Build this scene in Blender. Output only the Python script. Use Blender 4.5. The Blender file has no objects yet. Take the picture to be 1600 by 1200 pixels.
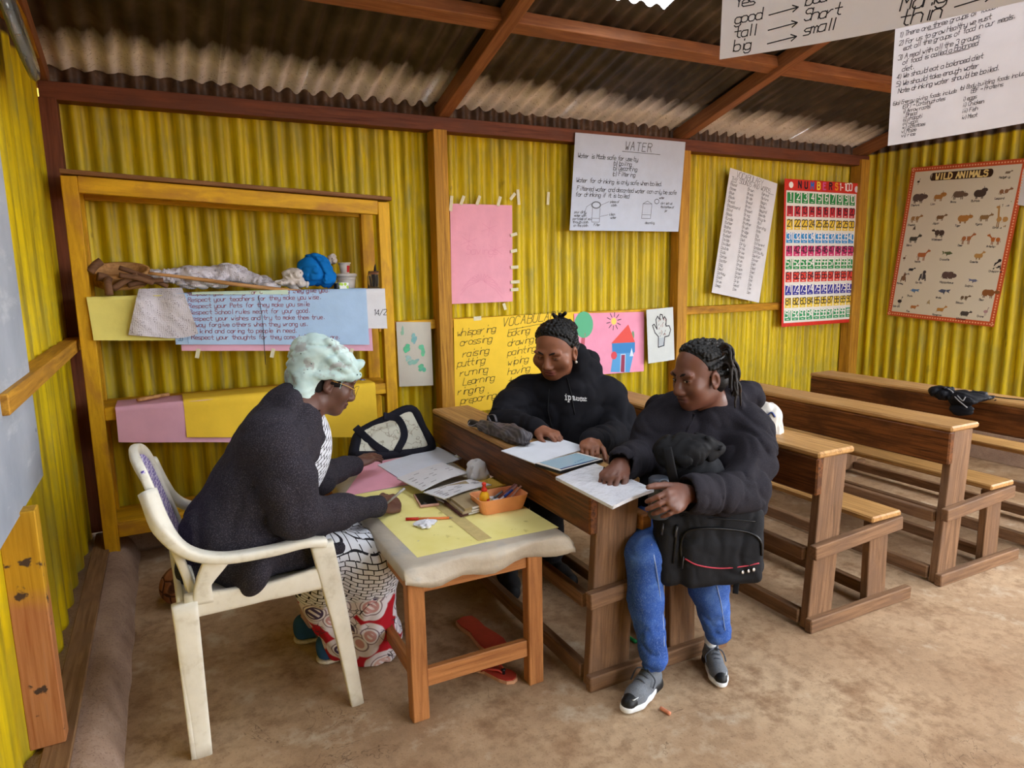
import bpy, bmesh, math, random
import numpy as np
from mathutils import Vector, Matrix
from mathutils.bvhtree import BVHTree

# ------------------------------------------------------------------ camera
SC = bpy.context.scene
COL = SC.collection
CF, CYAW, CPITCH, CROLL, CH = 1066.2, math.radians(26.88), math.radians(9.461), math.radians(-0.9145), 1.4
_fw = np.array([math.sin(CYAW)*math.cos(CPITCH), math.cos(CYAW)*math.cos(CPITCH), -math.sin(CPITCH)])
_ri = np.array([math.cos(CYAW), -math.sin(CYAW), 0.0])
_up = np.cross(_ri, _fw)
_r = math.cos(CROLL)*_ri + math.sin(CROLL)*_up
_u = -math.sin(CROLL)*_ri + math.cos(CROLL)*_up
CAMP = np.array([0, 0, CH])
cam = bpy.data.cameras.new('camera')
cam.sensor_width = 36.0
cam.lens = CF/1600*36.0
cam.clip_start = 0.02
camo = bpy.data.objects.new('camera', cam)
COL.objects.link(camo)
camo.matrix_world = Matrix(((_r[0], _u[0], -_fw[0], 0), (_r[1], _u[1], -_fw[1], 0), (_r[2], _u[2], -_fw[2], CH), (0, 0, 0, 1)))
SC.camera = camo

# ------------------------------------------------------------------ sky, daylight, exposure
world = bpy.data.worlds.new('overcast_sky')
SC.world = world
world.use_nodes = True
bg = world.node_tree.nodes['Background']
bg.inputs[0].default_value = (0.95, 0.97, 1.0, 1)
bg.inputs[1].default_value = 9.0
SC.view_settings.view_transform = 'Standard'
SC.view_settings.look = 'None'
SC.view_settings.gamma = 1.0
SC.view_settings.use_curve_mapping = False
SC.view_settings.exposure = 0.5
try:
    SC.cycles.max_bounces = 8
    SC.cycles.diffuse_bounces = 5
    SC.cycles.transparent_max_bounces = 8
    SC.cycles.caustics_reflective = False
    SC.cycles.caustics_refractive = False
    SC.cycles.sample_clamp_indirect = 6
except Exception:
    pass

def portal(loc, rot, sx, sy):
    """daylight portal set in a modelled opening: it only guides the sky light through it"""
    l = bpy.data.lights.new('daylight_portal', 'AREA')
    l.shape = 'RECTANGLE'; l.size = sx; l.size_y = sy
    l.cycles.is_portal = True
    o = bpy.data.objects.new('daylight_portal', l)
    o.location = loc; o.rotation_euler = rot
    COL.objects.link(o)

# room: x from XL to XR, y from YF (behind the camera) to YB (back wall)
XL, XR, YB, YF = -0.435, 5.33, 3.985, -1.95
def roofz(y):                       # underside of the roof sheets, gable with the ridge at y = 1
    return 2.37 + 0.28*(3.94 - (y if y > 1.0 else 2.0 - y))
# openings (out of the picture): x/y range and z range
WIN_FRONT = (1.5, 2.7, 0.85, 2.1)
DOOR_FRONT = (3.3, 4.7, 0.0, 2.1)
WIN_RIGHT = (-1.5, 1.9, 0.8, 2.1)
SKYLIGHTS = [(1.98, 2.35, 2.895, 1.15), (0.35, 0.75, 2.5, 1.15), (4.3, 4.85, 0.7, -1.4), (2.1, 2.65, 0.7, -1.4)]   # x0,x1,y_low,y_high on the roof; first one seen, the others unseen, added for light
portal(((WIN_FRONT[0]+WIN_FRONT[1])/2, YF-0.03, (WIN_FRONT[2]+WIN_FRONT[3])/2), (math.pi/2, 0, 0), 1.2, 1.25)
portal(((DOOR_FRONT[0]+DOOR_FRONT[1])/2, YF-0.03, 1.05), (math.pi/2, 0, 0), 1.4, 2.1)
portal((XR+0.03, (WIN_RIGHT[0]+WIN_RIGHT[1])/2, 1.45), (math.pi/2, 0, math.pi/2), 3.4, 1.3)

# ------------------------------------------------------------------ helpers: objects
WM = {}          # world matrix of every object we made
def reg(o, mw, parent=None):
    WM[o.name] = mw.copy()
    if parent is not None:
        o.parent = parent
        o.matrix_parent_inverse = Matrix.Identity(4)
        o.matrix_basis = WM[parent.name].inverted() @ mw
    else:
        o.matrix_basis = mw
    return o
def tag(o, label=None, cat=None, group=None, kind=None):
    if label: o['label'] = label
    if cat: o['category'] = cat
    if group: o['group'] = group
    if kind: o['kind'] = kind
    return o
def empty(name, loc, label=None, cat=None, group=None, kind=None, rz=0.0):
    o = bpy.data.objects.new(name, None)
    o.empty_display_size = 0.05
    COL.objects.link(o)
    reg(o, Matrix.Translation(Vector(loc)) @ Matrix.Rotation(rz, 4, 'Z'))
    return tag(o, label, cat, group, kind)
def mesh_obj(name, verts, faces, mat, parent=None, mw=None, smooth=False, mats=None, fmat=None):
    me = bpy.data.meshes.new(name)
    me.from_pydata([tuple(map(float, v)) for v in verts], [], [tuple(map(int, f)) for f in faces])
    if mats:
        for m in mats: me.materials.append(m)
        if fmat is not None: me.polygons.foreach_set('material_index', list(fmat))
    elif mat: me.materials.append(mat)
    if smooth: me.polygons.foreach_set('use_smooth', [True]*len(me.polygons))
    me.update()
    o = bpy.data.objects.new(name, me)
    COL.objects.link(o)
    reg(o, mw or Matrix.Identity(4), parent)
    return o
def frame(origin, xdir, up=(0, 0, 1)):
    x = Vector(xdir).normalized(); u = Vector(up)
    y = u.cross(x)
    if y.length < 1e-5: y = Vector((0, 1, 0)).cross(x) if abs(x.y) < .9 else Vector((1, 0, 0)).cross(x)
    y.normalize(); z = x.cross(y)
    return Matrix(((x.x, y.x, z.x, origin[0]), (x.y, y.y, z.y, origin[1]), (x.z, y.z, z.z, origin[2]), (0, 0, 0, 1)))
def boxmesh(lx, ly, lz, bev=0.003, seg=1):
    bm = bmesh.new()
    bmesh.ops.create_cube(bm, size=1.0)
    for v in bm.verts: v.co = Vector((v.co.x*lx, v.co.y*ly, v.co.z*lz))
    if bev > 0:
        bmesh.ops.bevel(bm, geom=list(bm.edges), offset=min(bev, 0.3*min(lx, ly, lz)), segments=seg, affect='EDGES', profile=0.5)
    V = [tuple(v.co) for v in bm.verts]; bm.verts.index_update()
    F = [[v.index for v in f.verts] for f in bm.faces]
    bm.free()
    return V, F
def board(name, p0, p1, w, t, mat, parent=None, up=(0, 0, 1), bev=0.003, off=(0, 0), **kw):
    """timber from p0 to p1 (centre line); w across, t along 'up'; grain runs along local X"""
    p0 = Vector(p0); p1 = Vector(p1)
    mw = frame((p0+p1)/2, p1-p0, up)
    mw = mw @ Matrix.Translation((0, off[0], off[1]))
    V, F = boxmesh((p1-p0).length, w, t, bev)
    return tag(mesh_obj(name, V, F, mat, parent, mw), **kw)
def box(name, lo, hi, mat, parent=None, bev=0.003, axis='x', **kw):
    """axis-aligned block; axis = direction of the grain"""
    lo = Vector(lo); hi = Vector(hi); c = (lo+hi)/2; d = hi-lo
    a = 'xyz'.index(axis)
    p0 = c.copy(); p1 = c.copy(); p0[a] = lo[a]; p1[a] = hi[a]
    if axis == 'x': return board(name, p0, p1, d.y, d.z, mat, parent, (0, 0, 1), bev, **kw)
    if axis == 'y': return board(name, p0, p1, d.x, d.z, mat, parent, (0, 0, 1), bev, **kw)
    return board(name, p0, p1, d.x, d.y, mat, parent, (0, -1, 0), bev, **kw)
def cat_rom(P, n=8):
    P = [np.array(p, float) for p in P]
    Q = [2*P[0]-P[1]] + P + [2*P[-1]-P[-2]]
    out = []
    for i in range(1, len(Q)-2):
        for k in range(n):
            t = k/n
            out.append(0.5*((2*Q[i]) + (Q[i+1]-Q[i-1])*t + (2*Q[i-1]-5*Q[i]+4*Q[i+1]-Q[i+2])*t*t + (3*Q[i]-Q[i-1]-3*Q[i+1]+Q[i+2])*t**3))
    out.append(P[-1])
    return out
def sweep(name, pts, w, t, mat, parent=None, up=(0, 0, 1), n=6, sec=12, power=0.5, smooth=True, closed_ends=True, **kw):
    """section w x t (numbers or lists, superellipse) swept along a smooth path. power .5 = round, smaller = boxier"""
    m = len(pts)
    W = np.interp(np.linspace(0, m-1, (m-1)*n+1), range(m), w if hasattr(w, '__len__') else [w]*m)
    T = np.interp(np.linspace(0, m-1, (m-1)*n+1), range(m), t if hasattr(t, '__len__') else [t]*m)
    C = cat_rom(pts, n) if m > 2 else [np.array(pts[0], float)*(1-s)+np.array(pts[1], float)*s for s in np.linspace(0, 1, n+1)]
    up = np.array(up, float); V = []; F = []
    for i, c in enumerate(C):
        d = C[min(i+1, len(C)-1)] - C[max(i-1, 0)]; d /= np.linalg.norm(d)+1e-12
        s = np.cross(up, d)
        if np.linalg.norm(s) < 1e-3: s = np.cross([0.3, 1, 0.1], d)
        s /= np.linalg.norm(s); b = np.cross(d, s)
        for k in range(sec):
            a = 2*math.pi*(k+0.5)/sec; ca, sa = math.cos(a), math.sin(a)
            V.append(c + s*W[i]/2*math.copysign(abs(ca)**(2*power), ca) + b*T[i]/2*math.copysign(abs(sa)**(2*power), sa))
    for i in range(len(C)-1):
        for k in range(sec):
            F.append((i*sec+k, i*sec+(k+1) % sec, (i+1)*sec+(k+1) % sec, (i+1)*sec+k))
    if closed_ends:
        F.append(tuple(range(sec))[::-1]); F.append(tuple((len(C)-1)*sec+k for k in range(sec)))
    o = mesh_obj(name, V, F, mat, parent, None, smooth)
    return tag(o, **kw)
def lathe(name, prof, mat, parent=None, mw=None, seg=28, smooth=True, **kw):
    V = []; F = []
    for r, z in prof:
        for k in range(seg):
            a = 2*math.pi*k/seg; V.append((r*math.cos(a), r*math.sin(a), z))
    for i in range(len(prof)-1):
        for k in range(seg): F.append((i*seg+k, i*seg+(k+1) % seg, (i+1)*seg+(k+1) % seg, (i+1)*seg+k))
    F.append(tuple(range(seg))[::-1]); F.append(tuple((len(prof)-1)*seg+k for k in range(seg)))
    return tag(mesh_obj(name, V, F, mat, parent, mw, smooth), **kw)
def T3(x, y, z): return Matrix.Translation((x, y, z))
def RX(a): return Matrix.Rotation(a, 4, 'X')
def RY(a): return Matrix.Rotation(a, 4, 'Y')
def RZ(a): return Matrix.Rotation(a, 4, 'Z')
def ray(px, py): return _fw + (px-800)/CF*_r - (py-600)/CF*_u
def on_y(px, py, Y): d = ray(px, py); return CAMP + d*(Y/d[1])
def on_x(px, py, X): d = ray(px, py); return CAMP + d*(X/d[0])
def on_z(px, py, Z): d = ray(px, py); return CAMP + d*((Z-CH)/d[2])

# ------------------------------------------------------------------ helpers: materials
def hexc(h):
    h = h.lstrip('#'); c = [int(h[i:i+2], 16)/255 for i in (0, 2, 4)]
    return tuple(x/12.92 if x <= 0.04045 else ((x+0.055)/1.055)**2.4 for x in c) + (1.0,)
class NT:
    def __init__(s, name, rough=0.7, metal=0.0, spec=0.3):
        s.m = bpy.data.materials.new(name); s.m.use_nodes = True
        s.t = s.m.node_tree; s.n = s.t.nodes; s.l = s.t.links
        s.b = s.n['Principled BSDF']
        s.b.inputs['Roughness'].default_value = rough; s.b.inputs['Metallic'].default_value = metal
        s.b.inputs['Specular IOR Level'].default_value = spec
        s.tc = s.n.new('ShaderNodeTexCoord')
    def put(s, sock, v):
        if isinstance(v, bpy.types.NodeSocket): s.l.new(v, sock)
        else: sock.default_value = v
    def co(s, scale=(1, 1, 1), loc=(0, 0, 0), rot=(0, 0, 0), src='Object'):
        mp = s.n.new('ShaderNodeMapping'); s.l.new(s.tc.outputs[src], mp.inputs[0])
        mp.inputs['Scale'].default_value = scale; mp.inputs['Location'].default_value = loc; mp.inputs['Rotation'].default_value = rot
        return mp.outputs[0]
    def noise(s, scale=5, detail=4, rough=.55, vec=None, dist=0.0):
        n = s.n.new('ShaderNodeTexNoise'); n.inputs['Scale'].default_value = scale; n.inputs['Detail'].default_value = detail
        n.inputs['Roughness'].default_value = rough; n.inputs['Distortion'].default_value = dist
        s.l.new(vec or s.tc.outputs['Object'], n.inputs['Vector']); return n.outputs[0]
    def voro(s, scale=5, vec=None, feature='F1', out='Distance', rnd=1.0):
        n = s.n.new('ShaderNodeTexVoronoi'); n.feature = feature; n.inputs['Scale'].default_value = scale
        n.inputs['Randomness'].default_value = rnd
        s.l.new(vec or s.tc.outputs['Object'], n.inputs['Vector']); return n.outputs[out]
    def wave(s, scale=5, dist=2, vec=None, dr='X', detail=2):
        n = s.n.new('ShaderNodeTexWave'); n.bands_direction = dr; n.inputs['Scale'].default_value = scale
        n.inputs['Distortion'].default_value = dist; n.inputs['Detail'].default_value = detail
        s.l.new(vec or s.tc.outputs['Object'], n.inputs['Vector']); return n.outputs[1]
    def ramp(s, fac, stops):
        r = s.n.new('ShaderNodeValToRGB'); e = r.color_ramp.elements
        while len(e) > 1: e.remove(e[-1])
        e[0].position = stops[0][0]; e[0].color = stops[0][1]
        for p, c in stops[1:]:
            q = e.new(p); q.color = c
        s.l.new(fac, r.inputs[0]); return r.outputs[0]
    def step(s, fac, lo, hi, inv=False):
        r = s.n.new('ShaderNodeMapRange'); s.l.new(fac, r.inputs[0])
        r.inputs[1].default_value = lo; r.inputs[2].default_value = hi
        r.inputs[3].default_value = 1.0 if inv else 0.0; r.inputs[4].default_value = 0.0 if inv else 1.0
        r.clamp = True; return r.outputs[0]
    def mix(s, fac, a, b, mode='MIX'):
        x = s.n.new('ShaderNodeMix'); x.data_type = 'RGBA'; x.blend_type = mode
        s.put(x.inputs[0], fac); s.put(x.inputs[6], a); s.put(x.inputs[7], b); return x.outputs[2]
    def math(s, op, a, b=0.0):
        x = s.n.new('ShaderNodeMath'); x.operation = op; s.put(x.inputs[0], a); s.put(x.inputs[1], b); return x.outputs[0]
    def xyz(s, src='Object'):
        x = s.n.new('ShaderNodeSeparateXYZ'); s.l.new(s.tc.outputs[src], x.inputs[0]); return x.outputs
    def attr(s, name):
        a = s.n.new('ShaderNodeAttribute'); a.attribute_name = name; return a.outputs
    def rnd(s):
        return s.n.new('ShaderNodeObjectInfo').outputs['Random']
    def bump(s, h, strength=.3, dist=.01):
        b = s.n.new('ShaderNodeBump'); b.inputs['Strength'].default_value = strength; b.inputs['Distance'].default_value = dist
        s.l.new(h, b.inputs['Height']); s.l.new(b.outputs[0], s.b.inputs['Normal'])
    def col(s, c): s.put(s.b.inputs['Base Color'], c)
    def rough(s, r): s.put(s.b.inputs['Roughness'], r)
def plain(name, c, rough=.7, var=.12, scale=30, bump=0.0, metal=0.0, spec=.3, bscale=None):
    n = NT(name, rough, metal, spec); c = hexc(c)
    d = tuple(x*(1-var) for x in c[:3])+(1,); l = tuple(min(1, x*(1+var)) for x in c[:3])+(1,)
    f = n.noise(scale, 4)
    n.col(n.ramp(f, [(.3, d), (.7, l)]))
    if bump: n.bump(n.noise(bscale or scale*4, 3), bump, .004)
    return n.m
def wood(name, c1, c2, c3=None, rough=.65, grain=1.0, wear=None, spec=.25):
    """grain along local X: c1 base, c2 dark streaks, c3 worn / dirty patches"""
    n = NT(name, rough, 0, spec)
    off = n.n.new('ShaderNodeCombineXYZ'); r = n.math('MULTIPLY', n.rnd(), 37.0)
    n.l.new(r, off.inputs[0]); n.l.new(r, off.inputs[1]); n.l.new(r, off.inputs[2])
    va = n.n.new('ShaderNodeVectorMath'); n.l.new(n.tc.outputs['Object'], va.inputs[0]); n.l.new(off.outputs[0], va.inputs[1])
    mp = n.n.new('ShaderNodeMapping'); n.l.new(va.outputs[0], mp.inputs[0]); mp.inputs['Scale'].default_value = (2.2, 40*grain, 40*grain)
    g = n.noise(1.6, 6, .62, mp.outputs[0], .6)
    mp2 = n.n.new('ShaderNodeMapping'); n.l.new(va.outputs[0], mp2.inputs[0]); mp2.inputs['Scale'].default_value = (3, 7, 7)
    p = n.noise(1.5, 5, .6, mp2.outputs[0])
    col = n.ramp(g, [(.32, hexc(c2)), (.56, hexc(c1)), (.8, tuple(min(1, x*1.25) for x in hexc(c1)[:3])+(1,))])
    if c3: col = n.mix(n.step(p, .48, .66), col, hexc(c3))
    fine = n.noise(260, 2)
    col = n.mix(n.step(fine, .66, .78), col, tuple(x*.55 for x in hexc(c2)[:3])+(1,))
    n.col(col)
    n.bump(n.math('ADD', g, n.math('MULTIPLY', fine, .3)), .35, .004)
    return n.m
# ------------------------------------------------------------------ structure materials
def paint_sheet(name):
    n = NT(name, .5, 0, .35)
    z = n.xyz()[2]; x = n.xyz()[0]
    streak = n.noise(1.0, 6, .6, n.co((34, 34, 1.6)))
    blot = n.noise(3.0, 5, .6)
    grime = n.noise(1.0, 5, .65, n.co((9, 9, 3.0), (3, 1, 0)))
    c = n.ramp(streak, [(.25, hexc('#75691a')), (.44, hexc('#b9a010')), (.6, hexc('#d9bd08')), (.85, hexc('#e6cf20'))])
    c = n.mix(n.math('MULTIPLY', n.step(blot, .5, .66), .55), c, hexc('#a89a2e'))
    c = n.mix(n.math('MULTIPLY', n.step(grime, .55, .72), .6), c, hexc('#8b8a4e'))
    c = n.mix(n.math('MULTIPLY', n.step(grime, .35, .28), .55), c, hexc('#5b4d12'))
    # paint stops above the wall plate: bare rusty sheet
    bare = n.step(z, 2.285, 2.30)
    rust = n.ramp(n.noise(14, 4), [(.3, hexc('#2e1f14')), (.6, hexc('#57402e')), (.8, hexc('#8a7663'))])
    c = n.mix(bare, c, rust)
    n.col(c)
    n.bump(n.noise(60, 4), .15, .004)
    return n.m
M_SHEET = paint_sheet('yellow_painted_sheet')
def roof_sheet(name):
    n = NT(name, .5, .0, .3)
    y = n.xyz()[1]
    edge = n.math('ADD', y, n.math('MULTIPLY', n.noise(1.0, 4, .6, n.co((7, 2, 2))), .34))
    m = n.step(edge, 3.82, 4.0)
    ticks = n.step(n.noise(1.0, 3, .6, n.co((55, 90, 60)), 1.5), .60, .66)
    soot = n.ramp(n.noise(6, 5), [(.3, hexc('#2c2620')), (.55, hexc('#463d34')), (.75, hexc('#62574b'))])
    clean = n.ramp(n.noise(9, 4), [(.3, hexc('#f0eef0')), (.7, hexc('#ffffff'))])  # soot-free eave band, whitened in colour to stand for daylight at the eave
    clean = n.mix(n.math('MULTIPLY', ticks, .6), clean, hexc('#5d4a40'))
    n.col(n.mix(m, soot, clean))
    n.bump(n.noise(70, 3), .1, .003)
    return n.m
M_ROOF = roof_sheet('sooty_roof_sheet')
def conc(name):
    n = NT(name, .75, 0, .2)
    a = n.noise(1.3, 6, .6); b = n.noise(5.5, 6, .65); c3 = n.noise(120, 3, .6); d = n.noise(22, 5, .7)
    c = n.ramp(a, [(.3, hexc('#8c6f54')), (.5, hexc('#ab8e70')), (.7, hexc('#c3a98a'))])
    c = n.mix(n.step(b, .5, .68), c, hexc('#8f6f52'), 'MIX')
    c = n.mix(n.math('MULTIPLY', n.step(d, .45, .7), .45), c, hexc('#77604a'))
    c = n.mix(n.math('MULTIPLY', n.step(b, .42, .3), .5), c, hexc('#c3b8a4'))
    c = n.mix(n.math('MULTIPLY', n.step(c3, .58, .72), .5), c, hexc('#5d4936'))
    wp = n.noise(2.2, 5, .65, n.co((1, 1, 1), (4, 1, 0)), 1.2)
    crack = n.math('ABSOLUTE', n.math('SUBTRACT', wp, .47)); gate = n.step(n.noise(1.7, 2, .5, n.co((1, 1, 1), (9, 3, 0))), .56, .62)
    c = n.mix(n.math('MULTIPLY', n.math('MULTIPLY', n.step(crack, .0035, .001), gate), .6), c, hexc('#4f3c2c'))
    n.col(c); n.bump(n.math('ADD', c3, n.math('MULTIPLY', d, 2)), .25, .004)
    return n.m
M_FLOOR = conc('worn_concrete')
def kerb(name):
    n = NT(name, .85, 0, .15)
    a = n.noise(6, 6, .65); b = n.noise(130, 3)
    c = n.ramp(a, [(.3, hexc('#8a7264')), (.6, hexc('#a98f7d')), (.8, hexc('#bda797'))])
    c = n.mix(n.math('MULTIPLY', n.step(b, .55, .7), .5), c, hexc('#5e4638'))
    n.col(c); n.bump(b, .6, .006); return n.m
M_KERB = kerb('rough_concrete_kerb')
M_RED = wood('red_brown_timber', '#7a4630', '#5a3020', '#6b4030', .6)
M_RAFT = wood('orange_brown_timber', '#9c6844', '#7c4c30', '#85593f', .55)
M_OCHRE = wood('ochre_painted_timber', '#c08a1c', '#a06c12', '#8a5a18', .55, .6)
M_POST = wood('yellow_stained_post', '#c48f30', '#96651f', '#b07e30', .6)
M_YEL = wood('yellow_painted_shelf_wood', '#dca81e', '#bd8a14', '#b9822a', .5, .5)
M_BROWN = wood('dark_brown_top_board', '#8a6038', '#6e4526', None, .6)
M_PLANK = wood('dusty_floor_plank', '#8d6c4c', '#6d4e33', '#7d5f45', .8)
M_DESKTOP = wood('worn_desk_top_wood', '#b98e58', '#8a6030', '#a67c4c', .45, 1.0)
M_DESK = wood('dark_oiled_desk_wood', '#744420', '#341c0c', '#4a2a14', .45, 1.2)
M_DESKLEG = wood('dusty_brown_desk_leg', '#836247', '#5c422d', '#6e533f', .7, 1.0)
M_TABLELEG = wood('orange_table_wood', '#ad7444', '#8a5630', None, .5, .8)

# ------------------------------------------------------------------ corrugated sheets
def corrugated(name, a0, a1, fixed, h0, h1, axis, parent, pitch=.0915, amp=.0135, mat=None, hfun=None, ph=0.0, rows=2):
    """wall sheet along x (axis 'x', at y=fixed) or along y (axis 'y', at x=fixed); h0..h1 in z"""
    n = max(4, int((a1-a0)/pitch*10)); V = []; F = []
    for i in range(n+1):
        a = a0+(a1-a0)*i/n
        s = math.sin(2*math.pi*a/pitch+ph); s = math.copysign(abs(s)**.75, s)
        off = amp*s+.0015*math.sin(a*7.3+fixed)
        top = hfun(a) if hfun else h1
        for j in range(rows):
            z = h0+(top-h0)*j/(rows-1)
            V.append((a, fixed+off, z) if axis == 'x' else (fixed+off, a, z))
    for i in range(n):
        for j in range(rows-1):
            F.append((i*rows+j, (i+1)*rows+j, (i+1)*rows+j+1, i*rows+j+1))
    return mesh_obj(name, V, F, mat or M_SHEET, parent, None, True)

floor = box('floor', (XL-.4, YF-.3, -.1), (XR+.3, YB+.3, 0), M_FLOOR, bev=0, kind='structure')
ground = mesh_obj('ground_outside', [(-25, -25, -.12), (30, -25, -.12), (30, 25, -.12), (-25, 25, -.12)], [(0, 1, 2, 3)], plain('red_earth', '#94694a', .9, .2, 2))
tag(ground, kind='structure')
wall_back = empty('wall_back', (2.4, YB, 0), kind='structure')
edges = [XL, .34, 1.12, 1.52, 2.3, 3.08, 3.37, 4.15, 4.9, XR]
for i in range(len(edges)-1):
    corrugated('corrugated_sheet', edges[i]-(.03 if i else 0), edges[i+1], YB-.002*(i % 2), .13, 2.45, 'x', wall_back)
wall_left = empty('wall_left', (XL, 1.0, 0), kind='structure')
for i, (a, b) in enumerate([(YF, -1.2), (-1.2, -.4), (-.4, .4), (.4, 1.2), (1.2, 2.0), (2.0, 2.78), (2.78, 3.4), (3.4, YB)]):
    corrugated('corrugated_sheet', a, b+.03 if b < YB else b, XL+.004*(i % 2), .09, 2.4, 'y', wall_left, hfun=lambda y: roofz(y)+.03, ph=0, pitch=.19, amp=.014)
wall_right = empty('wall_right', (XR, 1.0, 0), kind='structure')
def wall_bits(lo, hi, op, fixed, axis, parent, hf):
    """sheets around an opening op = (a0, a1, z0, z1)"""
    for a, b in ((lo, op[0]), (op[1], hi)):
        k = max(1, round((b-a)/.8))
        for i in range(k):
            corrugated('corrugated_sheet', a+(b-a)*i/k, a+(b-a)*(i+1)/k+.02, fixed+.002*(i % 2), .13, 2.4, axis, parent, hfun=hf, ph=.7*i)
    if op[2] > .2: corrugated('corrugated_sheet', op[0], op[1], fixed, .13, op[2], axis, parent)
    corrugated('corrugated_sheet', op[0], op[1], fixed, op[3], 2.4, axis, parent, hfun=hf)
wall_bits(YF, YB, WIN_RIGHT, XR, 'y', wall_right, lambda y: roofz(y)+.03)
wall_front = empty('wall_front', (2.4, YF, 0), kind='structure')
wall_bits(XL, 2.9, WIN_FRONT, YF, 'x', wall_front, lambda x: 2.42)
wall_bits(2.9, XR, DOOR_FRONT, YF, 'x', wall_front, lambda x: 2.42)
# roof: sheets per bay, sooty, corrugations running down the slope; translucent strips as skylights, the unseen ones added
ceiling = empty('ceiling', (2.4, 1.0, 3.1), kind='structure')
def roof_part(x0, x1, ya, yb, mat, name='roof_sheet', dz=0.0, ph=0.0):
    pitch = .096; n = max(4, int((x1-x0)/pitch*10)); V = []; F = []; rows = 3
    for i in range(n+1):
        x = x0+(x1-x0)*i/n; s = math.sin(2*math.pi*x/pitch+ph); s = math.copysign(abs(s)**.8, s)
        for j in range(rows):
            y = ya+(yb-ya)*j/(rows-1); V.append((x, y, roofz(y)+.012+dz+.011*s))
    for i in range(n):
        for j in range(rows-1): F.append((i*rows+j, (i+1)*rows+j, (i+1)*rows+j+1, i*rows+j+1))
    return mesh_obj(name, V, F, mat, ceiling, None, True)
nt = NT('translucent_roof_sheet', .5); nt.col((.9, .93, .95, 1))
tr = nt.n.new('ShaderNodeBsdfTranslucent'); tr.inputs[0].default_value = (.95, .97, 1, 1)
tp = nt.n.new('ShaderNodeBsdfTransparent'); tp.inputs[0].default_value = (.8, .83, .85, 1)
mx = nt.n.new('ShaderNodeMixShader'); mx.inputs[0].default_value = .6
nt.l.new(tr.outputs[0], mx.inputs[1]); nt.l.new(tp.outputs[0], mx.inputs[2]); nt.l.new(mx.outputs[0], nt.n['Material Output'].inputs[0])
M_SKY = nt.m
xs = [XL-.1, .35, .75, 1.4, 1.98, 2.35, 3.1, 3.75, 4.5, XR+.1]
for i in range(len(xs)-1):
    a, b = xs[i], xs[i+1]
    if i in (1, 4):  # the strip over the table is an added, unseen skylight to brighten it
        ys_ = 2.895 if i == 4 else 2.5
        roof_part(a, b+.02, 4.1, ys_, M_ROOF, ph=.4*i)
        roof_part(a, b+.02, ys_+.01, 1.15, M_SKY, 'roof_light', .004, ph=.4*i)
        roof_part(a, b+.02, 1.15, 1.0, M_ROOF, ph=.4*i)
    else:
        roof_part(a, b+.02, 4.1, 1.0, M_ROOF, ph=.4*i, dz=.003*(i % 2))
xs = [XL-.1, .1, .65, 1.4, 2.1, 2.65, 3.2, 3.75, 4.3, 4.85, XR+.1]
for i in range(len(xs)-1):
    a, b = xs[i], xs[i+1]
    if any(abs(s[0]-a) < .01 for s in SKYLIGHTS[2:]):
        roof_part(a, b, 1.0, .7, M_ROOF); roof_part(a, b, .7, -1.4, M_SKY, 'roof_light'); roof_part(a, b, -1.4, -2.3, M_ROOF)  # front slope: unseen roof lights, added to bring in more daylight
    else: roof_part(a, b, 1.0, -2.3, M_ROOF)
for s in SKYLIGHTS:
    ym = (s[2]+s[3])/2; sl = math.atan(.28)*(1 if ym < 1 else -1)
    portal(((s[0]+s[1])/2, ym, roofz(ym)+.06), (sl, 0, 0), s[1]-s[0], abs(s[2]-s[3])*1.03)

# ------------------------------------------------------------------ timber frame
K = dict(kind='structure')
box('trim_1', (XL+.02, 3.885, 2.205), (XR, 3.975, 2.285), M_RED, axis='x', **K)                # wall plate, back
tr2 = box('trim_2', (XL, 3.87, .13), (XL+.085, 3.97, 2.21), M_RED, axis='z', **K)              # corner post
box('trim_3', (1.475, 3.86, 0), (1.56, 3.965, 2.21), M_POST, axis='z', **K)                   # main post
box('trim_4', (3.32, 3.88, 0), (3.41, 3.97, 2.21), M_POST, axis='z', **K)
box('trim_5', (5.2, 3.86, 0), (5.3, 3.965, 2.25), M_POST, axis='z', **K)
box('trim_6', (1.12, 3.925, 1.055), (1.475, 3.97, 1.112), M_YEL, axis='x', **K)
box('trim_7', (1.56, 3.925, 1.055), (3.32, 3.97, 1.112), M_YEL, axis='x', **K)
box('trim_8', (3.41, 3.925, 1.055), (5.2, 3.97, 1.112), M_OCHRE, axis='x', **K)
box('trim_9', (XL+.01, 2.05, 1.063), (XL+.075, 3.87, 1.118), M_POST, axis='y', **K)           # rail on the left wall
def rafter(nm, x0, x1, drop=.085, mat=None):
    y0, y1 = 4.0, 1.0
    c0 = Vector(((x0+x1)/2, y0, roofz(y0)-drop/2)); c1 = Vector(((x0+x1)/2, y1, roofz(y1)-drop/2))
    board(nm, c0, c1, x1-x0, drop, mat or M_RAFT, **K)
    y0, y1 = -1.95, 1.0
    board(nm, Vector(((x0+x1)/2, y0, roofz(y0)-drop/2)), Vector(((x0+x1)/2, y1, roofz(y1)-drop/2)), x1-x0, drop, mat or M_RAFT, **K)
rafter('trim_10', XL+.0, XL+.06)
rafter('trim_11', 1.53, 1.60)
rafter('trim_12', 3.335, 3.405)
rafter('trim_13', 5.25, 5.32)
for i, (a, b) in enumerate([(XL+.06, 1.53), (1.60, 3.335), (3.405, 5.25)]):
    for y in (3.11, 2.1, 1.2):
        zc = roofz(y)-.03
        mwp = frame(((a+b)/2, y, zc), (1, 0, 0), (0, .27, .963))
        V, F = boxmesh(b-a, .085, .065, .003)
        tag(mesh_obj('trim_%d' % (14+i), V, F, M_RAFT, None, mwp), **K)
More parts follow.
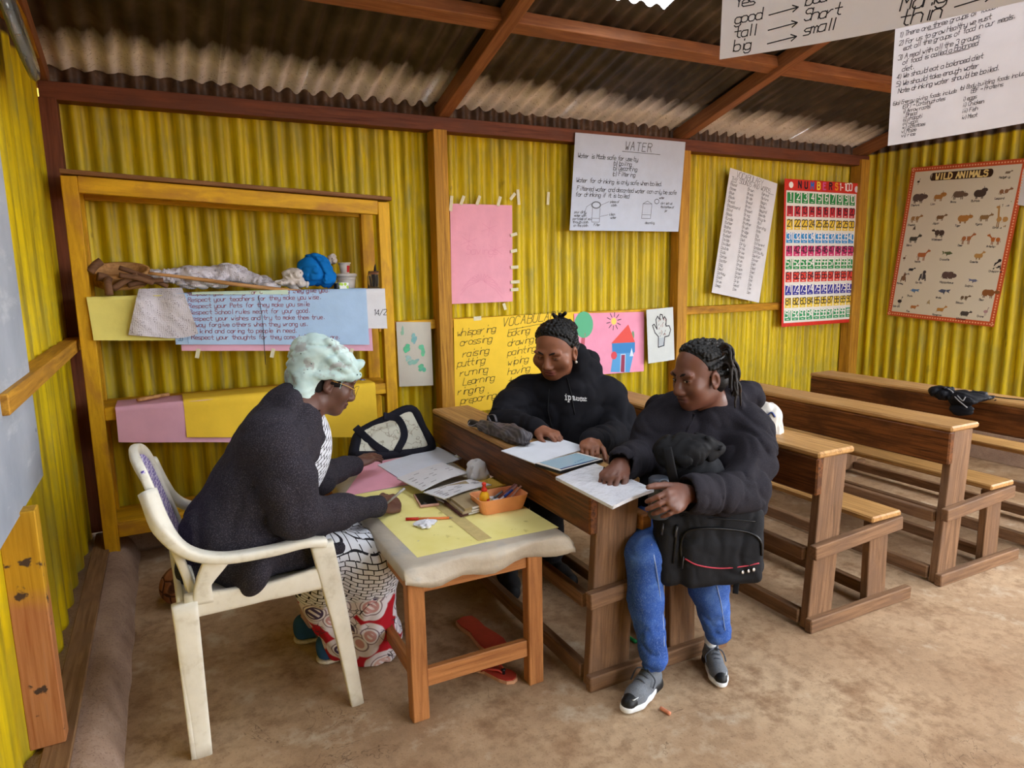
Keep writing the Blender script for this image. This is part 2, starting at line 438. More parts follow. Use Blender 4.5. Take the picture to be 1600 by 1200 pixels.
box('trim_17', (XL, 2.4, 2.34), (XL+.055, 3.9, 2.42), M_OCHRE, axis='y', **K)                  # plate on the left wall
# kerb and floor plank under the left wall, kerb below the back wall
bm_ = [(-.215, 0), (-.235, .06), (-.262, .1), (-.30, .112), (-.345, .112), (-.45, .112), (-.45, 0)]
V = []; F = []
ys = list(np.linspace(YF, 3.97, 60))
rs = random.Random(3)
for y in ys:
    for (x, z) in bm_: V.append((x+(rs.uniform(-.004, .004) if z < .11 else 0), y, z+(rs.uniform(-.002, .002) if 0 < z < .11 else 0)))
m = len(bm_)
for i in range(len(ys)-1):
    for k in range(m-1): F.append((i*m+k, (i+1)*m+k, (i+1)*m+k+1, i*m+k+1))
tag(mesh_obj('trim_18', V, F, M_KERB, None, None, True), **K)
box('trim_19', (-.40, .2, .112), (-.328, 3.87, .128), M_PLANK, axis='y', **K)
box('trim_20', (-.3, 3.83, 0), (XR, 3.99, .17), M_KERB, bev=.02, axis='x', **K)
board('trim_21', (5.24, 3.9, .1), (5.24, -.5, .1), .14, .2, M_KERB, **K)

# frames of the openings that let the daylight in
def opening(nm, op, fixed, axis):
    t = empty(nm, (fixed, (op[0]+op[1])/2, op[2]) if axis == 'y' else ((op[0]+op[1])/2, fixed, op[2]), kind='structure')
    def bx(a0, a1, z0, z1):
        if axis == 'y': box('frame_bar', (fixed-.04, a0, z0), (fixed+.03, a1, z1), M_RED, t, axis='y' if a1-a0 > z1-z0 else 'z')
        else: box('frame_bar', (a0, fixed-.03, z0), (a1, fixed+.04, z1), M_RED, t, axis='x' if a1-a0 > z1-z0 else 'z')
    bx(op[0]-.05, op[0], op[2], op[3]+.05); bx(op[1], op[1]+.05, op[2], op[3]+.05); bx(op[0], op[1], op[3], op[3]+.05)
    if op[2] > .1: bx(op[0]-.05, op[1]+.05, op[2]-.05, op[2])
opening('window_1', WIN_RIGHT, XR, 'y'); opening('window_2', WIN_FRONT, YF, 'x'); opening('door_1', DOOR_FRONT, YF, 'x')
# ------------------------------------------------------------------ left wall: board, stud, clock
def chalk(name):
    n = NT(name, .6, 0, .2)
    a = n.noise(2.2, 5, .6); b = n.noise(1, 5, .7, n.co((4, 14, 14), (0, 0, 0), (.5, 0, 0)))
    c = n.ramp(a, [(.3, hexc('#8f98a6')), (.6, hexc('#a9b1bd')), (.8, hexc('#bcc3cd'))])
    c = n.mix(n.math('MULTIPLY', n.step(b, .55, .7), .4), c, hexc('#d5dade'))
    c = n.mix(n.step(n.noise(9, 4), .70, .74), c, hexc('#4e5258'))
    n.col(c); return n.m
t = empty('chalkboard', (-.38, 1.55, .79), 'grey chalk-dusted writing board hung on the yellow left wall', 'board')
box('board_panel', (-.392, .5, .79), (-.378, 2.5, 2.08), chalk('chalky_grey'), t, .002, 'y')
V_ = plain('black_scuff', '#1d1a18', .8)
sweep('chipped_edge', [(-.385, 2.503, .80), (-.385, 2.504, .95), (-.386, 2.502, 1.2)], .012, .008, V_, t)
t = box('trim_22', (-.43, 2.09, .128), (-.345, 2.15, .80), None, axis='z', kind='structure')
n = NT('half_painted_stud', .65, 0, .2)
g = n.noise(1.6, 6, .6, n.co((2, 40, 40))); e = n.math('ADD', n.xyz()[0], n.math('MULTIPLY', n.noise(9, 4), .12))
c = n.mix(n.step(e, .12, .2), n.ramp(g, [(.3, hexc('#9a5c34')), (.6, hexc('#b77d50')), (.8, hexc('#a2745a'))]), n.ramp(g, [(.3, hexc('#a8791a')), (.7, hexc('#c99a2a'))]))
c = n.mix(n.step(n.noise(16, 4), .64, .68), c, hexc('#4b3a30'))
n.col(c); n.bump(g, .4, .004); t.data.materials.clear(); t.data.materials.append(n.m)
ck = empty('wall_clock', (-.36, 2.93, 2.05), 'round glass-rimmed wall clock high on the left wall', 'clock')
CM = T3(-.372, 2.93, 2.235) @ RY(math.radians(78))
gl = NT('clear_glass_rim', .08, 0, .6); gl.col((.85, .93, .9, 1)); gl.b.inputs['Transmission Weight'].default_value = .85
lathe('clock_rim', [(.135, 0), (.17, .004), (.178, .016), (.17, .03), (.15, .036), (.135, .03)], gl.m, ck, CM, 40)
lathe('clock_face', [(.14, .004), (.14, .012), (.0001, .012)], plain('clock_face_cream', '#cfc9bb', .4), ck, CM, 36)
M_BLK = plain('black_plastic', '#15151a', .4, .1)
for k in range(12):
    a = k*math.pi/6
    V, F = boxmesh(.022, .005, .002, 0)
    mesh_obj('hour_mark', V, F, M_BLK, ck, CM @ RZ(a) @ T3(.118, 0, .0135))
for a, l in ((2.2, .07), (.6, .1)):
    V, F = boxmesh(l, .006, .002, 0)
    mesh_obj('clock_hand', V, F, M_BLK, ck, CM @ RZ(a) @ T3(l/2-.01, 0, .016))

# ------------------------------------------------------------------ shelf unit
SX0, SX1, SY0, SY1 = -.345, 1.115, 3.60, 3.90
sh = empty('shelf_unit', (.385, 3.75, 0), 'tall yellow painted open shelf rack standing against the back wall', 'shelf')
box('post', (SX0, SY0, 0), (SX0+.062, SY0+.05, 1.835), M_YEL, sh, axis='z')
box('post', (SX1-.062, SY0, 0), (SX1, SY0+.05, 1.765), M_YEL, sh, axis='z')
box('post', (SX0+.0, SY1-.05, 0), (SX0+.06, SY1, 1.80), M_YEL, sh, axis='z')
box('post', (SX1-.09, SY1-.05, 0), (SX1-.02, SY1, 1.75), M_YEL, sh, axis='z')
board('top_beam', (SX0+.062, SY0+.02, 1.80), (SX1-.062, SY0+.02, 1.735), .04, .072, M_YEL, sh)
board('top_board', (SX0, (SY0+SY1)/2, 1.852), (SX1+.01, (SY0+SY1)/2, 1.782), SY1-SY0+.03, .02, M_BROWN, sh)
board('rear_beam', (SX0+.06, SY1-.02, 1.79), (SX1-.09, SY1-.02, 1.735), .03, .06, M_YEL, sh)
def shelfboard(z, t, lip, zr=0):
    board('shelf_board', (SX0+.03, (SY0+SY1)/2+.02, z-t/2), (SX1-.03, (SY0+SY1)/2+.02, z-t/2+zr), SY1-SY0-.05, t, M_YEL, sh)
    board('shelf_lip', (SX0+.062, SY0+.022, z-lip/2), (SX1-.062, SY0+.022, z-lip/2+zr), .03, lip, M_YEL, sh)
shelfboard(1.305, .02, .06)
shelfboard(.80, .022, .058)
shelfboard(.24, .025, .066)
for z in (1.16, .70):
    box('side_rail', (SX0+.01, SY0+.05, z), (SX0+.04, SY1-.05, z+.05), M_YEL, sh, axis='y')
    box('side_rail', (SX1-.04, SY0+.05, z), (SX1-.01, SY1-.05, z+.05), M_YEL, sh, axis='y')
box('cross_rail', (SX0+.06, SY1-.04, 1.10), (SX1-.09, SY1-.01, 1.16), M_BROWN, sh, axis='x')

# ------------------------------------------------------------------ school desks with fixed benches
def desk(x, y0, y1, label, first=False):
    t = empty('school_desk', (x+.3, (y0+y1)/2, 0), label, 'desk', 'wooden desks with fixed benches')
    box('front_panel', (x, y0, .545), (x+.035, y1, .69), M_DESK, t, .006, 'y')
    box('desk_top', (x, y0-.005, .69), (x+.20, y1+.005, .715), M_DESKTOP, t, .007, 'y')
    box('book_shelf', (x+.035, y0+.04, .535), (x+.215, y1-.04, .552), M_DESK, t, .002, 'y')
    bw = .165 if first else .135
    for k, y in enumerate((y0+.005, y1-.04)):
        lean = -.035
        # front leg: plank, leaning a little; bench leg; foot; seat rail
        A = Vector((x+.035+bw/2+lean, y+.0175, .0)); B = Vector((x+.037+bw/2, y+.0175, .69))
        board('leg', A, B, bw, .036, M_DESKLEG, t, (0, -1, 0))
        board('leg', (x+.41, y+.0175, .02), (x+.40, y+.0175, .375), .115, .034, M_DESKLEG, t, (0, -1, 0))
        s = -1 if k == 0 else 1
        box('foot_rail', (x-.01, y+.0175+s*.03-.016, 0), (x+.60, y+.0175+s*.03+.016, .055), M_DESKLEG, t, .004, 'x')
        board('seat_rail', (x-.012, y+.0175+s*.034, .327), (x+.5, y+.0175+s*.034, .357), .032, .055, M_DESKLEG, t)
    box('seat_board', (x+.315, y0-.02, .385), (x+.495, y1+.02, .41), M_DESKTOP, t, .006, 'y')
    box('stringer', (x+.0, y0+.045, .275), (x+.03, y1-.045, .325), M_DESKLEG, t, .003, 'y')
    box('stringer', (x-.008, y0+.045, .015), (x+.026, y1-.045, .07), M_DESKLEG, t, .003, 'y')
    box('stringer', (x+.42, y0+.045, .02), (x+.455, y1-.045, .07), M_DESKLEG, t, .003, 'y')
    if first: box('block', (x+.205, y0-.01, .50), (x+.245, y0+.12, .58), M_TABLELEG, t, .004, 'x')
    return t
desk(1.168, 1.765, 3.2, 'wooden desk with fixed bench at which two women in black sit', True)
desk(2.118, 1.675, 3.2, 'second wooden desk, right behind the seated women, its near end empty')
desk(2.935, 1.675, 3.2, 'third wooden desk, empty, between the second desk and the farthest one')
desk(3.70, 1.66, 3.02, 'farthest wooden desk, nearest the right wall, with black cloth on top')

# ------------------------------------------------------------------ small table
TZ = .525
tb = empty('small_table', (.87, 2.45, 0), 'low wooden table covered with papers between the headscarf woman and desk', 'table')
box('table_top', (.575, 1.86, TZ-.03), (1.125, 3.12, TZ-.004), M_TABLELEG, tb, .003, 'y')
for x in (.585, 1.0):
    for y in (1.875, 3.05):
        b = board('leg', (x+.028, y+.0225, 0), (x+.026, y+.0225, TZ-.03), .055, .045, M_TABLELEG, tb, (0, -1, 0))
box('apron', (.61, 1.885, TZ-.10), (1.03, 1.905, TZ-.03), M_TABLELEG, tb, .002)
box('apron', (.595, 1.92, TZ-.10), (.615, 3.05, TZ-.03), M_TABLELEG, tb, .002, 'y')
box('apron', (1.02, 1.92, TZ-.10), (1.04, 3.05, TZ-.03), M_TABLELEG, tb, .002, 'y')
box('stretcher', (.64, 1.885, .105), (1.0, 1.91, .165), M_TABLELEG, tb, .003)
box('stretcher', (.60, 1.92, .12), (.625, 3.05, .17), M_TABLELEG, tb, .003, 'y')
box('side_batten', (1.128, 1.95, TZ-.035), (1.16, 2.9, TZ-.012), M_OCHRE, tb, .003, 'y')
# grey plastic cloth: top plus a drape at the near and left edges
n = NT('grey_oilcloth', .45, 0, .35); a = n.noise(7, 5); n.col(n.ramp(a, [(.3, hexc('#a89d8e')), (.6, hexc('#beb4a4')), (.8, hexc('#9fa2a4'))])); n.bump(n.noise(14, 4), .5, .012); M_CLOTH = n.m
V = []; F = []
us = [-.03, -.02, -.005] + list(np.linspace(.0, 1, 16)) + [1.005, 1.02, 1.04]; vs = [-.05, -.035, -.02, -.006, 0] + list(np.linspace(.02, 1, 24))
rs = random.Random(5)
for v in vs:
    for u in us:
        x = .572+.556*min(max(u, 0), 1); y = 1.857+1.26*min(max(v, 0), 1); z = TZ
        dn = max(0, -u, u-1)*.9; dv = max(0, -v)
        if u < 0: x -= .004
        if u > 1: x += .01+.5*(u-1)
        drop = max(dn*1.3, dv*1.15)
        if v < 0: y -= .005+.006*math.sin(x*23)+.012*(dv > .03)*math.sin(x*11+1); drop *= 1+.22*math.sin(x*9+.5)+.16*math.sin(x*31)
        if v < 0 and u > .85: drop += (u-.85)*.12*dv/.05
        z -= drop
        V.append((x, y, z+rs.uniform(-.0006, .0006)))
m = len(us)
for i in range(len(vs)-1):
    for k in range(m-1): F.append((i*m+k, i*m+k+1, (i+1)*m+k+1, (i+1)*m+k))
o = mesh_obj('tablecloth', V, F, M_CLOTH, None, None, True)
tag(o, 'grey plastic cloth draped over the low table', 'tablecloth')
sd = o.modifiers.new('thick', 'SOLIDIFY'); sd.thickness = .0015; sd.offset = 1

# ------------------------------------------------------------------ plastic chair
M_PL = NT('cream_white_plastic', .38, 0, .45)
a = M_PL.noise(16, 5, .65); M_PL.col(M_PL.ramp(a, [(.25, hexc('#c9c2ae')), (.45, hexc('#e4e0d2')), (.8, hexc('#efece0'))])); M_PL = M_PL.m
n = NT('purple_lattice', .5); vv = n.voro(95, None, 'DISTANCE_TO_EDGE', 'Distance', .35); n.col(n.mix(n.step(vv, .06, .16), hexc('#d8d0ea'), hexc('#5a42a8'))); n.bump(vv, .8, .004); M_PUR = n.m
ch = empty('plastic_chair', (.2, 2.3, 0), 'white plastic armchair with a purple lattice back under the headscarf woman', 'chair')
yn, yf = 2.075, 2.52
def legL(name, a, b, w0, w1):   # L-profile leg: two plates
    a = np.array(a, float); b = np.array(b, float)
    sweep(name, [a, (a+b)/2, b], [w0, (w0+w1)/2, w1], [.03, .032, .036], M_PL, ch, (0, 1, 0), power=.16, sec=16)
for y, s in ((yn, -1), (yf, 1)):
    legL('leg', (-.01, y+s*.035, 0), (-.02, y+s*.005, .47), .05, .07)
    sweep('leg_rib', [(-.035, y+s*.033, .002), (-.045, y+s*.004, .46)], .016, .034, M_PL, ch, (0, 1, 0), power=.16)
    sweep('leg', [(.455, y-.0+s*.01, 0), (.425, y+s*.008, .25), (.395, y+s*.004, .45), (.375, y+s*.006, .57)], [.042, .052, .066, .07], [.03, .033, .036, .036], M_PL, ch, (0, 1, 0), power=.16, sec=16)
    # arm: from the top of the back, sweeping down and forward
    sweep('armrest', [(-.085, y-s*.045, .80), (-.055, y-s*.0, .70), (.0, y+s*.012, .625), (.09, y+s*.016, .588), (.22, y+s*.016, .582), (.32, y+s*.014, .588), (.385, y+s*.008, .575)],
          [.045, .05, .05, .05, .05, .052, .05], [.05, .045, .034, .03, .03, .03, .03], M_PL, ch, (0, 0, 1), power=.3, sec=14)
    sweep('side_apron', [(-.02, y+s*.0, .455), (.2, y+s*.004, .452), (.40, y+s*.004, .462)], .026, [.075, .055, .075], M_PL, ch, (0, 0, 1), power=.2)
    sweep('arm_strut', [(.03, y+s*.006, .46), (.035, y+s*.01, .52), (.075, y+s*.012, .585)], [.06, .045, .07], .022, M_PL, ch, (0, 1, 0), power=.25)
# seat pan
V = []; F = []; nx, ny = 14, 12
for j in range(ny+1):
    for i in range(nx+1):
        u, v = i/nx, j/ny; x = -.04+.47*u; y = yn+(yf-yn)*v
        z = .468-.022*math.sin(math.pi*v)*math.sin(math.pi*min(1, u*1.1)) - .018*max(0, u-.85)/.15
        V.append((x, y, z))
for j in range(ny):
    for i in range(nx): F.append((j*(nx+1)+i, j*(nx+1)+i+1, (j+1)*(nx+1)+i+1, (j+1)*(nx+1)+i))
o = mesh_obj('seat', V, F, M_PL, ch, None, True); sd = o.modifiers.new('thick', 'SOLIDIFY'); sd.thickness = .012
sweep('front_apron', [(.415, yn+.01, .45), (.435, (yn+yf)/2, .44), (.415, yf-.01, .45)], .02, .05, M_PL, ch, power=.2)
sweep('rear_apron', [(-.03, yn+.01, .45), (-.035, (yn+yf)/2, .45), (-.03, yf-.01, .45)], .02, .06, M_PL, ch, power=.2)
# back: frame loop and purple lattice
def bk(u, v):   # u across (0 near .. 1 far), v 0 seat .. 1 top
    return np.array([.012-.10*v-.02*math.sin(math.pi*u)*(.4+.6*v), yn+.03+(yf-yn-.06)*u*(1-0.0*v)+.03*v*(1-2*u), .46+.385*v])
sweep('back_frame', [bk(.0, 0), bk(.0, .35), bk(.02, .75), bk(.06, .95), bk(.22, 1.05), bk(.5, 1.08), bk(.78, 1.05), bk(.94, .95), bk(.98, .75), bk(1, .35), bk(1, 0)],
      [.036]*11, [.026]*11, M_PL, ch, (1, 0, 0), n=5, power=.25, sec=14)
sweep('back_rail', [bk(.02, .12), bk(.5, .12), bk(.98, .12)], .03, .05, M_PL, ch, power=.25)
V = []; F = []
for j in range(11):
    for i in range(11): V.append(bk(.035+.93*i/10, .14+.88*j/10)+np.array([0.0, 0, 0]))
for j in range(10):
    for i in range(10): F.append((j*11+i, j*11+i+1, (j+1)*11+i+1, (j+1)*11+i))
o = mesh_obj('back_lattice', V, F, M_PUR, ch, None, True); sd = o.modifiers.new('thick', 'SOLIDIFY'); sd.thickness = .01; sd.offset = 0
# ------------------------------------------------------------------ smooth solids: signed distance shapes -> one closed mesh
def _hash(i, j, k):
    n = (i*73856093) ^ (j*19349663) ^ (k*83492791)
    n = (n ^ (n >> 13))*1274126177
    return ((n ^ (n >> 16)) & 0xffff)/65535.0
def vnoise(P):
    P = np.asarray(P, float); I = np.floor(P).astype(np.int64); f = P-I; f = f*f*(3-2*f)
    i, j, k = I[..., 0], I[..., 1], I[..., 2]; x, y, z = f[..., 0], f[..., 1], f[..., 2]
    r = 0
    for a in (0, 1):
        for b in (0, 1):
            for c in (0, 1):
                r = r + _hash(i+a, j+b, k+c)*(x if a else 1-x)*(y if b else 1-y)*(z if c else 1-z)
    return r*2-1
def nrm(v): v = np.array(v, float); return v/(np.linalg.norm(v)+1e-12)
class Solid:
    """list of primitives joined by smooth union / subtraction"""
    def __init__(s): s.p = []; s.disp = None; s.damp = 0.0
    def _add(s, f, lo, hi, k, sub): s.p.append((f, np.array(lo)-k-.002, np.array(hi)+k+.002, k, sub)); return s
    def cap(s, a, b, ra, rb=None, k=.01, sub=False):
        a = np.array(a, float); b = np.array(b, float); rb = ra if rb is None else rb
        d = b-a; L = max(d@d, 1e-12)
        def f(P):
            t = np.clip(((P-a)@d)/L, 0, 1)
            return np.linalg.norm(P-a-t[..., None]*d, axis=-1)-(ra+(rb-ra)*t)
        R = max(ra, rb)
        return s._add(f, np.minimum(a, b)-R, np.maximum(a, b)+R, k, sub)
    def chain(s, pts, rad, k=.01):
        for i in range(len(pts)-1): s.cap(pts[i], pts[i+1], rad[i], rad[i+1], k)
        return s
    def ell(s, c, r, R=None, k=.01, sub=False):
        c = np.array(c, float); r = np.array(r, float); R = np.eye(3) if R is None else np.array(R, float)   # rows = local axes
        def f(P):
            q = (P-c)@R.T; k0 = np.linalg.norm(q/r, axis=-1); k1 = np.linalg.norm(q/(r*r), axis=-1)+1e-9
            return k0*(k0-1)/k1
        m = np.abs(R.T)@r
        return s._add(f, c-m, c+m, k, sub)
    def rbox(s, c, h, rr=.01, R=None, k=.01, sub=False):
        c = np.array(c, float); h = np.array(h, float)-rr; R = np.eye(3) if R is None else np.array(R, float)
        def f(P):
            q = np.abs((P-c)@R.T)-h
            return np.linalg.norm(np.maximum(q, 0), axis=-1)+np.minimum(q.max(axis=-1), 0)-rr
        m = np.abs(R.T)@(h+rr)
        return s._add(f, c-m, c+m, k, sub)
    def ev(s, P, blocks=None):
        d = np.full(P.shape[:-1], 1.0)
        for f, lo, hi, k, sub in s.p:
            if blocks is not None:
                B0, B1 = blocks; mk = np.all((B1 >= lo-.03) & (B0 <= hi+.03), axis=1)
                if not mk.any(): continue
                e = f(P[mk]); dd = d[mk]
            else: e = f(P); dd = d
            if sub:
                h = np.clip(.5-.5*(dd+e)/k, 0, 1); r = dd*(1-h)+(-e)*h+k*h*(1-h)
            else:
                h = np.clip(.5+.5*(dd-e)/k, 0, 1); r = dd*(1-h)+e*h-k*h*(1-h)
            if blocks is not None: d[mk] = r
            else: d = r
        if s.disp is not None: d = d+s.disp(P)
        return d
    def mesh(s, vox):
        B = 8; bs = B*vox
        adds = [q for q in s.p if not q[4]]
        lo = np.min([q[1] for q in adds], axis=0)-2*vox-s.damp; hi = np.max([q[2] for q in adds], axis=0)+2*vox+s.damp
        nb = np.ceil((hi-lo)/bs).astype(int)
        g = np.stack(np.meshgrid(*[np.arange(n) for n in nb], indexing='ij'), -1).reshape(-1, 3)
        ctr = lo+(g+.5)*bs
        keep = np.zeros(len(g), bool); dm = np.full(len(g), 1.0); sd_, s.disp = s.disp, None
        dm = s.ev(ctr); s.disp = sd_
        keep = np.abs(dm) < bs*.5*1.75*1.25+s.damp+.004
        g = g[keep]; o = np.arange(B+1)
        loc = np.stack(np.meshgrid(o, o, o, indexing='ij'), -1).reshape(-1, 3)
        VX = []; KEY = []; EDG = []
        BIG = 1 << 20
        def key(c): return (c[..., 0].astype(np.int64)*4096+c[..., 1])*4096+c[..., 2]
        for s0 in range(0, len(g), 1500):
            gg = g[s0:s0+1500]; gi = gg[:, None, :]*B+loc[None]; P = lo+gi*vox
            D = s.ev(P, (P[:, 0], P[:, -1])).reshape(-1, B+1, B+1, B+1)
            S = D < 0
            cnt = 0; acc = np.zeros(S.shape[:1]+(B, B, B, 3)); num = np.zeros(S.shape[:1]+(B, B, B))
            def sub_(A, dx, dy, dz): return A[:, dx:dx+B, dy:dy+B, dz:dz+B]
            for ax in range(3):
                for p_ in (0, 1):
                    for q_ in (0, 1):
                        o0 = [0, 0, 0]; o1 = [0, 0, 0]; oth = [a for a in range(3) if a != ax]
                        o0[oth[0]] = o1[oth[0]] = p_; o0[oth[1]] = o1[oth[1]] = q_; o1[ax] = 1
                        d0 = sub_(D, *o0); d1 = sub_(D, *o1); cr = (d0 < 0) != (d1 < 0)
                        t = np.where(cr, d0/np.where(cr, d0-d1, 1), 0)
                        pt = np.zeros(acc.shape); pt[..., ax] = t; pt[..., oth[0]] = p_; pt[..., oth[1]] = q_
                        acc += pt*cr[..., None]; num += cr
            act = num > 0
            ib, ix, iy, iz = np.nonzero(act)
            cell = gg[ib]*B+np.stack([ix, iy, iz], -1)
            VX.append(lo+(cell+acc[act]/num[act][:, None])*vox); KEY.append(key(cell))
            for ax in range(3):
                o1 = [0, 0, 0]; o1[ax] = 1
                d0 = sub_(S, 0, 0, 0); d1 = sub_(S, *o1)
                ib, ix, iy, iz = np.nonzero(d0 != d1)
                cell = gg[ib]*B+np.stack([ix, iy, iz], -1)
                EDG.append((ax, cell, d0[ib, ix, iy, iz]))
        VX = np.concatenate(VX); KEY = np.concatenate(KEY)
        od = np.argsort(KEY); KEY = KEY[od]; VX = VX[od]
        Q = []
        for ax, cell, ins in EDG:
            o_ = [a for a in range(3) if a != ax]
            c = []
            for (p_, q_) in ((0, 0), (-1, 0), (-1, -1), (0, -1)):
                e = cell.copy(); e[:, o_[0]] += p_; e[:, o_[1]] += q_; c.append(e)
            idx = []; ok = np.ones(len(cell), bool)
            for e in c:
                kk = key(e); j = np.searchsorted(KEY, kk); j = np.clip(j, 0, len(KEY)-1); ok &= KEY[j] == kk; idx.append(j)
            q = np.stack(idx, -1)
            flip = ins if ax != 1 else ~ins
            q[~flip] = q[~flip][:, ::-1]
            Q.append(q[ok])
        return VX, np.concatenate(Q)
def solid_obj(name, S, vox, mat, parent=None, relax=1, fn=None, **kw):
    V, Q = S.mesh(vox)
    me = bpy.data.meshes.new(name)
    me.vertices.add(len(V)); me.loops.add(len(Q)*4); me.polygons.add(len(Q))
    Q = Q[:, ::-1]
    if relax:
        for _ in range(relax):
            a = np.zeros_like(V); c = np.zeros(len(V))
            for i in range(4):
                for j in (1, 3):
                    np.add.at(a, Q[:, i], V[Q[:, (i+j) % 4]]); np.add.at(c, Q[:, i], 1)
            V = np.where(c[:, None] > 0, .5*V+.5*a/np.maximum(c, 1)[:, None], V)
    me.vertices.foreach_set('co', V.astype(np.float32).ravel())
    me.loops.foreach_set('vertex_index', Q.astype(np.int32).ravel())
    me.polygons.foreach_set('loop_start', np.arange(0, len(Q)*4, 4, dtype=np.int32))
    me.polygons.foreach_set('loop_total', np.full(len(Q), 4, dtype=np.int32))
    me.update(calc_edges=True)
    me.polygons.foreach_set('use_smooth', np.ones(len(Q), bool))
    if fn is not None:
        at = me.attributes.new('tint', 'FLOAT', 'POINT'); at.data.foreach_set('value', np.asarray(fn(V), np.float32))
    if mat: me.materials.append(mat)
    o = bpy.data.objects.new(name, me); COL.objects.link(o)
    reg(o, Matrix.Identity(4), parent)
    return tag(o, **kw)
def recentre(o, p):
    """put the origin of a world-built mesh at p"""
    o.data.transform(Matrix.Translation(-Vector(p))); reg(o, Matrix.Translation(Vector(p)))
    return o
def folds(freq, amp, stretch=None, seed=0.0):
    """rounded bulges with sharp valleys between them, as in cloth"""
    A = np.eye(3) if stretch is None else np.array(stretch, float)
    def f(P):
        Q = (P@A.T)*freq+seed
        w = vnoise(Q*.6+3.7); Q = Q+np.stack([w, vnoise(Q*.6+11.1), w*.7], -1)*.9
        n = vnoise(Q); m = vnoise(Q*2.3+5.1)
        return amp*(np.clip(1-np.abs(n)*2.6, 0, 1)**1.4*1.1-.45)+amp*.45*np.clip(1-np.abs(m)*2.4, 0, 1)
    return f
def bvh_of(o):
    me = o.data; mw = WM[o.name]
    return BVHTree.FromPolygons([mw @ v.co for v in me.vertices], [p.vertices[:] for p in me.polygons])

# ------------------------------------------------------------------ hand-written lettering: strokes on a 4 x 9 grid, baseline 2
GL = {}
for ln in '''a 46160503123243 4642|b 0902 0516364543321203|c 4536160503123243|d 4942 4536160503123243|e 044445361605031242|f 49392822 1636|g 4536160503123243 4641301001
h 0902 0516364542|i 2622 2829|j 36312010 3839|k 0902 460442|l 2922|m 0602 05162522 25364542|n 0602 0516364542|o 160503123243453616|p 0600 0516364543321203|q 4640 4536160503123243
r 0602 04152636|s 4616051434433202|t 29233242 0646|u 0603123243 4642|v 062246|w 0612243246|x 0642 4602|y 0603123243 4641301001|z 06460242
A 022942 1535|B 02093948473606 3645433202|C 4839190803123243|D 02092947442202|E 49090242 0636|F 490902 0636|G 4839190803123243 434525|H 0902 4942 0646|I 2922|J 4943321203|K 0902 4905 1642|L 090242
M 0209254942|N 02094249|O 190803123243483919|P 02093948473606|Q 190803123243483919 2442|R 02093948473606 2642|S 483919080716364543321203|T 0949 2922|U 090312324349|V 092249|W 0912253249|X 0942 4902|Y 092549 2522|Z 09490242
0 190803123243483919|1 182922|2 08193948470242|3 081939484736 364543321203|4 32390444|5 4909063645433202|6 3919080312324345361605|7 094912|8 1908071636474839 1605031232434536|9 4536160708193948433202
. 2223|, 2311|( 39272431|) 19272411|- 1535|: 2526 2223|' 2928|_ 0141|> 0545 364534|/ 0149|+ 0646 2824'''.replace('\n', '|').split('|'):
    GL[ln[0]] = [[(int(q[i]), int(q[i+1])) for i in range(0, len(q), 2)] for q in ln[2:].split()]
class Sheet:
    """a sheet of paper given by a surface function S(u, v) in metres (u right, v up from lower left); print lies on it"""
    def __init__(s, S, w, h): s.S, s.w, s.h = S, w, h
    def at(s, u, v, e=0.0):
        p = np.array(s.S(u, v), float)
        if e:
            d = 1e-3
            n = np.cross(np.array(s.S(u+d, v))-p, np.array(s.S(u, v+d))-p); p = p+n/(np.linalg.norm(n)+1e-12)*e
        return p
    def paper(s, name, mat, parent=None, nu=10, nv=10, thick=.0006, outline=None, **kw):
        V = []; F = []
        for side in (0, 1):
            for j in range(nv+1):
                for i in range(nu+1): V.append(s.at(s.w*i/nu, s.h*j/nv, -thick*side-1e-6))
        m = nu+1; N = m*(nv+1)
        for j in range(nv):
            for i in range(nu):
                q = (j*m+i, j*m+i+1, (j+1)*m+i+1, (j+1)*m+i); F.append(q); F.append(tuple(N+k for k in q[::-1]))
        rim = list(range(0, m))+[j*m+nu for j in range(1, nv+1)]+[nv*m+i for i in range(nu-1, -1, -1)]+[j*m for j in range(nv-1, 0, -1)]
        b0 = len(V); V += [V[i] for i in rim]+[V[N+i] for i in rim]; k_ = len(rim)
        for i in range(k_): F.append((b0+(i+1) % k_, b0+i, b0+k_+i, b0+k_+(i+1) % k_))
        return tag(mesh_obj(name, V, F, mat, parent, None, True), **kw)
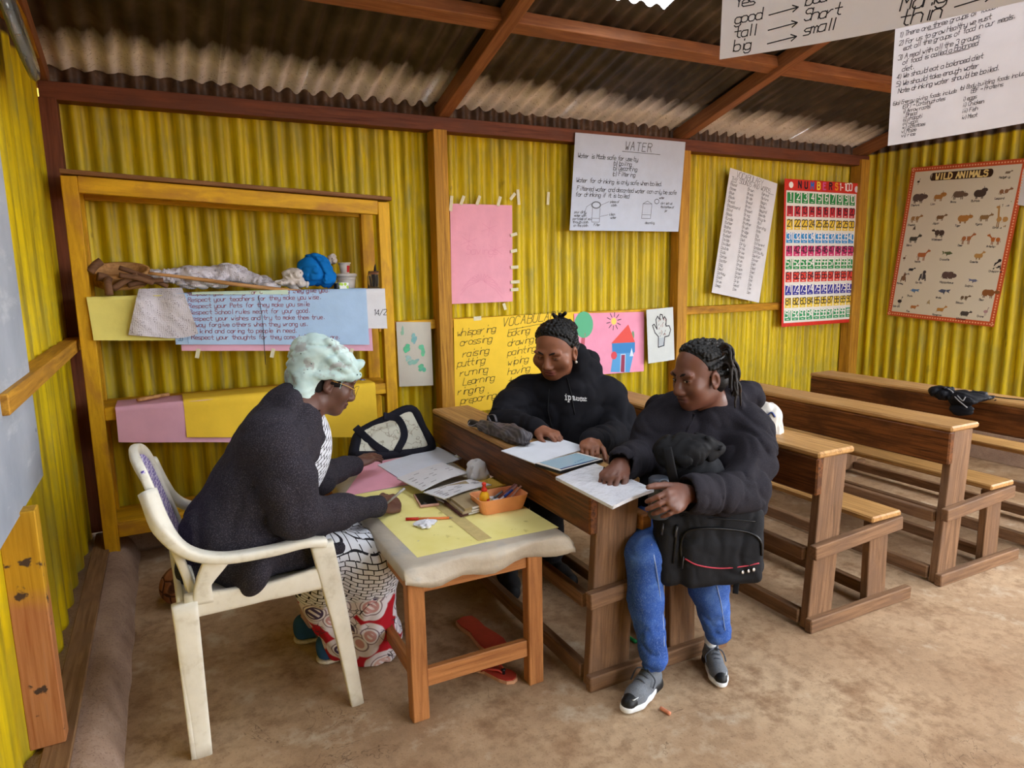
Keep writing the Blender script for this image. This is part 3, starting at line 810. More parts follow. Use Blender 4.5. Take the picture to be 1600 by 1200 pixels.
class Ink:
    """collects flat strokes and patches on a sheet; colours per face through a colour attribute"""
    def __init__(s, sh, e=.0009, seed=1): s.sh = sh; s.V = []; s.F = []; s.C = []; s.e = e; s.r = random.Random(seed)
    def poly(s, pts, c, lift=0.0):
        b = len(s.V)
        for u, v in pts: s.V.append(s.sh.at(u, v, s.e+lift))
        s.F.append(tuple(range(b, b+len(pts)))); s.C.append(c)
    def rect(s, u0, v0, u1, v1, c, lift=0.0):
        a = max(1, round(abs(u1-u0)/.07)); b = max(1, round(abs(v1-v0)/.07))
        for i in range(a):
            for j in range(b):
                p0, p1 = u0+(u1-u0)*i/a, u0+(u1-u0)*(i+1)/a; q0, q1 = v0+(v1-v0)*j/b, v0+(v1-v0)*(j+1)/b
                s.poly([(p0, q0), (p1, q0), (p1, q1), (p0, q1)], c, lift)
    def disc(s, u, v, ru, rv, c, n=14, rot=0.0, lift=0.0):
        ca, sa = math.cos(rot), math.sin(rot)
        s.poly([(u+ru*math.cos(a)*ca-rv*math.sin(a)*sa, v+ru*math.cos(a)*sa+rv*math.sin(a)*ca) for a in [2*math.pi*k/n for k in range(n)]], c, lift)
    def line(s, pts, w, c, lift=0.0):
        for (a, b) in zip(pts[:-1], pts[1:]):
            dx, dy = b[0]-a[0], b[1]-a[1]; L = math.hypot(dx, dy)+1e-9
            nx, ny = -dy/L*w/2, dx/L*w/2; ex, ey = dx/L*w*.3, dy/L*w*.3
            s.poly([(a[0]-ex+nx, a[1]-ey+ny), (a[0]-ex-nx, a[1]-ey-ny), (b[0]+ex-nx, b[1]+ey-ny), (b[0]+ex+nx, b[1]+ey+ny)], c, lift)
    def text(s, u, v, t, h, c, w=None, slant=.12, adv=.66, rise=0.0, jit=.25, bold=None, lift=0.0):
        """h = height of capitals; returns the end u"""
        k = h/7.0; w = w or h*.11; u0 = u
        for chx in t:
            if chx == ' ': u += adv*h*.8; continue
            g = GL.get(chx) or GL.get(chx.lower()) or []
            jx, jy = s.r.uniform(-jit, jit)*k, s.r.uniform(-jit, jit)*k*1.2; sc = 1+s.r.uniform(-.3, .3)*jit*.5
            for st in g:
                pts = []
                for (x, y) in st:
                    yy = (y-2)*k*sc; pts.append((u+x*k*1.02*sc+yy*slant+jx, v+yy+jy+(u-u0)*rise))
                s.line(pts, w, c, lift)
            u += (adv*h if chx not in 'il1.,\':()' else adv*h*.62)
        return u
    def obj(s, name, parent):
        if not s.F: return None
        o = mesh_obj(name, s.V, s.F, M_INK, parent); o["kind"] = "stuff"
        me = o.data; at = me.color_attributes.new('Col', 'FLOAT_COLOR', 'CORNER')
        arr = np.concatenate([np.tile(np.array(c[:4], np.float32), (len(f), 1)) for f, c in zip(s.F, s.C)])
        at.data.foreach_set('color', arr.ravel())
        return o
nt = NT('print_ink', .6, 0, .2); nt.col(nt.attr('Col')[0]); M_INK = nt.m
def flat_sheet(bl, br, tl, bow=0.0, wav=0.0):
    """planar sheet from three corners with a slight bow"""
    bl, br, tl = (np.array(p, float) for p in (bl, br, tl))
    du = br-bl; dv = tl-bl; w = np.linalg.norm(du); h = np.linalg.norm(dv); n = nrm(np.cross(du, dv)); du = du/w; dv = dv/h
    def S(u, v): return bl+du*u+dv*v+n*(bow*math.sin(math.pi*u/w)*(1-v/h*.6)+wav*math.sin(u/w*9+v/h*3))
    return Sheet(S, w, h)
def paper_mat(name, c, var=.05, crease=.25, rough=.75):
    n = NT(name, rough, 0, .2); c = hexc(c)
    n.col(n.ramp(n.noise(9, 4), [(.3, tuple(x*(1-var) for x in c[:3])+(1,)), (.7, tuple(min(1, x*(1+var)) for x in c[:3])+(1,))]))
    n.bump(n.noise(11, 5, .6), crease, .01); return n.m
M_WHITE = paper_mat('white_paper', '#d9d8dc'); M_LBLUE = paper_mat('pale_blue_paper', '#a9c4e2'); M_PINK = paper_mat('pink_paper', '#eba6b8')
M_YELP = paper_mat('yellow_paper', '#f2c93c'); M_LYEL = paper_mat('lemon_paper', '#e8dc7c'); M_PWHITE = paper_mat('bluish_white_paper', '#c3cee0')
M_LPINK = paper_mat('dusty_pink_paper', '#dfa9bd'); M_TAPE = plain('masking_tape', '#d8d0b0', .6)
BLACK = hexc('#26242c'); RED = hexc('#9c3038')
# ------------------------------------------------------------------ papers on the back and right walls
def wall_paper(name, q, mat, label, Y=3.952, bow=.004, cat='poster', wav=0.0, **kw):
    """q = pixel corners bl, br, tl on the plane y = Y"""
    sh = flat_sheet(on_y(*q[0], Y), on_y(*q[1], Y), on_y(*q[2], Y), bow, wav)
    o = sh.paper(name, mat, None, label=label, cat=cat, **kw)
    c = sh.at(sh.w/2, 0); recentre(o, c)
    return sh, o
def tape(o, pts, Y=3.945, w=.02):
    """masking tape strips: pixel segments"""
    for a, b in pts:
        A = on_y(*a, Y); B = on_y(*b, Y)
        board('tape', A, B, w, .0015, M_TAPE, o, (0, -1, 0), 0)
# pink relief paper
sh, o = wall_paper('pink_paper', [(706, 475), (801, 471), (703, 318)], M_PINK, 'pink paper with a faint embossed drawing taped beside the main post')
ik = Ink(sh); cc = hexc('#d98ba2')
for k in range(14):
    a = k/14*math.pi; ik.line([(.2+.02*math.cos(a), .13+.01*math.sin(a)), (.2+.1*math.cos(a), .08+.1*math.sin(a)), (.2+.15*math.cos(a), .02+.14*math.sin(a))], .0015, cc)
for x, y in ((.12, .38), (.26, .46), (.3, .33)):
    for k in range(6): ik.line([(x, y), (x+.06*math.cos(k*1.05+.4), y+.05*math.sin(k*1.05+.4))], .0012, cc)
ik.text(.1, .30, 'Savings', .05, cc, .0016)
ik.obj('drawing', o)
tape(o, [((704, 330), (706, 306)), ((720, 320), (725, 306)), ((745, 320), (750, 306)), ((778, 322), (782, 307)), ((797, 312), (805, 302)), ((798, 368), (808, 365)), ((798, 393), (808, 391)), ((798, 418), (810, 417)), ((798, 441), (812, 440)), ((798, 453), (810, 452)), ((787, 474), (790, 484))])
for a, b in (((809, 296), (811, 320)), ((857, 300), (856, 320))):
    st = board('masking_tape', on_y(*a, 3.966), on_y(*b, 3.966), .02, .0015, M_TAPE, None, (0, -1, 0), 0, label='short strip of masking tape stuck %s of the pink paper' % ('just right' if a[0] < 830 else 'farther right'), cat='tape')
# WATER sheet
sh, o = wall_paper('water_poster', [(890, 360), (1060, 362), (899, 207)], M_PWHITE, 'bluish white sheet headed WATER with handwriting and two drawings', Y=3.868, bow=.01, cat='poster')
ik = Ink(sh, seed=2); W, H = sh.w, sh.h
ik.text(W*.43, H*.86, 'WATER', .055, BLACK, .004, adv=.85); ik.line([(W*.41, H*.845), (W*.76, H*.84)], .003, BLACK)
for (u, v, t) in ((.03, .75, 'Water is Made safe for use by'), (.33, .695, '(a) boiling'), (.34, .645, 'b) Decanting'), (.33, .585, '(c) Filtering'), (.03, .50, 'Water for drinking is only safe when boiled.'), (.04, .415, 'Filtered water and decanted water can only be safe'), (.03, .355, 'for drinking if it is boiled')):
    ik.text(W*u, H*v, t, .028, BLACK, .0034, adv=.62)
ik.disc(W*.21, H*.27, .038, .024, hexc('#5f6570')); ik.disc(W*.21, H*.27, .029, .017, hexc('#c3cee0'), lift=.0003)
for (u, v, t) in ((.03, .18, 'pour dirty'), (.03, .145, 'water with'), (.02, .11, 'particles of soil'), (.02, .075, 'through cloth'), (.03, .04, 'on the cloth'), (.33, .30, 'piece of'), (.34, .26, 'cloth'), (.33, .165, 'clean'), (.34, .13, 'water'), (.20, .05, 'Filter'), (.66, .08, 'decanting'), (.80, .30, 'dirt left at'), (.80, .26, 'the bottom of'), (.84, .22, 'jar'), (.78, .36, 'water')):
    ik.text(W*u, H*v, t, .016, BLACK, .0024, adv=.6)
for x in (.18, .245): ik.line([(W*x, H*.24), (W*x, H*.09)], .0025, BLACK)
ik.line([(W*.18, H*.09), (W*.245, H*.09)], .0025, BLACK); ik.line([(W*.18, H*.13), (W*.245, H*.13)], .002, BLACK)
for x0 in (.63,):
    ik.line([(W*.63, H*.30), (W*.625, H*.14), (W*.71, H*.14), (W*.715, H*.30), (W*.63, H*.30), (W*.67, H*.33), (W*.715, H*.30)], .0025, BLACK); ik.line([(W*.63, H*.18), (W*.71, H*.18)], .002, BLACK)
ik.disc(W*.76, H*.33, .022, .018, hexc('#5f6570')); ik.disc(W*.76, H*.33, .017, .013, hexc('#c3cee0'), lift=.0003)
ik.line([(W*.1, H*.12), (W*.13, H*.25), (W*.19, H*.30)], .002, BLACK); ik.line([(W*.25, H*.27), (W*.32, H*.31)], .002, BLACK); ik.line([(W*.25, H*.15), (W*.32, H*.17)], .002, BLACK)
ik.obj('handwriting', o)
# yellow vocabulary sheet
sh, o = wall_paper('vocabulary_sheet', [(711, 647), (905, 622), (709, 499)], M_YELP, 'large yellow vocabulary sheet on the wall behind the woman in the hoodie', Y=3.918, bow=.006)
ik = Ink(sh, seed=3); W, H = sh.w, sh.h; G = hexc('#4a4420')
ik.text(W*.36, H*.89, 'VOCABULARY', .055, G, .004, slant=.25, adv=.8, rise=.06); ik.line([(W*.42, H*.85), (W*.85, H*.92)], .003, G)
for k, t in enumerate(('whispering', 'crossing', 'raising', 'putting', 'running', 'Learning', 'ringing', 'preparing')):
    ik.text(W*(.02+.02*(k % 3)), H*(.82-.10*k-.02*(k > 1)), t, .046, G, .0036, slant=.25, adv=.62, rise=.05)
for k, t in enumerate(('baking', 'drawing', 'painting', 'wiping', 'having', 'teaching')):
    ik.text(W*.40, H*(.78-.105*k), t, .046, G, .0036, slant=.25, adv=.62, rise=.08)
ik.obj('handwriting', o)
tape(o, [((740, 498), (752, 497))], 3.916, .025)
# house drawing
sh, o = wall_paper('house_drawing', [(898, 588), (1006, 580), (897, 490)], paper_mat('rose_paper', '#ee9db9'), 'pink sheet with a crayon blue house, red roof, tree and sun', Y=3.912, bow=.004)
ik = Ink(sh, seed=4); W, H = sh.w, sh.h
g2 = hexc('#5fb48a')
ik.disc(W*.13, H*.82, .075, .09, g2, 20); ik.poly([(W*.08, H*.4), (W*.13, H*.4), (W*.15, H*.68), (W*.10, H*.68)], hexc('#c2606e'))
ik.poly([(W*.5, H*.03), (W*.78, H*.0), (W*.86, H*.40), (W*.86, H*.50), (W*.52, H*.50), (W*.53, H*.25)], hexc('#5b9fd6'))
ik.poly([(W*.53, H*.33), (W*.86, H*.33), (W*.86, H*.50), (W*.52, H*.50)], hexc('#3f86c4'), .0003)
ik.poly([(W*.51, H*.50), (W*.86, H*.50), (W*.76, H*.80)], hexc('#e2574f'), .0004)
ik.poly([(W*.645, H*.02), (W*.70, H*.01), (W*.71, H*.30), (W*.66, H*.30)], hexc('#9a3d58'), .0006)
ik.line([(W*.64, H*.02), (W*.65, H*.31), (W*.715, H*.31), (W*.71, H*.02)], .005, hexc('#cfd7ea'), .0007)
ik.poly([(W*.78, H*.27), (W*.84, H*.27), (W*.81, H*.41)], hexc('#d6e2f2'), .0006); ik.disc(W*.55, H*.30, .025, .028, hexc('#d94f58'), lift=.0007)
ik.disc(W*.83, H*.62, .012, .03, hexc('#7a9a78')); ik.disc(W*.55, H*.86, .022, .024, hexc('#efd56a'))
for k in range(10):
    a = k*.628+.2; ik.line([(W*.55+.032*math.cos(a), H*.86+.032*math.sin(a)), (W*.55+.062*math.cos(a), H*.86+.062*math.sin(a))], .005, BLACK)
ik.obj('crayon_drawing', o)
# hand drawing
sh, o = wall_paper('hand_drawing', [(1013, 568), (1054, 562), (1010, 484)], paper_mat('grey_white_paper', '#cfd4d2'), 'small white sheet with a decorated hand outline next to the house drawing', Y=3.865, bow=.003)
ik = Ink(sh, seed=5); W, H = sh.w, sh.h
hp = [(.38, .28), (.40, .48), (.28, .56), (.20, .70), (.26, .72), (.36, .62), (.33, .80), (.40, .86), (.46, .80), (.50, .89), (.57, .88), (.60, .80), (.66, .84), (.72, .78), (.70, .66), (.82, .66), (.88, .58), (.80, .47), (.64, .46), (.60, .30), (.38, .28)]
hp = [(W*a, H*b) for a, b in hp]
ik.line(hp, .007, BLACK)
for k in range(26):
    a, b = ik.r.uniform(.42, .68), ik.r.uniform(.45, .8); ik.line([(W*a, H*b), (W*a+.006, H*b+.012)], .003, hexc('#a0584a') if k % 2 else BLACK)
for k in range(4): ik.line([(W*(.43+.05*k), H*.3), (W*(.43+.05*k), H*.45)], .003, hexc('#6a86a8'))
ik.obj('crayon_drawing', o)
# green prints
sh, o = wall_paper('leaf_print_sheet', [(624, 604), (677, 602), (619, 503)], paper_mat('grey_paper_sheet', '#c4c0b4'), 'small white sheet with green finger-paint prints beside the shelf', Y=3.915, bow=.003)
ik = Ink(sh, seed=6); W, H = sh.w, sh.h
for (u, v, a, b, r, c) in ((.16, .86, .012, .035, .1, '#8fb8a0'), (.5, .74, .02, .035, -.3, '#7fb6ae'), (.25, .6, .028, .032, -.6, '#5fbf95'), (.7, .56, .022, .036, 0, '#6cc29c'), (.42, .38, .04, .02, .5, '#8fb9ae'), (.68, .3, .024, .032, 0, '#63b894'), (.3, .44, .02, .02, 0, '#9fc3bb')):
    for k in range(7):
        ik.disc(W*u+ik.r.uniform(-a, a)*.55, H*v+ik.r.uniform(-b, b)*.6, a*ik.r.uniform(.35, .6), b*ik.r.uniform(.3, .55), tuple(x*ik.r.uniform(.85, 1.1) for x in hexc(c)[:3])+(1,), 8, r, lift=.00006*k)
ik.obj('finger_paint', o)
# long vocabulary list
sh, o = wall_paper('word_list', [(1112, 457), (1186, 473), (1141, 262)], M_WHITE, 'long narrow white list of handwritten words hanging askew between post and chart', Y=3.9, bow=.006)
ik = Ink(sh, seed=7); W, H = sh.w, sh.h
ik.text(W*.14, H*.945, 'VOCABULARY', .042, BLACK, .0025); ik.text(W*.05, H*.905, 'THY SOUNDS AND WORDS', .032, BLACK, .0025); ik.line([(W*.05, H*.90), (W*.95, H*.90)], .0025, BLACK)
w1 = 'Blood Blame Blue Block Bread Blackboard Blind Black Bundle Butter Bathe Button Bucket Divide Divided Double Duck Dance Doctor Dog Deal Donkey Dust Drum Deep'.split()
w2 = 'Brown Break Bride Bread Brain Breast Bring Broke Brother Brush Bridge Break Diet Dirty Drink Drive Dress Drum Drop Dream Drawn Draft Drip Dead Dim'.split()
w3 = 'Behind Before Began Below Beyond Beside Bicycle Boil Boarding Bite Big Boat Different October Difficulty Dentist Dinner Dish Died Diet Dig Dot Dip Dim Den'.split()
for k in range(25):
    for cx, ws in ((.05, w1), (.40, w2), (.70, w3)): ik.text(W*cx, H*(.87-.034*k), ws[k], .021, BLACK, .0024, adv=.62)
ik.obj('handwriting', o)
# number chart
sh, o = wall_paper('number_chart', [(1221, 511), (1336, 503), (1226, 279)], plain('red_card', '#d2352c', .4), 'red number chart with coloured rows of numbers 1 to 100', Y=3.89, bow=.012, cat='chart')
ik = Ink(sh, seed=8); W, H = sh.w, sh.h
ik.rect(.02, .03, W-.05, H*.925, hexc('#e6e4de'))
rows = ['#2f8a48', '#c8323a', '#e8c440', '#3a8fd0', '#d23a72', '#2f9050', '#e0483c', '#3a3a9c', '#eacb48', '#3f9c68']
dk = hexc('#2a2430'); wh = hexc('#f4f2ee')
for r in range(10):
    for c in range(10):
        u0 = .03+(W-.085)*c/10; v0 = H*.925-(H*.925-.04)*(r+1)/10
        cw = (W-.085)/10-.012; chh = (H*.925-.04)/10-.022
        ik.rect(u0, v0+.008, u0+cw, v0+.008+chh, hexc(rows[r]), .0003)
        s_ = str(r*10+c+1); hh = .052 if len(s_) < 3 else .04
        ik.text(u0+.008 if len(s_) > 1 else u0+.025, v0+.034, s_, hh, dk if r in (1, 2, 4, 6, 8) else wh, .0075, 0, .62 if len(s_) < 3 else .52, 0, .0, lift=.0006)
        ik.rect(u0+.02, v0+.016, u0+cw-.02, v0+.020, wh, .0006)
for k, (c_, col) in enumerate(zip('NUMBERS', ('#2a2430', '#2a2430', '#2f6ac0', '#f2d040', '#d85a9a', '#2a2430', '#f0a030'))):
    ik.text(W*.17+.07*k, H*.945, c_, .05, hexc(col), .012, 0, .7, 0, .3)
ik.text(W*.70, H*.945, '1-100', .055, wh, .009, 0, .7)
ik.disc(W*.08, H*.962, .024, .024, wh); ik.disc(W*.94, H*.958, .022, .026, hexc('#d8d2e0'))
ik.obj('print', o)
# animal chart on the right wall
q = [(1386, 492), (1553, 511), (1425, 262)]
X_ = 5.29
sh = flat_sheet(on_x(*q[0], X_), on_x(*q[1], X_), on_x(*q[2], X_), .012)
o = sh.paper('animal_chart', plain('orange_border_card', '#c8552a', .45), None, label='WILD ANIMALS chart with an orange border on the right wall', cat='chart')
recentre(o, sh.at(sh.w/2, 0))
ik = Ink(sh, seed=9); W, H = sh.w, sh.h
ik.rect(.035, .035, W-.035, H-.035, hexc('#d9d0bd'))
for k in range(60):
    for (u, v) in ((.017, H*k/60), (W-.017, H*k/60)): ik.disc(u, v+.01, .006, .006, hexc('#f0b890'), 5)
for k in range(42):
    for (u, v) in ((W*k/42, .017), (W*k/42, H-.017)): ik.disc(u+.01, v, .006, .006, hexc('#f0b890'), 5)
ik.rect(W*.22, H*.905, W*.72, H*.955, hexc('#3a2419'), .0003); ik.disc(W*.22, H*.93, .02, H*.025, hexc('#3a2419')); ik.disc(W*.72, H*.93, .02, H*.025, hexc('#3a2419'))
ik.text(W*.25, H*.912, 'WILD ANIMALS', .042, hexc('#f0d890'), .010, 0, .76, 0, 0, lift=.0006)
def beast(u, v, s, c, legs=.5, neck=.3, nl=.3, body=(.5, .26), head=.16, tail=.3, kind=0, flip=1, name=''):
    """u,v centre; s size; generic quadruped, bird (1), sea creature (2), ape (3)"""
    c = hexc(c); d = tuple(x*.6 for x in c[:3])+(1,)
    bu, bv = body[0]*s, body[1]*s
    X = lambda x: u+flip*x*s
    if kind == 2:
        ik.poly([(X(-.7), v), (X(-.3), v+.26*s), (X(.3), v+.2*s), (X(.8), v+.3*s), (X(.62), v+.0*s), (X(.75), v-.2*s), (X(.4), v-.02*s), (X(-.2), v-.18*s)], c); ik.poly([(X(-.1), v-.1*s), (X(.15), v-.1*s), (X(.1), v-.4*s)], d, .0003)
    elif kind == 1:
        ik.disc(u, v, .34*s, .26*s, c); ik.line([(X(.2), v+.1*s), (X(.3), v+.6*s)], .09*s, d); ik.disc(X(.34), v+.65*s, .1*s, .08*s, d)
        for x in (-.08, .1): ik.line([(X(x), v-.2*s), (X(x), v-.75*s)], .05*s, d)
    elif kind == 3:
        ik.disc(u, v, .32*s, .42*s, c); ik.disc(X(.1), v+.5*s, .2*s, .2*s, c, lift=.0002); ik.disc(X(.14), v+.46*s, .1*s, .1*s, d, lift=.0005)
        ik.line([(X(-.3), v+.2*s), (X(-.4), v-.5*s)], .16*s, d); ik.line([(X(.25), v+.1*s), (X(.35), v-.5*s)], .14*s, d)
    else:
        for x in (-.40, -.28, .24, .38): ik.line([(X(x*body[0]*2), v), (X(x*body[0]*2), v-bv*.6-legs*s*.6)], .085*s, d)
        ik.disc(u, v, bu, bv, c, 16); ik.disc(X(-.28), v+.02*s, bv*.95, bv*.98, c, lift=.0001); ik.disc(X(.28), v+.03*s, bv*.9, bv*1.0, c, lift=.0001)
        hx, hy = body[0]*.9+neck, nl
        ik.line([(X(body[0]*.7), v+bv*.3), (X(hx), v+hy*s)], .17*s, c, .0002); ik.disc(X(hx+.06), v+hy*s, head*s*1.25, head*s*.85, c, 10, lift=.0003)
        ik.line([(X(hx), v+hy*s), (X(hx-.03), v+hy*s+head*s*1.4)], .05*s, d, .0004)
        ik.line([(X(-body[0]*.9), v+bv*.3), (X(-body[0]*1.15), v-tail*s)], .05*s, d)
    if name: ik.text(u-.05, v-.6*s-.018, name, .014, dk, .003, 0, .62, 0, 0)
B = [(.12, .80, .115, '#5a4a44', dict(body=(.55, .42), neck=.1, nl=.1, head=.3), 'Elephant'), (.31, .80, .105, '#a8763c', dict(neck=.02, nl=.25, head=.3), 'Lion'), (.49, .81, .11, '#6e5a4c', dict(body=(.6, .34), neck=.1, nl=-.05, head=.24), 'Rhino'), (.67, .81, .105, '#4a3c36', dict(body=(.45, .4), neck=-.05, nl=.35, head=.28), 'Buffalo'), (.86, .815, .09, '#8a6040', dict(legs=.3), 'Leopard'),
     (.12, .665, .10, '#a07848', {}, 'Cheetah'), (.36, .67, .085, '#7a5a3a', dict(flip=1), 'Jaguar'), (.57, .66, .105, '#b07a3c', dict(body=(.4, .36), nl=.2, head=.24), 'Tiger'), (.745, .665, .095, '#8c6c44', {}, 'Hyena'), (.89, .65, .115, '#b88a4e', dict(neck=.05, nl=1.2, legs=.9, head=.15, flip=-1), 'Giraffe'), (.93, .76, .05, '#b8a05a', dict(kind=2), 'Snake'),
     (.14, .53, .10, '#4a4640', dict(nl=.4, head=.2), 'Zebra'), (.38, .57, .10, '#4c3c34', dict(flip=-1, body=(.5, .34)), 'Wildebeest'), (.63, .535, .10, '#a8683c', dict(nl=.5, legs=.8), 'Deer'), (.87, .53, .095, '#b5652c', dict(nl=.5, flip=-1, legs=.7), 'Antelope'), (.13, .60, .04, '#4c4038', dict(kind=3), ''),
     (.25, .425, .105, '#b0683c', dict(nl=.5, legs=.8), 'Impala'), (.49, .44, .09, '#5c6440', dict(kind=2, flip=-1), 'Crocodile'), (.76, .43, .085, '#b88c50', dict(body=(.3, .3), nl=.5), 'Gazelle'), (.93, .38, .095, '#2c2628', dict(kind=3), 'Chimpanzee'), (.08, .40, .05, '#6a4a3a', dict(kind=1), ''),
     (.17, .325, .06, '#2e2a2c', dict(legs=.2), 'Skunk'), (.11, .265, .085, '#7c5c44', dict(kind=3), 'Monkey'), (.30, .285, .105, '#4a4448', dict(kind=3), 'Gorilla'), (.53, .30, .11, '#5e4a46', dict(body=(.6, .4), legs=.2, neck=-.02, nl=0, head=.3), 'Hippopotamus'), (.76, .275, .075, '#6a6e8c', dict(kind=2, flip=-1), 'Dolphin'),
     (.90, .205, .105, '#8a5830', dict(body=(.55, .38), nl=.15, head=.24), 'Bear'), (.24, .185, .085, '#5c7ea8', dict(kind=2), 'Shark'), (.52, .195, .10, '#4e566e', dict(kind=2), 'Whale'), (.71, .165, .075, '#6a5640', dict(legs=.4), 'Baboon'), (.11, .105, .085, '#2c2628', dict(kind=1), 'Ostrich'),
     (.26, .075, .07, '#b0703c', dict(legs=.3), 'Fox'), (.40, .115, .045, '#b09a70', dict(kind=3), ''), (.52, .075, .08, '#b8823c', dict(legs=.2, nl=.5, tail=.5), 'Kangaroo'), (.74, .065, .08, '#4c4440', dict(body=(.55, .34), legs=.3), 'Wild boar'), (.91, .09, .07, '#b08a8c', dict(kind=1), 'Crane'), (.09, .905, .05, '#3c3430', dict(kind=1), ''), (.86, .925, .05, '#7a6a58', dict(legs=.1), 'Hedgehog')]
for (a, b, s, c, kw, nm) in B: beast(W*a, H*b, s*.62, c, name=nm, **kw)
ik.obj('print', o)
sh = flat_sheet(on_x(1589, 320, X_), on_x(1660, 330, X_), on_x(1593, 264, X_), .005)
o = sh.paper('wall_paper_sheet', M_WHITE, None, label='white paper at the right edge, just right of the animal chart', cat='poster'); recentre(o, sh.at(sh.w/2, 0))

# ------------------------------------------------------------------ sheets hanging from the roof timbers
M_HANG = paper_mat('hanging_white_paper', '#dedbdf', .04, .3)
_t = M_HANG.node_tree; _tr = _t.nodes.new('ShaderNodeBsdfTranslucent'); _tr.inputs[0].default_value = (.85, .82, .80, 1); _mx = _t.nodes.new('ShaderNodeMixShader'); _mx.inputs[0].default_value = .4
_t.links.new(_t.nodes['Principled BSDF'].outputs[0], _mx.inputs[1]); _t.links.new(_tr.outputs[0], _mx.inputs[2]); _t.links.new(_mx.outputs[0], _t.nodes['Material Output'].inputs[0])
d1 = nrm(np.array([.455, -.89, 0])); bl = np.array([1.392, 1.482, 1.95])
sh = Sheet(lambda u, v: bl+d1*u+np.array([0, 0, 1.0])*v+np.array([.89, .455, 0])*(.02*math.sin(u*5)+.012*math.sin(u*3+v*4)), .84, .6)
o = sh.paper('opposites_poster', M_HANG, None, 14, 10, label='white handwritten sheet of opposite words hanging nearest at the top edge', cat='poster'); recentre(o, sh.at(.42, 0))
ik = Ink(sh, seed=11); 
for v, a, b, c, d in ((.014, 'big', 'small', 'thin', 'fat'), (.047, 'tall', 'Short', 'Many', 'few'), (.084, 'good', 'bad', 'hot', 'cold'), (.124, 'Yes', 'No', 'new', 'old'), (.165, 'up', 'down', 'in', 'out')):
    ik.text(.035, v, a, .028, BLACK, .0028, .1, .6); ik.line([(.12, v+.006), (.19, v+.012)], .003, BLACK); ik.line([(.176, v+.019), (.19, v+.012), (.178, v+.003)], .003, BLACK)
    ik.text(.205, v+.012, b, .028, BLACK, .0028, .2, .62)
    ik.text(.42, v-.01, c, .036, BLACK, .003, .2, .66); ik.line([(.53, v+.006), (.60, v+.012)], .003, BLACK); ik.line([(.586, v+.019), (.60, v+.012), (.588, v+.003)], .003, BLACK); ik.text(.64, v, d, .036, BLACK, .003, .2, .66)
ik.obj('handwriting', o)
M_STR = plain('thin_string', '#c8c0a8', .8)
def hang(shx, w, h, top, ends):
    for u in ends:
        p = shx.at(u, h-.01); sweep('string', [p, (p[0], p[1], (p[2]+roofz(p[1])-.04)/2), (p[0], p[1], roofz(p[1])-.005)], .003, .003, M_STR, top, sec=5, n=2)
hang(sh, .84, .6, o, (.05, .42, .79))
bl2 = on_x(1387, 228, 2.8); tl2 = on_x(1400, 28, 2.8)
sh = Sheet(lambda u, v: np.array([2.8+.012*math.sin(u*6), bl2[1]+.008*v-u, bl2[2]-.01*u+v]), .86, .62)
o = sh.paper('food_groups_poster', M_HANG, None, 14, 10, label='white handwritten sheet about three food groups hanging below the top right corner', cat='poster'); recentre(o, sh.at(.43, 0))
ik = Ink(sh, seed=12)
for (u, v, t) in ((.26, .485, 'FOOD'), (.02, .425, '1) There are three groups of foods.'), (.02, .393, '2) For us to grow Healthy we must'), (.04, .370, 'eat all the groups of food in our meals.'), (.02, .337, '3) A meal with all the 3 groups'), (.04, .314, 'of food is called a Balanced'), (.04, .288, 'diet.'), (.02, .262, '4) We should eat a balanced diet'), (.02, .232, '5) We should take enough water'), (.03, .205, 'Note drinking water should be boiled.'), (.012, .160, '6)a) Energy giving foods include'), (.05, .140, '(EGF) > Carbohydrates'), (.055, .122, 'i) Arrow roots'), (.07, .106, 'Bread'), (.055, .09, 'ii) chapati'), (.055, .074, 'iii) ugali'), (.055, .058, 'iv) potatoes'), (.055, .042, 'v) Maize'), (.055, .026, 'vi) rice'), (.275, .165, '(b) Body building foods include'), (.32, .145, 'BBF > Proteins'), (.29, .122, 'i) eggs'), (.29, .100, 'ii) Chicken'), (.29, .078, 'iii) Fish'), (.29, .055, 'iv) Meat'), (.52, .175, '(c) Protective foods'), (.52, .04, 'eg fruits')):
    ik.text(u, v, t, .019 if v > .2 else .0145, BLACK, .0022 if v > .2 else .0018, .15, .60)
ik.line([(.135, .421), (.185, .421)], .002, BLACK); ik.line([(.215, .310), (.30, .310)], .002, BLACK); ik.line([(.25, .480), (.34, .485)], .0025, BLACK)
ik.obj('handwriting', o); hang(sh, .86, .62, o, (.04, .45, .82))
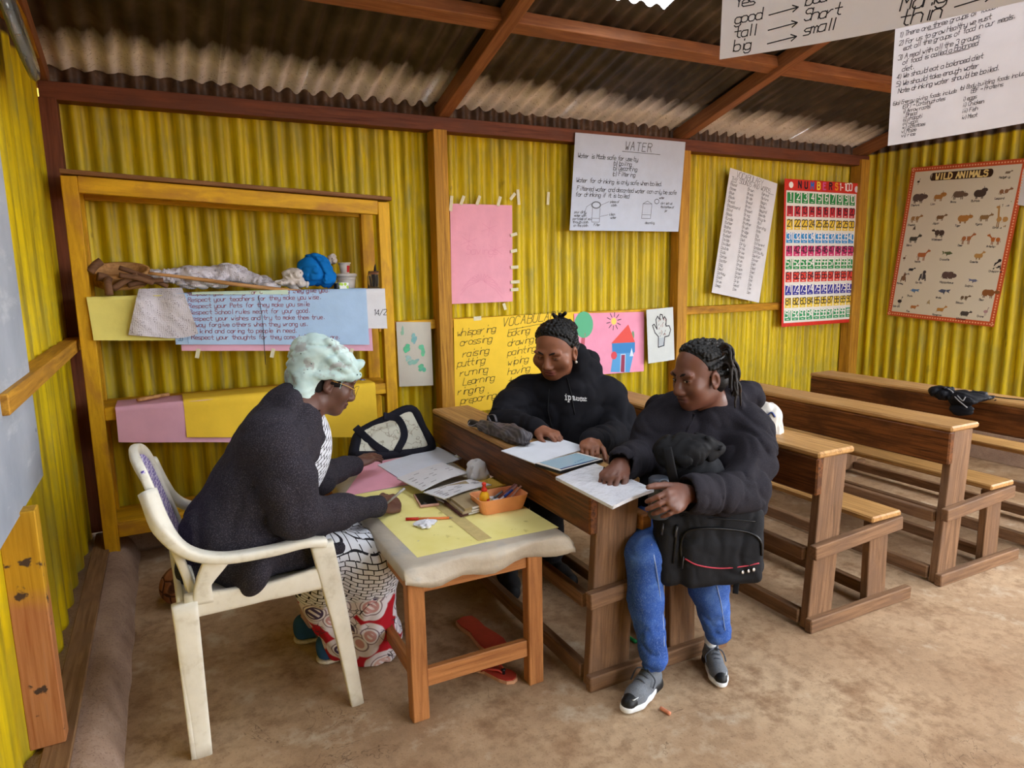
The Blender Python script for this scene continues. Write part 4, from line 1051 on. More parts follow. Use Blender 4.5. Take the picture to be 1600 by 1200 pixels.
# ------------------------------------------------------------------ people
def basis(F, U=(0, 0, 1)):
    F = nrm(F); L = nrm(np.cross(U, F)); U = np.cross(F, L)
    return L, F, U                       # subject's left, forward, up
def rows(b): return np.array([b[0], b[1], b[2]])
class Fig:
    def __init__(s, c, F, U, sc=1.0, wx=1.0): s.c = np.array(c, float); s.b = basis(F, U); s.R = rows(s.b); s.sc = sc; s.wx = wx; s.k3 = np.array((sc*wx, sc, sc))
    def w(s, x, y, z): return s.c+s.sc*(x*s.wx*s.b[0]+y*s.b[1]+z*s.b[2])
    def loc(s, P): return ((P-s.c)@s.R.T)/s.k3
def rot_local(R, ax, a):
    c, si = math.cos(a), math.sin(a); i, j = [(1, 2), (2, 0), (0, 1)][ax]
    M = np.eye(3); M[i, i] = c; M[i, j] = si; M[j, i] = -si; M[j, j] = c
    return M@R
def head(S, h, full=1.0, jaw=1.0, lidded=False):
    k = h.sc; W = h.w; R = h.R
    E = lambda c, r, kk=.012, sub=False, RR=None: S.ell(W(*c), np.array(r)*h.k3, R if RR is None else RR, kk*k, sub)
    E((0, -.016, .036), (.074, .096, .080)); E((0, .022, -.03), (.062*full, .066, .078), .03)
    E((0, .066, -.094), (.026*full, .022, .020*jaw), .03); E((0, .02, -.075), (.052*full, .055, .034), .03)
    for s in (-1, 1):
        E((s*.036*full, .056, -.030), (.030*full, .027, .032), .02); E((s*.03, .076, .022), (.028, .012, .011), .015)
        E((s*.032, .093, .000), (.019, .012, .011), .012, True)
        E((s*.031, .0745, -.001), (.0165, .0125, .0105), .004)
        S.cap(W(s*.014, .093, -.040), W(s*.012, .098, -.039), .0105*k, .0095*k, .006*k)
        E((s*.078, -.006, -.012), (.008, .019, .031), .008); E((s*.082, .0, -.014), (.006, .010, .019), .006, True)
        E((s*.078, .002, -.036), (.007, .009, .010), .006)
    S.cap(W(0, .086, .010), W(0, .104, -.034), .0085*k, .0135*k, .012*k)
    E((0, .088, -.061), (.025, .013, .0072), .008); E((0, .0865, -.0735), (.022, .013, .0085), .008)
    E((0, .103, -.0668), (.024, .010, .0018), .003, True)
def lips_tint(h):
    def f(V):
        q = h.loc(V); d = ((q[:, 0]/.027)**2+((q[:, 2]+.067)/.0155)**2)
        return np.clip((1.15-d)*3, 0, 1)*(q[:, 1] > .07)
    return f
def hand(S, wrist, D, N, side, curl=(.3, .35, .4, .45), spread=.05, thumb=(.7, .5), sc=1.0, wr=.026, forearm=None):
    """D finger direction, N back of the hand, side +1 thumb towards D x N"""
    D = nrm(D); N = nrm(np.array(N)-np.dot(N, D)*D); T = np.cross(D, N)*side
    w = np.array(wrist, float); P = lambda a, b, c: w+sc*(a*D+b*T+c*N)
    R = np.array([D, T, N])
    S.ell(P(.048, .0, 0), np.array((.052, .040, .016))*sc, R, .012); S.ell(P(.022, .014, -.004), np.array((.03, .024, .017))*sc, R, .012)
    S.cap(w, P(.03, 0, 0), wr*sc, .022*sc, .015)
    for i, (b, L, r) in enumerate(((.030, .070, .0088), (.0105, .078, .009), (-.0095, .072, .0086), (-.028, .056, .0076))):
        a = P(.084-.006*abs(i-1.2), b, .002); ang = .12; d = D+T*(b*spread*12); S.cap(P(.03, b*.7, 0), a, .011*sc, .0105*sc, .006)
        seg = (.46, .30, .24); cu = curl[i]
        for j in range(3):
            ang += cu*(1.0 if j else .8)
            v = nrm(d)*math.cos(ang)-N*math.sin(ang); e = a+v*L*seg[j]*sc
            S.cap(a, e, (r-.0006*j)*sc, (r-.0006*(j+1))*sc, .003); a = e
    t0 = P(.012, .026, -.006); d = nrm(D*math.cos(thumb[0])+T*math.sin(thumb[0])-N*.25)
    t1 = t0+d*.044*sc; S.cap(t0, t1, .0155*sc, .0115*sc, .01)
    d2 = nrm(d*math.cos(thumb[1])+(D*.8-T*.35-N*.5)*math.sin(thumb[1])); t2 = t1+d2*.032*sc; S.cap(t1, t2, .0112*sc, .010*sc, .004)
    d3 = nrm(d2+(D*.5-T*.3-N*.3)*.3); S.cap(t2, t2+d3*.024*sc, .010*sc, .0078*sc, .004)
    return P
def skin(name, c, lip, spec=.45):
    n = NT(name, .48, 0, spec); c = hexc(c)
    base = n.ramp(n.noise(26, 4), [(.3, tuple(x*.86 for x in c[:3])+(1,)), (.7, tuple(min(1, x*1.12) for x in c[:3])+(1,))])
    n.col(n.mix(n.attr('tint')[2], base, hexc(lip))); n.rough(n.ramp(n.noise(60, 3), [(.3, (.42,)*3+(1,)), (.7, (.55,)*3+(1,))]))
    n.bump(n.noise(300, 2), .06, .001); return n.m
def cloth(name, c, var=.15, rough=.9, weave=420, bump=.25, c2=None):
    n = NT(name, rough, 0, .12); c = hexc(c); 
    col = n.ramp(n.noise(14, 4), [(.3, tuple(x*(1-var) for x in c[:3])+(1,)), (.7, tuple(min(1, x*(1+var)) for x in c[:3])+(1,))])
    if c2: col = n.mix(n.math('MULTIPLY', n.step(n.noise(weave, 2), .5, .7), .8), col, hexc(c2))
    n.col(col); n.bump(n.noise(weave, 2), bump, .002); return n.m
def eyes(h, body, look=(0, 0), open_=1.0, brow='#1c1210', mat=None):
    white = plain('eye_white', '#d8cfc6', .25, .03); dark = plain('dark_iris', '#120b08', .15, .05)
    for s in (-1, 1):
        c = h.w(s*.031, .0735, .0005*open_)
        E = Solid(); E.ell(c+h.b[1]*.004*h.sc, np.array((.0125, .0095, .0052*open_))*h.sc, h.R, .001)
        e = solid_obj('eye', E, .0015, white, body, 1)
        I = Solid(); I.ell(h.w(s*.031+look[0]*.006, .0735+.0105, .0005+look[1]*.003), np.array((.0052, .0035, .0044*open_))*h.sc, h.R, .001)
        solid_obj('iris', I, .0012, dark, e, 1)
        sweep('eyelash_line', [h.w(s*.017, .0825, .002), h.w(s*.026, .0885, .0065*open_), h.w(s*.037, .0865, .0062*open_), h.w(s*.046, .077, .001)], [.002, .0045, .005, .002], .002, dark, body, n=4, sec=6)
        sweep('eyebrow', [h.w(s*.012, .0905, .020), h.w(s*.026, .0895, .0265), h.w(s*.040, .0815, .0265), h.w(s*.051, .0685, .019)], [.002, .0022, .002, .001], [.005, .009, .008, .003], plain('eyebrow_hair', brow, .8), body, (0, 0, 1), n=4, sec=6)
M_HAIR = plain('black_braided_hair', '#080606', .5, .3, 60, .3, spec=.28)
def hair_cap(H, h, grow=.003, hl=.0):
    """close cap over the skull, cut at the hairline; hl moves the hairline back"""
    H.ell(h.w(0, -.016, .036), np.array((.074+grow, .096+grow, .080+grow))*h.k3, h.R, .004)
    H.ell(h.w(0, -.045, -.03), np.array((.066+grow, .062, .06))*h.k3, h.R, .02)
    H.ell(h.w(0, .125-hl, -.03+hl*.9), np.array((.13, .115, .118))*h.k3, h.R, .004, True)
    for s in (-1, 1): H.ell(h.w(s*.085, .012-hl*.3, -.02), np.array((.03, .04, .045))*h.sc, h.R, .006, True)
def cornrow(H, h, n, hl, back, size, seed):
    """plaited rows from the hairline to the back of the head"""
    for i in range(n):
        th = math.radians(-114+228*i/(n-1)); c = max(0, math.cos(th)); low = min(0, math.cos(th))
        a0 = np.array([math.sin(th)*.080, (.064-hl)*c+.012*(1-c), .040+.066*c**.5+hl*.4+.11*low]); b0 = np.array([math.sin(th)*back[0], back[1], back[2]+.12*low])
        for j in range(15):
            t = min(1, j/14+.035*(i % 2))
            q = a0*(1-t)+b0*t-np.array([0, -.016, .036]); q = q/np.linalg.norm(q/np.array([.0775, .0995, .0835]))+np.array([0, -.016, .036])
            wob = .003*(1 if j % 2 else -1); T_ = nrm(np.cross(b0-a0, q))
            H.ell(h.w(*(q+T_*wob)), np.array(size)*h.sc*(1+.12*math.sin(j*2.2+i*seed))*(1 if j > 2 else (.55, .72, .88)[j]), h.R, .0015)

# ---- woman in the headscarf
M_SKIN1 = skin('dark_brown_skin', '#5f3e33', '#4a2a28')
p1 = lambda px, py, Y: on_y(px, py, Y)
W1h = Fig(p1(512, 592, 2.36), (.90, -.02, -.42), (0, 0, 1), .98)
nk1 = p1(462, 640, 2.33); pel1 = np.array([.15, 2.30, .545])
sR, eR, wR = p1(428, 690, 2.17), p1(466, 812, 2.10), np.array([.635, 2.325, .568])
sL, eL, wL = p1(440, 690, 2.47), np.array([.48, 2.62, .62]), np.array([.67, 2.80, .60])
S = Solid(); head(S, W1h, 1.06)
S.cap(W1h.w(0, -.03, -.07), nk1, .050, .058, .03)
S.cap(nk1, pel1+[0, 0, .1], .09, .10, .03); S.chain([nk1, sR, eR, wR], [.05, .045, .036, .026], .01); S.chain([nk1, sL, eL, wL], [.05, .045, .036, .026], .01)
hand(S, wR, (.86, .35, -.14), (-.1, -.72, .68), -1, (.85, .95, 1.0, 1.05), .0, (.55, .9), .98)
hand(S, wL, (.80, .38, .10), (-.25, -.30, .92), -1, (.10, .15, .2, .25), .12, (.6, .3), .98)
S.chain([pel1, (.58, 2.24, .43), (.50, 2.34, .06)], [.09, .06, .04], .02); S.chain([pel1, (.58, 2.40, .43), (.44, 2.47, .07)], [.09, .06, .04], .02)
w1 = solid_obj('person', S, .0035, M_SKIN1, None, 1, lips_tint(W1h), label='seated woman in a pale printed headscarf and dark cardigan writing at the table', cat='person')
recentre(w1, (.2, 2.3, .0))
eyes(W1h, w1, (0, -.8), .6)
# scarf
n = NT('pale_mint_scarf_print', .85, 0, .15); v = n.voro(34, None, 'F1'); c = n.ramp(n.noise(9, 4), [(.3, hexc('#8fadb0')), (.5, hexc('#b4cdcb')), (.75, hexc('#cfe0dc'))])
c = n.mix(n.math('MULTIPLY', n.step(n.noise(24, 4), .56, .64), .7), c, hexc('#98908f')); c = n.mix(n.step(v, .12, .07), c, hexc('#3c4f52')); n.col(c); n.bump(n.noise(24, 4), .25, .006); M_SCARF = n.m
H = Solid(); h = W1h
H.ell(h.w(0, -.022, .050), (.086, .108, .080), h.R, .01); H.ell(h.w(0, -.080, .070), (.078, .072, .060), h.R, .04); H.ell(h.w(0, -.088, .0), (.074, .056, .08), h.R, .04)
H.chain([h.w(-.074, .052, .038), h.w(-.086, 0, .020), h.w(-.078, -.06, -.005), h.w(0, -.11, -.03), h.w(.078, -.06, -.005), h.w(.086, 0, .020), h.w(.074, .052, .038), h.w(0, .090, .050), h.w(-.074, .052, .038)], [.015, .016, .02, .024, .02, .016, .015, .014, .015], .012)
H.chain([h.w(-.083, .035, .052), h.w(-.088, -.03, .065), h.w(-.06, -.10, .085)], [.012, .013, .014], .008); H.chain([h.w(-.070, .065, .060), h.w(-.080, .01, .085), h.w(-.06, -.06, .125)], [.011, .012, .012], .008)
H.ell(h.w(-.005, .080, .084), (.026, .022, .022), h.R, .006); H.ell(h.w(.0, .086, .096), (.017, .014, .013), h.R, .003)
H.chain([h.w(-.056, -.085, -.02), h.w(-.066, -.075, -.085), h.w(-.056, -.050, -.145)], [.040, .036, .012], .02)
H.ell(h.w(0, .118, -.062), (.12, .108, .09), h.R, .006, True); H.ell(h.w(-.092, .002, -.03), (.032, .034, .042), h.R, .006, True)
A = rot_local(h.R, 0, .55); ff = folds(1.0, .0065, np.diag([11., 7., 30.])@A, 2.0)
H.disp = lambda P: ff(P-h.c)+.002*vnoise(P*40); H.damp = .016
solid_obj('headscarf', H, .004, M_SCARF, w1, 1)
sweep('scarf_thread', [h.w(-.088, .03, .05), h.w(-.092, .028, .015), h.w(-.09, .03, -.012)], .004, .002, M_SCARF, w1)
G1 = plain('short_dark_hair', '#15100f', .9, .2)
H = Solid(); H.ell(h.w(-.068, .01, .0), (.012, .03, .014), h.R, .004); H.ell(h.w(-.062, -.045, -.03), (.016, .03, .03), h.R, .004); solid_obj('hair', H, .003, G1, w1, 1)
M_GOLD = plain('thin_gold_wire', '#b08a4a', .3, .05, metal=.8)
gl_ = sweep('glasses', [h.w(-.083, -.005, .004), h.w(-.07, .05, .004), h.w(-.055, .092, -.002)], .003, .003, M_GOLD, w1, sec=6)
for s in (-1, 1):
    ring = [h.w(s*.034+.024*math.cos(a), .106-.008*abs(math.cos(a)), -.004+.019*math.sin(a)) for a in np.linspace(0, 2*math.pi, 15)]
    sweep('lens_rim', ring, .002, .002, M_GOLD, gl_, n=2, sec=5)
# cardigan
M_CARD = cloth('charcoal_knit', '#2d2a31', .12, .95, 330, .5, '#57535c')
C = Solid(); b1 = basis(nrm(nk1-pel1+[.0, 0, 0]), (-1, 0, .3))
ax = nrm(nk1-pel1)
fw1 = nrm(np.array([.93, .12, 0])-.0*ax); R1 = rows(basis(np.cross(np.cross(ax, fw1), ax), ax))
mid = lambda t: pel1+(nk1-pel1)*t
C.ell(mid(.05)+[-.02, 0, 0], (.185, .165, .15), R1, .03); C.ell(mid(.38)+[-.015, 0, 0], (.185, .145, .17), R1, .05); C.ell(mid(.70)+[-.01, 0, 0], (.19, .135, .16), R1, .05); C.ell(mid(.93)+[-.02, 0, -.01], (.125, .085, .07), R1, .05)
C.cap(sR+[-.02, .03, -.0], sL+[-.02, -.03, 0], .085, .085, .05); C.cap(nk1+[-.035, -.0, -.02], nk1+[-.015, 0, .03], .085, .062, .04); C.chain([nk1+[-.065, 0, .035], nk1+[-.02, -.06, .03], nk1+[.035, -.055, -.03], nk1+[.06, -.04, -.09]], [.030, .030, .026, .022], .04)
C.chain([sR, (sR+eR)/2+[.005, -.012, 0], eR, (eR+wR)/2+[0, 0, .004], wR-nrm(wR-eR)*.02], [.088, .082, .070, .054, .041], .03)
C.chain([sL, eL, wL-nrm(wL-eL)*.03], [.085, .066, .046], .03)
C.cap(pel1+[-.02, -.12, -.02], pel1+[.10, -.13, -.03], .06, .03, .03); C.cap(pel1+[.1, -.13, -.045], pel1+[.30, -.13, -.05], .035, .03, .03)
C.cap(pel1+[-.13, -.05, -.05], pel1+[-.12, .08, -.05], .06, .06, .03)
C.cap(pel1+[0, -.11, .02], (.34, 2.165, .535), .09, .062, .03)
C.ell(mid(.62)+[.17, .10, -.06], (.10, .085, .22), R1, .02, True)
C.ell(pel1+[.02, -.13, -.03], (.15, .06, .10), R1, .04); C.disp = folds(7, .008, None, 3.1); C.damp = .014
solid_obj('cardigan', C, .0065, M_CARD, w1, 1)
# dress
n = NT('printed_dress', .85, 0, .15)
br = n.n.new('ShaderNodeTexBrick'); X_, Y_, Zc = n.xyz()[:3]; cv = n.n.new('ShaderNodeCombineXYZ'); n.l.new(n.math('ADD', X_, n.math('MULTIPLY', Y_, .35)), cv.inputs[0]); n.l.new(n.math('SUBTRACT', Zc, n.math('MULTIPLY', Y_, .9)), cv.inputs[1]); n.l.new(cv.outputs[0], br.inputs[0]); br.inputs['Scale'].default_value = 20; br.inputs['Mortar Size'].default_value = .035; br.offset = .5; br.inputs['Brick Width'].default_value = .62; br.inputs['Row Height'].default_value = .34
br.inputs['Color1'].default_value = hexc('#dfe2ec'); br.inputs['Color2'].default_value = hexc('#dfe2ec'); br.inputs['Mortar'].default_value = hexc('#25242c')
ch_ = n.step(n.noise(40, 1), .30, .36); top = n.mix(n.math('MULTIPLY', ch_, 1.0), hexc('#dfe2ec'), br.outputs[0])
vv = n.n.new('ShaderNodeTexVoronoi'); vv.inputs['Scale'].default_value = 9.5; vv.inputs['Randomness'].default_value = .75; n.l.new(n.tc.outputs['Object'], vv.inputs['Vector'])
dd = vv.outputs['Distance']; sp = n.n.new('ShaderNodeSeparateColor'); n.l.new(vv.outputs['Color'], sp.inputs[0])
cc = n.ramp(sp.outputs[0], [(.0, hexc('#c99a9c')), (.34, hexc('#b98a94')), (.36, hexc('#4b3f5e')), (.6, hexc('#5a4a68')), (.62, hexc('#d8b4b0')), (.9, hexc('#c79aa0'))])
cc.node.color_ramp.interpolation = 'CONSTANT'
circ = n.mix(n.step(dd, .30, .31), cc, hexc('#e6e3ea')); circ = n.mix(n.step(dd, .36, .37), circ, hexc('#8a7a86')); circ = n.mix(n.step(dd, .40, .41), circ, hexc('#e0dbe4')); circ = n.mix(n.step(dd, .58, .62), circ, hexc('#b3202e'))
stripe = n.step(n.wave(17, 0, n.co((1, 1, 1), (0, 0, 0), (0, .8, 0)), 'X'), .40, .5); circ = n.mix(n.math('MULTIPLY', n.math('MULTIPLY', n.step(dd, .24, .22), n.step(stripe, .6, .4)), .8), circ, hexc('#ece8ee'))
flo = n.voro(30, None, 'DISTANCE_TO_EDGE'); circ = n.mix(n.math('MULTIPLY', n.step(flo, .04, .02), n.step(n.noise(7, 2), .52, .58)), circ, hexc('#3a3440'))
zz = n.math('ADD', n.xyz()[2], n.math('MULTIPLY', n.noise(6, 2), .10)); n.col(n.mix(n.step(zz, .345, .355), circ, top)); n.bump(n.noise(12, 4), .25, .01); M_DRESS = n.m
Dm = Solid()
Dm.ell(mid(.62)+[.045, .05, -.02], (.13, .145, .20), R1, .03); Dm.ell(mid(.2)+[.05, .02, 0], (.14, .14, .16), R1, .05); Dm.cap(mid(.8)+[.06, .02, 0], mid(.95)+[.04, 0, 0], .08, .06, .03)
Dm.cap(pel1+[.10, -.05, -.02], (.57, 2.215, .42), .10, .080, .05); Dm.cap(pel1+[.08, .08, -.02], (.57, 2.40, .42), .12, .080, .05); Dm.cap((.57, 2.215, .425), (.57, 2.40, .425), .08, .08, .05)
Dm.cap((.56, 2.22, .38), (.575, 2.30, .05), .10, .085, .06); Dm.cap((.57, 2.42, .38), (.60, 2.44, .05), .09, .09, .06); Dm.cap((.40, 2.26, .36), (.47, 2.36, .06), .09, .06, .06)
Dm.cap((.62, 2.30, .10), (.64, 2.38, .04), .07, .05, .05)
Dm.rbox((.5, 2.3, -.12), (.6, .6, .128), .002, None, .008, True)
A_ = np.array([[1, 0, 0], [0, 1, 0], [0, 0, .22]]); f0 = folds(9, .012, A_, 1.7)
Dm.disp = lambda P: f0(P)*np.clip((.47-P[..., 2])*6, .15, 1); Dm.damp = .015
solid_obj('dress', Dm, .0065, M_DRESS, w1, 1)
M_BLUESH = cloth('blue_canvas', '#2f5580', .1, .8); M_MAUVE = cloth('mauve_lining', '#b89aa6', .08, .85); M_SOLE = plain('rope_sole', '#cfc6b4', .8, .2, 120, .5)
for (c, ang) in (((.405, 2.55, 0), -.15), ((.455, 2.375, 0), .1)):
    f_ = Fig(c, (math.cos(ang), math.sin(ang), 0), (0, 0, 1), .95)
    A_ = Solid(); A_.chain([f_.w(0, -.03, .036), f_.w(0, .05, .032), f_.w(0, .14, .026)], [.037, .035, .03], .01); A_.ell(f_.w(0, -.03, .07), (.034, .04, .04), f_.R, .02)
    A_.rbox(f_.w(0, .05, -.045), (.1, .2, .06), .002, f_.R, .004, True); A_.ell(f_.w(0, .01, .115), (.026, .05, .045), f_.R, .006, True)
    so = solid_obj('shoe', A_, .004, M_BLUESH, w1, 1)
    A_ = Solid(); A_.chain([f_.w(0, -.03, .012), f_.w(0, .06, .01), f_.w(0, .14, .01)], [.042, .04, .034], .01); A_.rbox(f_.w(0, .05, -.06), (.1, .2, .06), .001, f_.R, .003, True); A_.rbox(f_.w(0, .05, .08), (.1, .2, .06), .001, f_.R, .003, True)
    solid_obj('sole', A_, .004, M_SOLE, so, 1)
    A_ = Solid(); A_.cap(f_.w(0, -.012, .06), f_.w(0, .0, .12), .033, .036, .01); solid_obj('lining', A_, .004, M_MAUVE, so, 1)

# ---- woman in the black hoodie (second at the desk)
M_SKIN2 = skin('warm_brown_skin', '#8a573f', '#7a4038')
W2h = Fig(on_y(868, 546, 2.70), (-.80, -.52, -.36), (0.05, -.02, 1), 1.06, 1.13)
f2 = nrm([-.78, -.62, 0]); R2 = rows(basis(f2))
nk2 = on_y(890, 592, 2.76); pel2 = np.array([1.62, 2.74, .50])
sR2, eR2, wR2 = on_y(818, 618, 2.86), on_y(787, 664, 2.70), on_z(843, 672, .745)
sL2, eL2, wL2 = on_y(950, 622, 2.66), on_y(966, 684, 2.52), on_z(922, 688, .745)
S = Solid(); head(S, W2h, 1.14, 1.1)
S.cap(W2h.w(0, -.03, -.06), nk2, .055, .062, .03); S.cap(nk2, pel2+[0, 0, .05], .09, .11, .03)
S.chain([nk2, sR2, eR2, wR2], [.05, .045, .036, .027], .01); S.chain([nk2, sL2, eL2, wL2], [.05, .045, .036, .027], .01)
hand(S, wR2, (.35, -.92, -.10), (0.1, -.1, .98), 1, (.45, .5, .55, .6), .02, (.6, .5))
hand(S, wL2, (-.55, -.80, -.12), (-.1, -.2, .97), -1, (.5, .55, .6, .65), .02, (.6, .5))
kR, aR, kL, aL = np.array([1.36, 2.66, .44]), np.array([1.28, 2.60, .12]), np.array([1.42, 2.50, .44]), np.array([1.50, 2.58, .12])
S.chain([pel2, kR, aR], [.09, .055, .04], .02); S.chain([pel2, kL, aL], [.09, .055, .04], .02)
w2 = solid_obj('person', S, .0035, M_SKIN2, None, 1, lips_tint(W2h), label='woman with pinned-up braids in a black hoodie looking down behind the desk', cat='person')
recentre(w2, (1.62, 2.74, 0)); eyes(W2h, w2, (.2, -1.2), .55)
M_HOOD = cloth('black_fleece', '#1a1a1f', .2, .92, 300, .25); M_CORD = plain('black_cord', '#0d0d10', .8)
C = Solid(); ax2 = nk2-pel2; mid2 = lambda t: pel2+ax2*t
C.ell(mid2(.1), (.19, .165, .16), R2, .04); C.ell(mid2(.42)+f2*.02, (.19, .16, .17), R2, .06); C.ell(mid2(.72)+f2*.01, (.195, .145, .15), R2, .06)
C.cap(sR2*.8+nk2*.2, sL2*.8+nk2*.2, .085, .085, .06); C.cap(nk2+[0, 0, -.03], nk2+[0, 0, .0], .10, .085, .05)
C.chain([sR2, (sR2+eR2)/2+[-.01, 0, .0], eR2, wR2+nrm(eR2-wR2)*.03], [.094, .088, .078, .046], .035)
C.chain([sL2, (sL2+eL2)/2+[.01, 0, 0], eL2, wL2+nrm(eL2-wL2)*.03], [.094, .088, .078, .048], .035)
C.chain([wR2+nrm(eR2-wR2)*.035, wR2+nrm(eR2-wR2)*.0], [.044, .040], .006); C.chain([wL2+nrm(eL2-wL2)*.035, wL2+nrm(eL2-wL2)*.0], [.044, .040], .006)
# hood lying around the neck, higher on her left
B2 = basis(f2)
C.chain([nk2+B2[1]*.085-B2[2]*.035, nk2+B2[0]*.08+B2[1]*.045+B2[2]*.005, nk2+B2[0]*.095-B2[1]*.03+B2[2]*.045, nk2+B2[0]*.06-B2[1]*.10+B2[2]*.075, nk2-B2[0]*.06-B2[1]*.10+B2[2]*.07, nk2-B2[0]*.095-B2[1]*.03+B2[2]*.035, nk2-B2[0]*.08+B2[1]*.045+B2[2]*.0, nk2+B2[1]*.085-B2[2]*.035], [.034, .042, .048, .05, .05, .046, .042, .034], .02)
C.ell(W2h.w(.05, -.07, -.075), (.065, .055, .075), R2, .05); C.ell(W2h.w(-.04, -.08, -.09), (.06, .05, .06), R2, .05)
C.cap(nk2, nk2+[0, 0, .045], .085, .07, .04)
C.ell(W2h.w(0, .02, -.03), np.array((.080, .088, .10)), W2h.R, .006, True)
C.disp = folds(8, .011, None, 5.2); C.damp = .016
hood = solid_obj('hoodie', C, .0065, M_HOOD, w2, 1)
def conform(pts, bv, d, lift=.003, back=.25):
    out = []
    for p in pts:
        o_ = Vector(p)-Vector(d)*back
        r_ = bv.ray_cast(o_, Vector(d).normalized())
        out.append(np.array(r_[0] if r_[0] is not None else p)-nrm(d)*lift)
    return out
def stick_on(bv, pts, lift=.002):
    out = []
    for p in pts:
        d_ = Vector(ray(*p)).normalized(); r_ = bv.ray_cast(Vector(CAMP), d_)
        if r_[0] is not None: out.append(np.array(r_[0])-np.array(d_)*lift)
    return out
bvh = bvh_of(hood)
for (a, b_, c_) in (((858, 606), (856, 640), (862, 668)), ((886, 590), (893, 618), (898, 648))):
    q = conform([on_y(*t_, 2.6) for t_ in (a, ((a[0]+b_[0])/2, (a[1]+b_[1])/2), b_, ((c_[0]+b_[0])/2, (c_[1]+b_[1])/2), c_)], bvh, ray(*b_)*1.0, .002, .4)
    sweep('drawstring', q, .006, .005, M_CORD, hood, n=3, sec=6)
# chest lettering laid on the hoodie
class OnMesh:
    def __init__(s, bv, px0, py0, du, dv, Y): s.bv = bv; s.a = (px0, py0, du, dv, Y)
    def at(s, u, v, e=0.0):
        px = s.a[0]+u*s.a[2][0]+v*s.a[3][0]; py = s.a[1]+u*s.a[2][1]+v*s.a[3][1]
        d = Vector(ray(px, py)).normalized(); r_ = s.bv.ray_cast(Vector(CAMP), d)
        return np.array(r_[0])-np.array(d)*(e+.001) if r_[0] is not None else on_y(px, py, s.a[4])
om = OnMesh(bvh, 883, 624.5, (1, .07), (0, -1), 2.6); ik = Ink(om, .0006, 21); wh2 = hexc('#e8e8ea')
def tq(pts, wd): ik.line(pts, wd, wh2)
for (x, st) in ((0, [[(1.5, 0), (1.5, 6.5)], [(0, 0), (3, 0)], [(0, 6.3), (1.5, 6.3)], [(1.3, 8.6), (1.7, 8.6)]]),
                (4.2, [[(1.2, -3), (1.2, 6.3)], [(0, -3), (2.6, -3)], [(0, 6.3), (1.2, 6.3)], [(1.2, 5.2), (3, 6.4), (4.4, 5), (4.4, 1.5), (3, .1), (1.2, 1.2)]]),
                (10.6, [[(.6, 5.4), (2, 6.4), (3.6, 5.6), (3.7, .8), (4.6, .1)], [(3.6, 3.8), (1, 3), (.5, 1.2), (1.6, .1), (3.6, 1.4)]])):
    for s_ in st: tq([(x+a, b) for a, b in s_], 1.35)
ik.text(16.6, 3.3, 'Innovations for', 2.5, wh2, .55, 0, .48, 0, .1); ik.text(16.6, .0, 'Poverty Action', 2.5, wh2, .55, 0, .5, 0, .1)
ik.obj('chest_logo', hood)
# hair: pinned-up braids
H = Solid(); h = W2h; hair_cap(H, h, .001, .017)
H.ell(h.w(0, -.080, .045), np.array((.066, .056, .068))*h.sc, h.R, .02); H.ell(h.w(.03, -.07, -.03), np.array((.05, .05, .06))*h.sc, h.R, .02); H.ell(h.w(.0, -.02, .122), np.array((.014, .014, .014))*h.sc, h.R, .006)
cornrow(H, h, 17, .008, (.03, -.085, .085), (.0105, .0095, .0105), 1.3)
rs = random.Random(4)
for i in range(16):
    a = rs.uniform(0, 6.28); z = rs.uniform(-.3, 1); r_ = math.sqrt(max(0, 1-z*z))
    p0 = np.array([.06*r_*math.cos(a), -.08-.045*abs(r_*math.sin(a)), .055+.055*z]); p1_ = p0+np.array([rs.uniform(-.03, .03), rs.uniform(-.01, .01), rs.uniform(-.03, .03)])
    H.cap(h.w(*p0), h.w(*p1_), .009, .009, .002)
solid_obj('hair', H, .003, M_HAIR, w2, 1)
E = Solid(); E.ell(W2h.w(.083, .004, -.05), (.006, .006, .007), None, .001); solid_obj('earring', E, .0015, plain('pearl_white', '#e6dfd4', .3), w2, 1)
M_BLKTR = cloth('black_trousers', '#17171b', .15, .9)
C = Solid(); C.chain([pel2+[-.03, -.02, 0], kR, aR], [.11, .08, .058], .02); C.chain([pel2+[-.03, -.03, 0], kL, aL], [.11, .08, .058], .02); C.disp = folds(10, .004); C.damp = .01
solid_obj('trousers', C, .007, M_BLKTR, w2, 1)
M_BOOT = plain('black_suede_boot', '#141417', .75, .2, 60, .2)
for a_, toe in ((aR, (-.30, -.95)), (aL, (.10, -.99))):
    f_ = Fig((a_[0], a_[1], 0), (toe[0], toe[1], 0), (0, 0, 1), 1)
    A_ = Solid(); A_.cap(f_.w(0, -.01, .05), f_.w(0, 0, .20), .046, .052, .02); A_.chain([f_.w(0, -.03, .035), f_.w(0, .07, .035), f_.w(0, .14, .028)], [.036, .04, .034], .03)
    A_.rbox(f_.w(0, .05, -.05), (.1, .3, .052), .002, f_.R, .004, True)
    solid_obj('boot', A_, .005, M_BOOT, w2, 1)

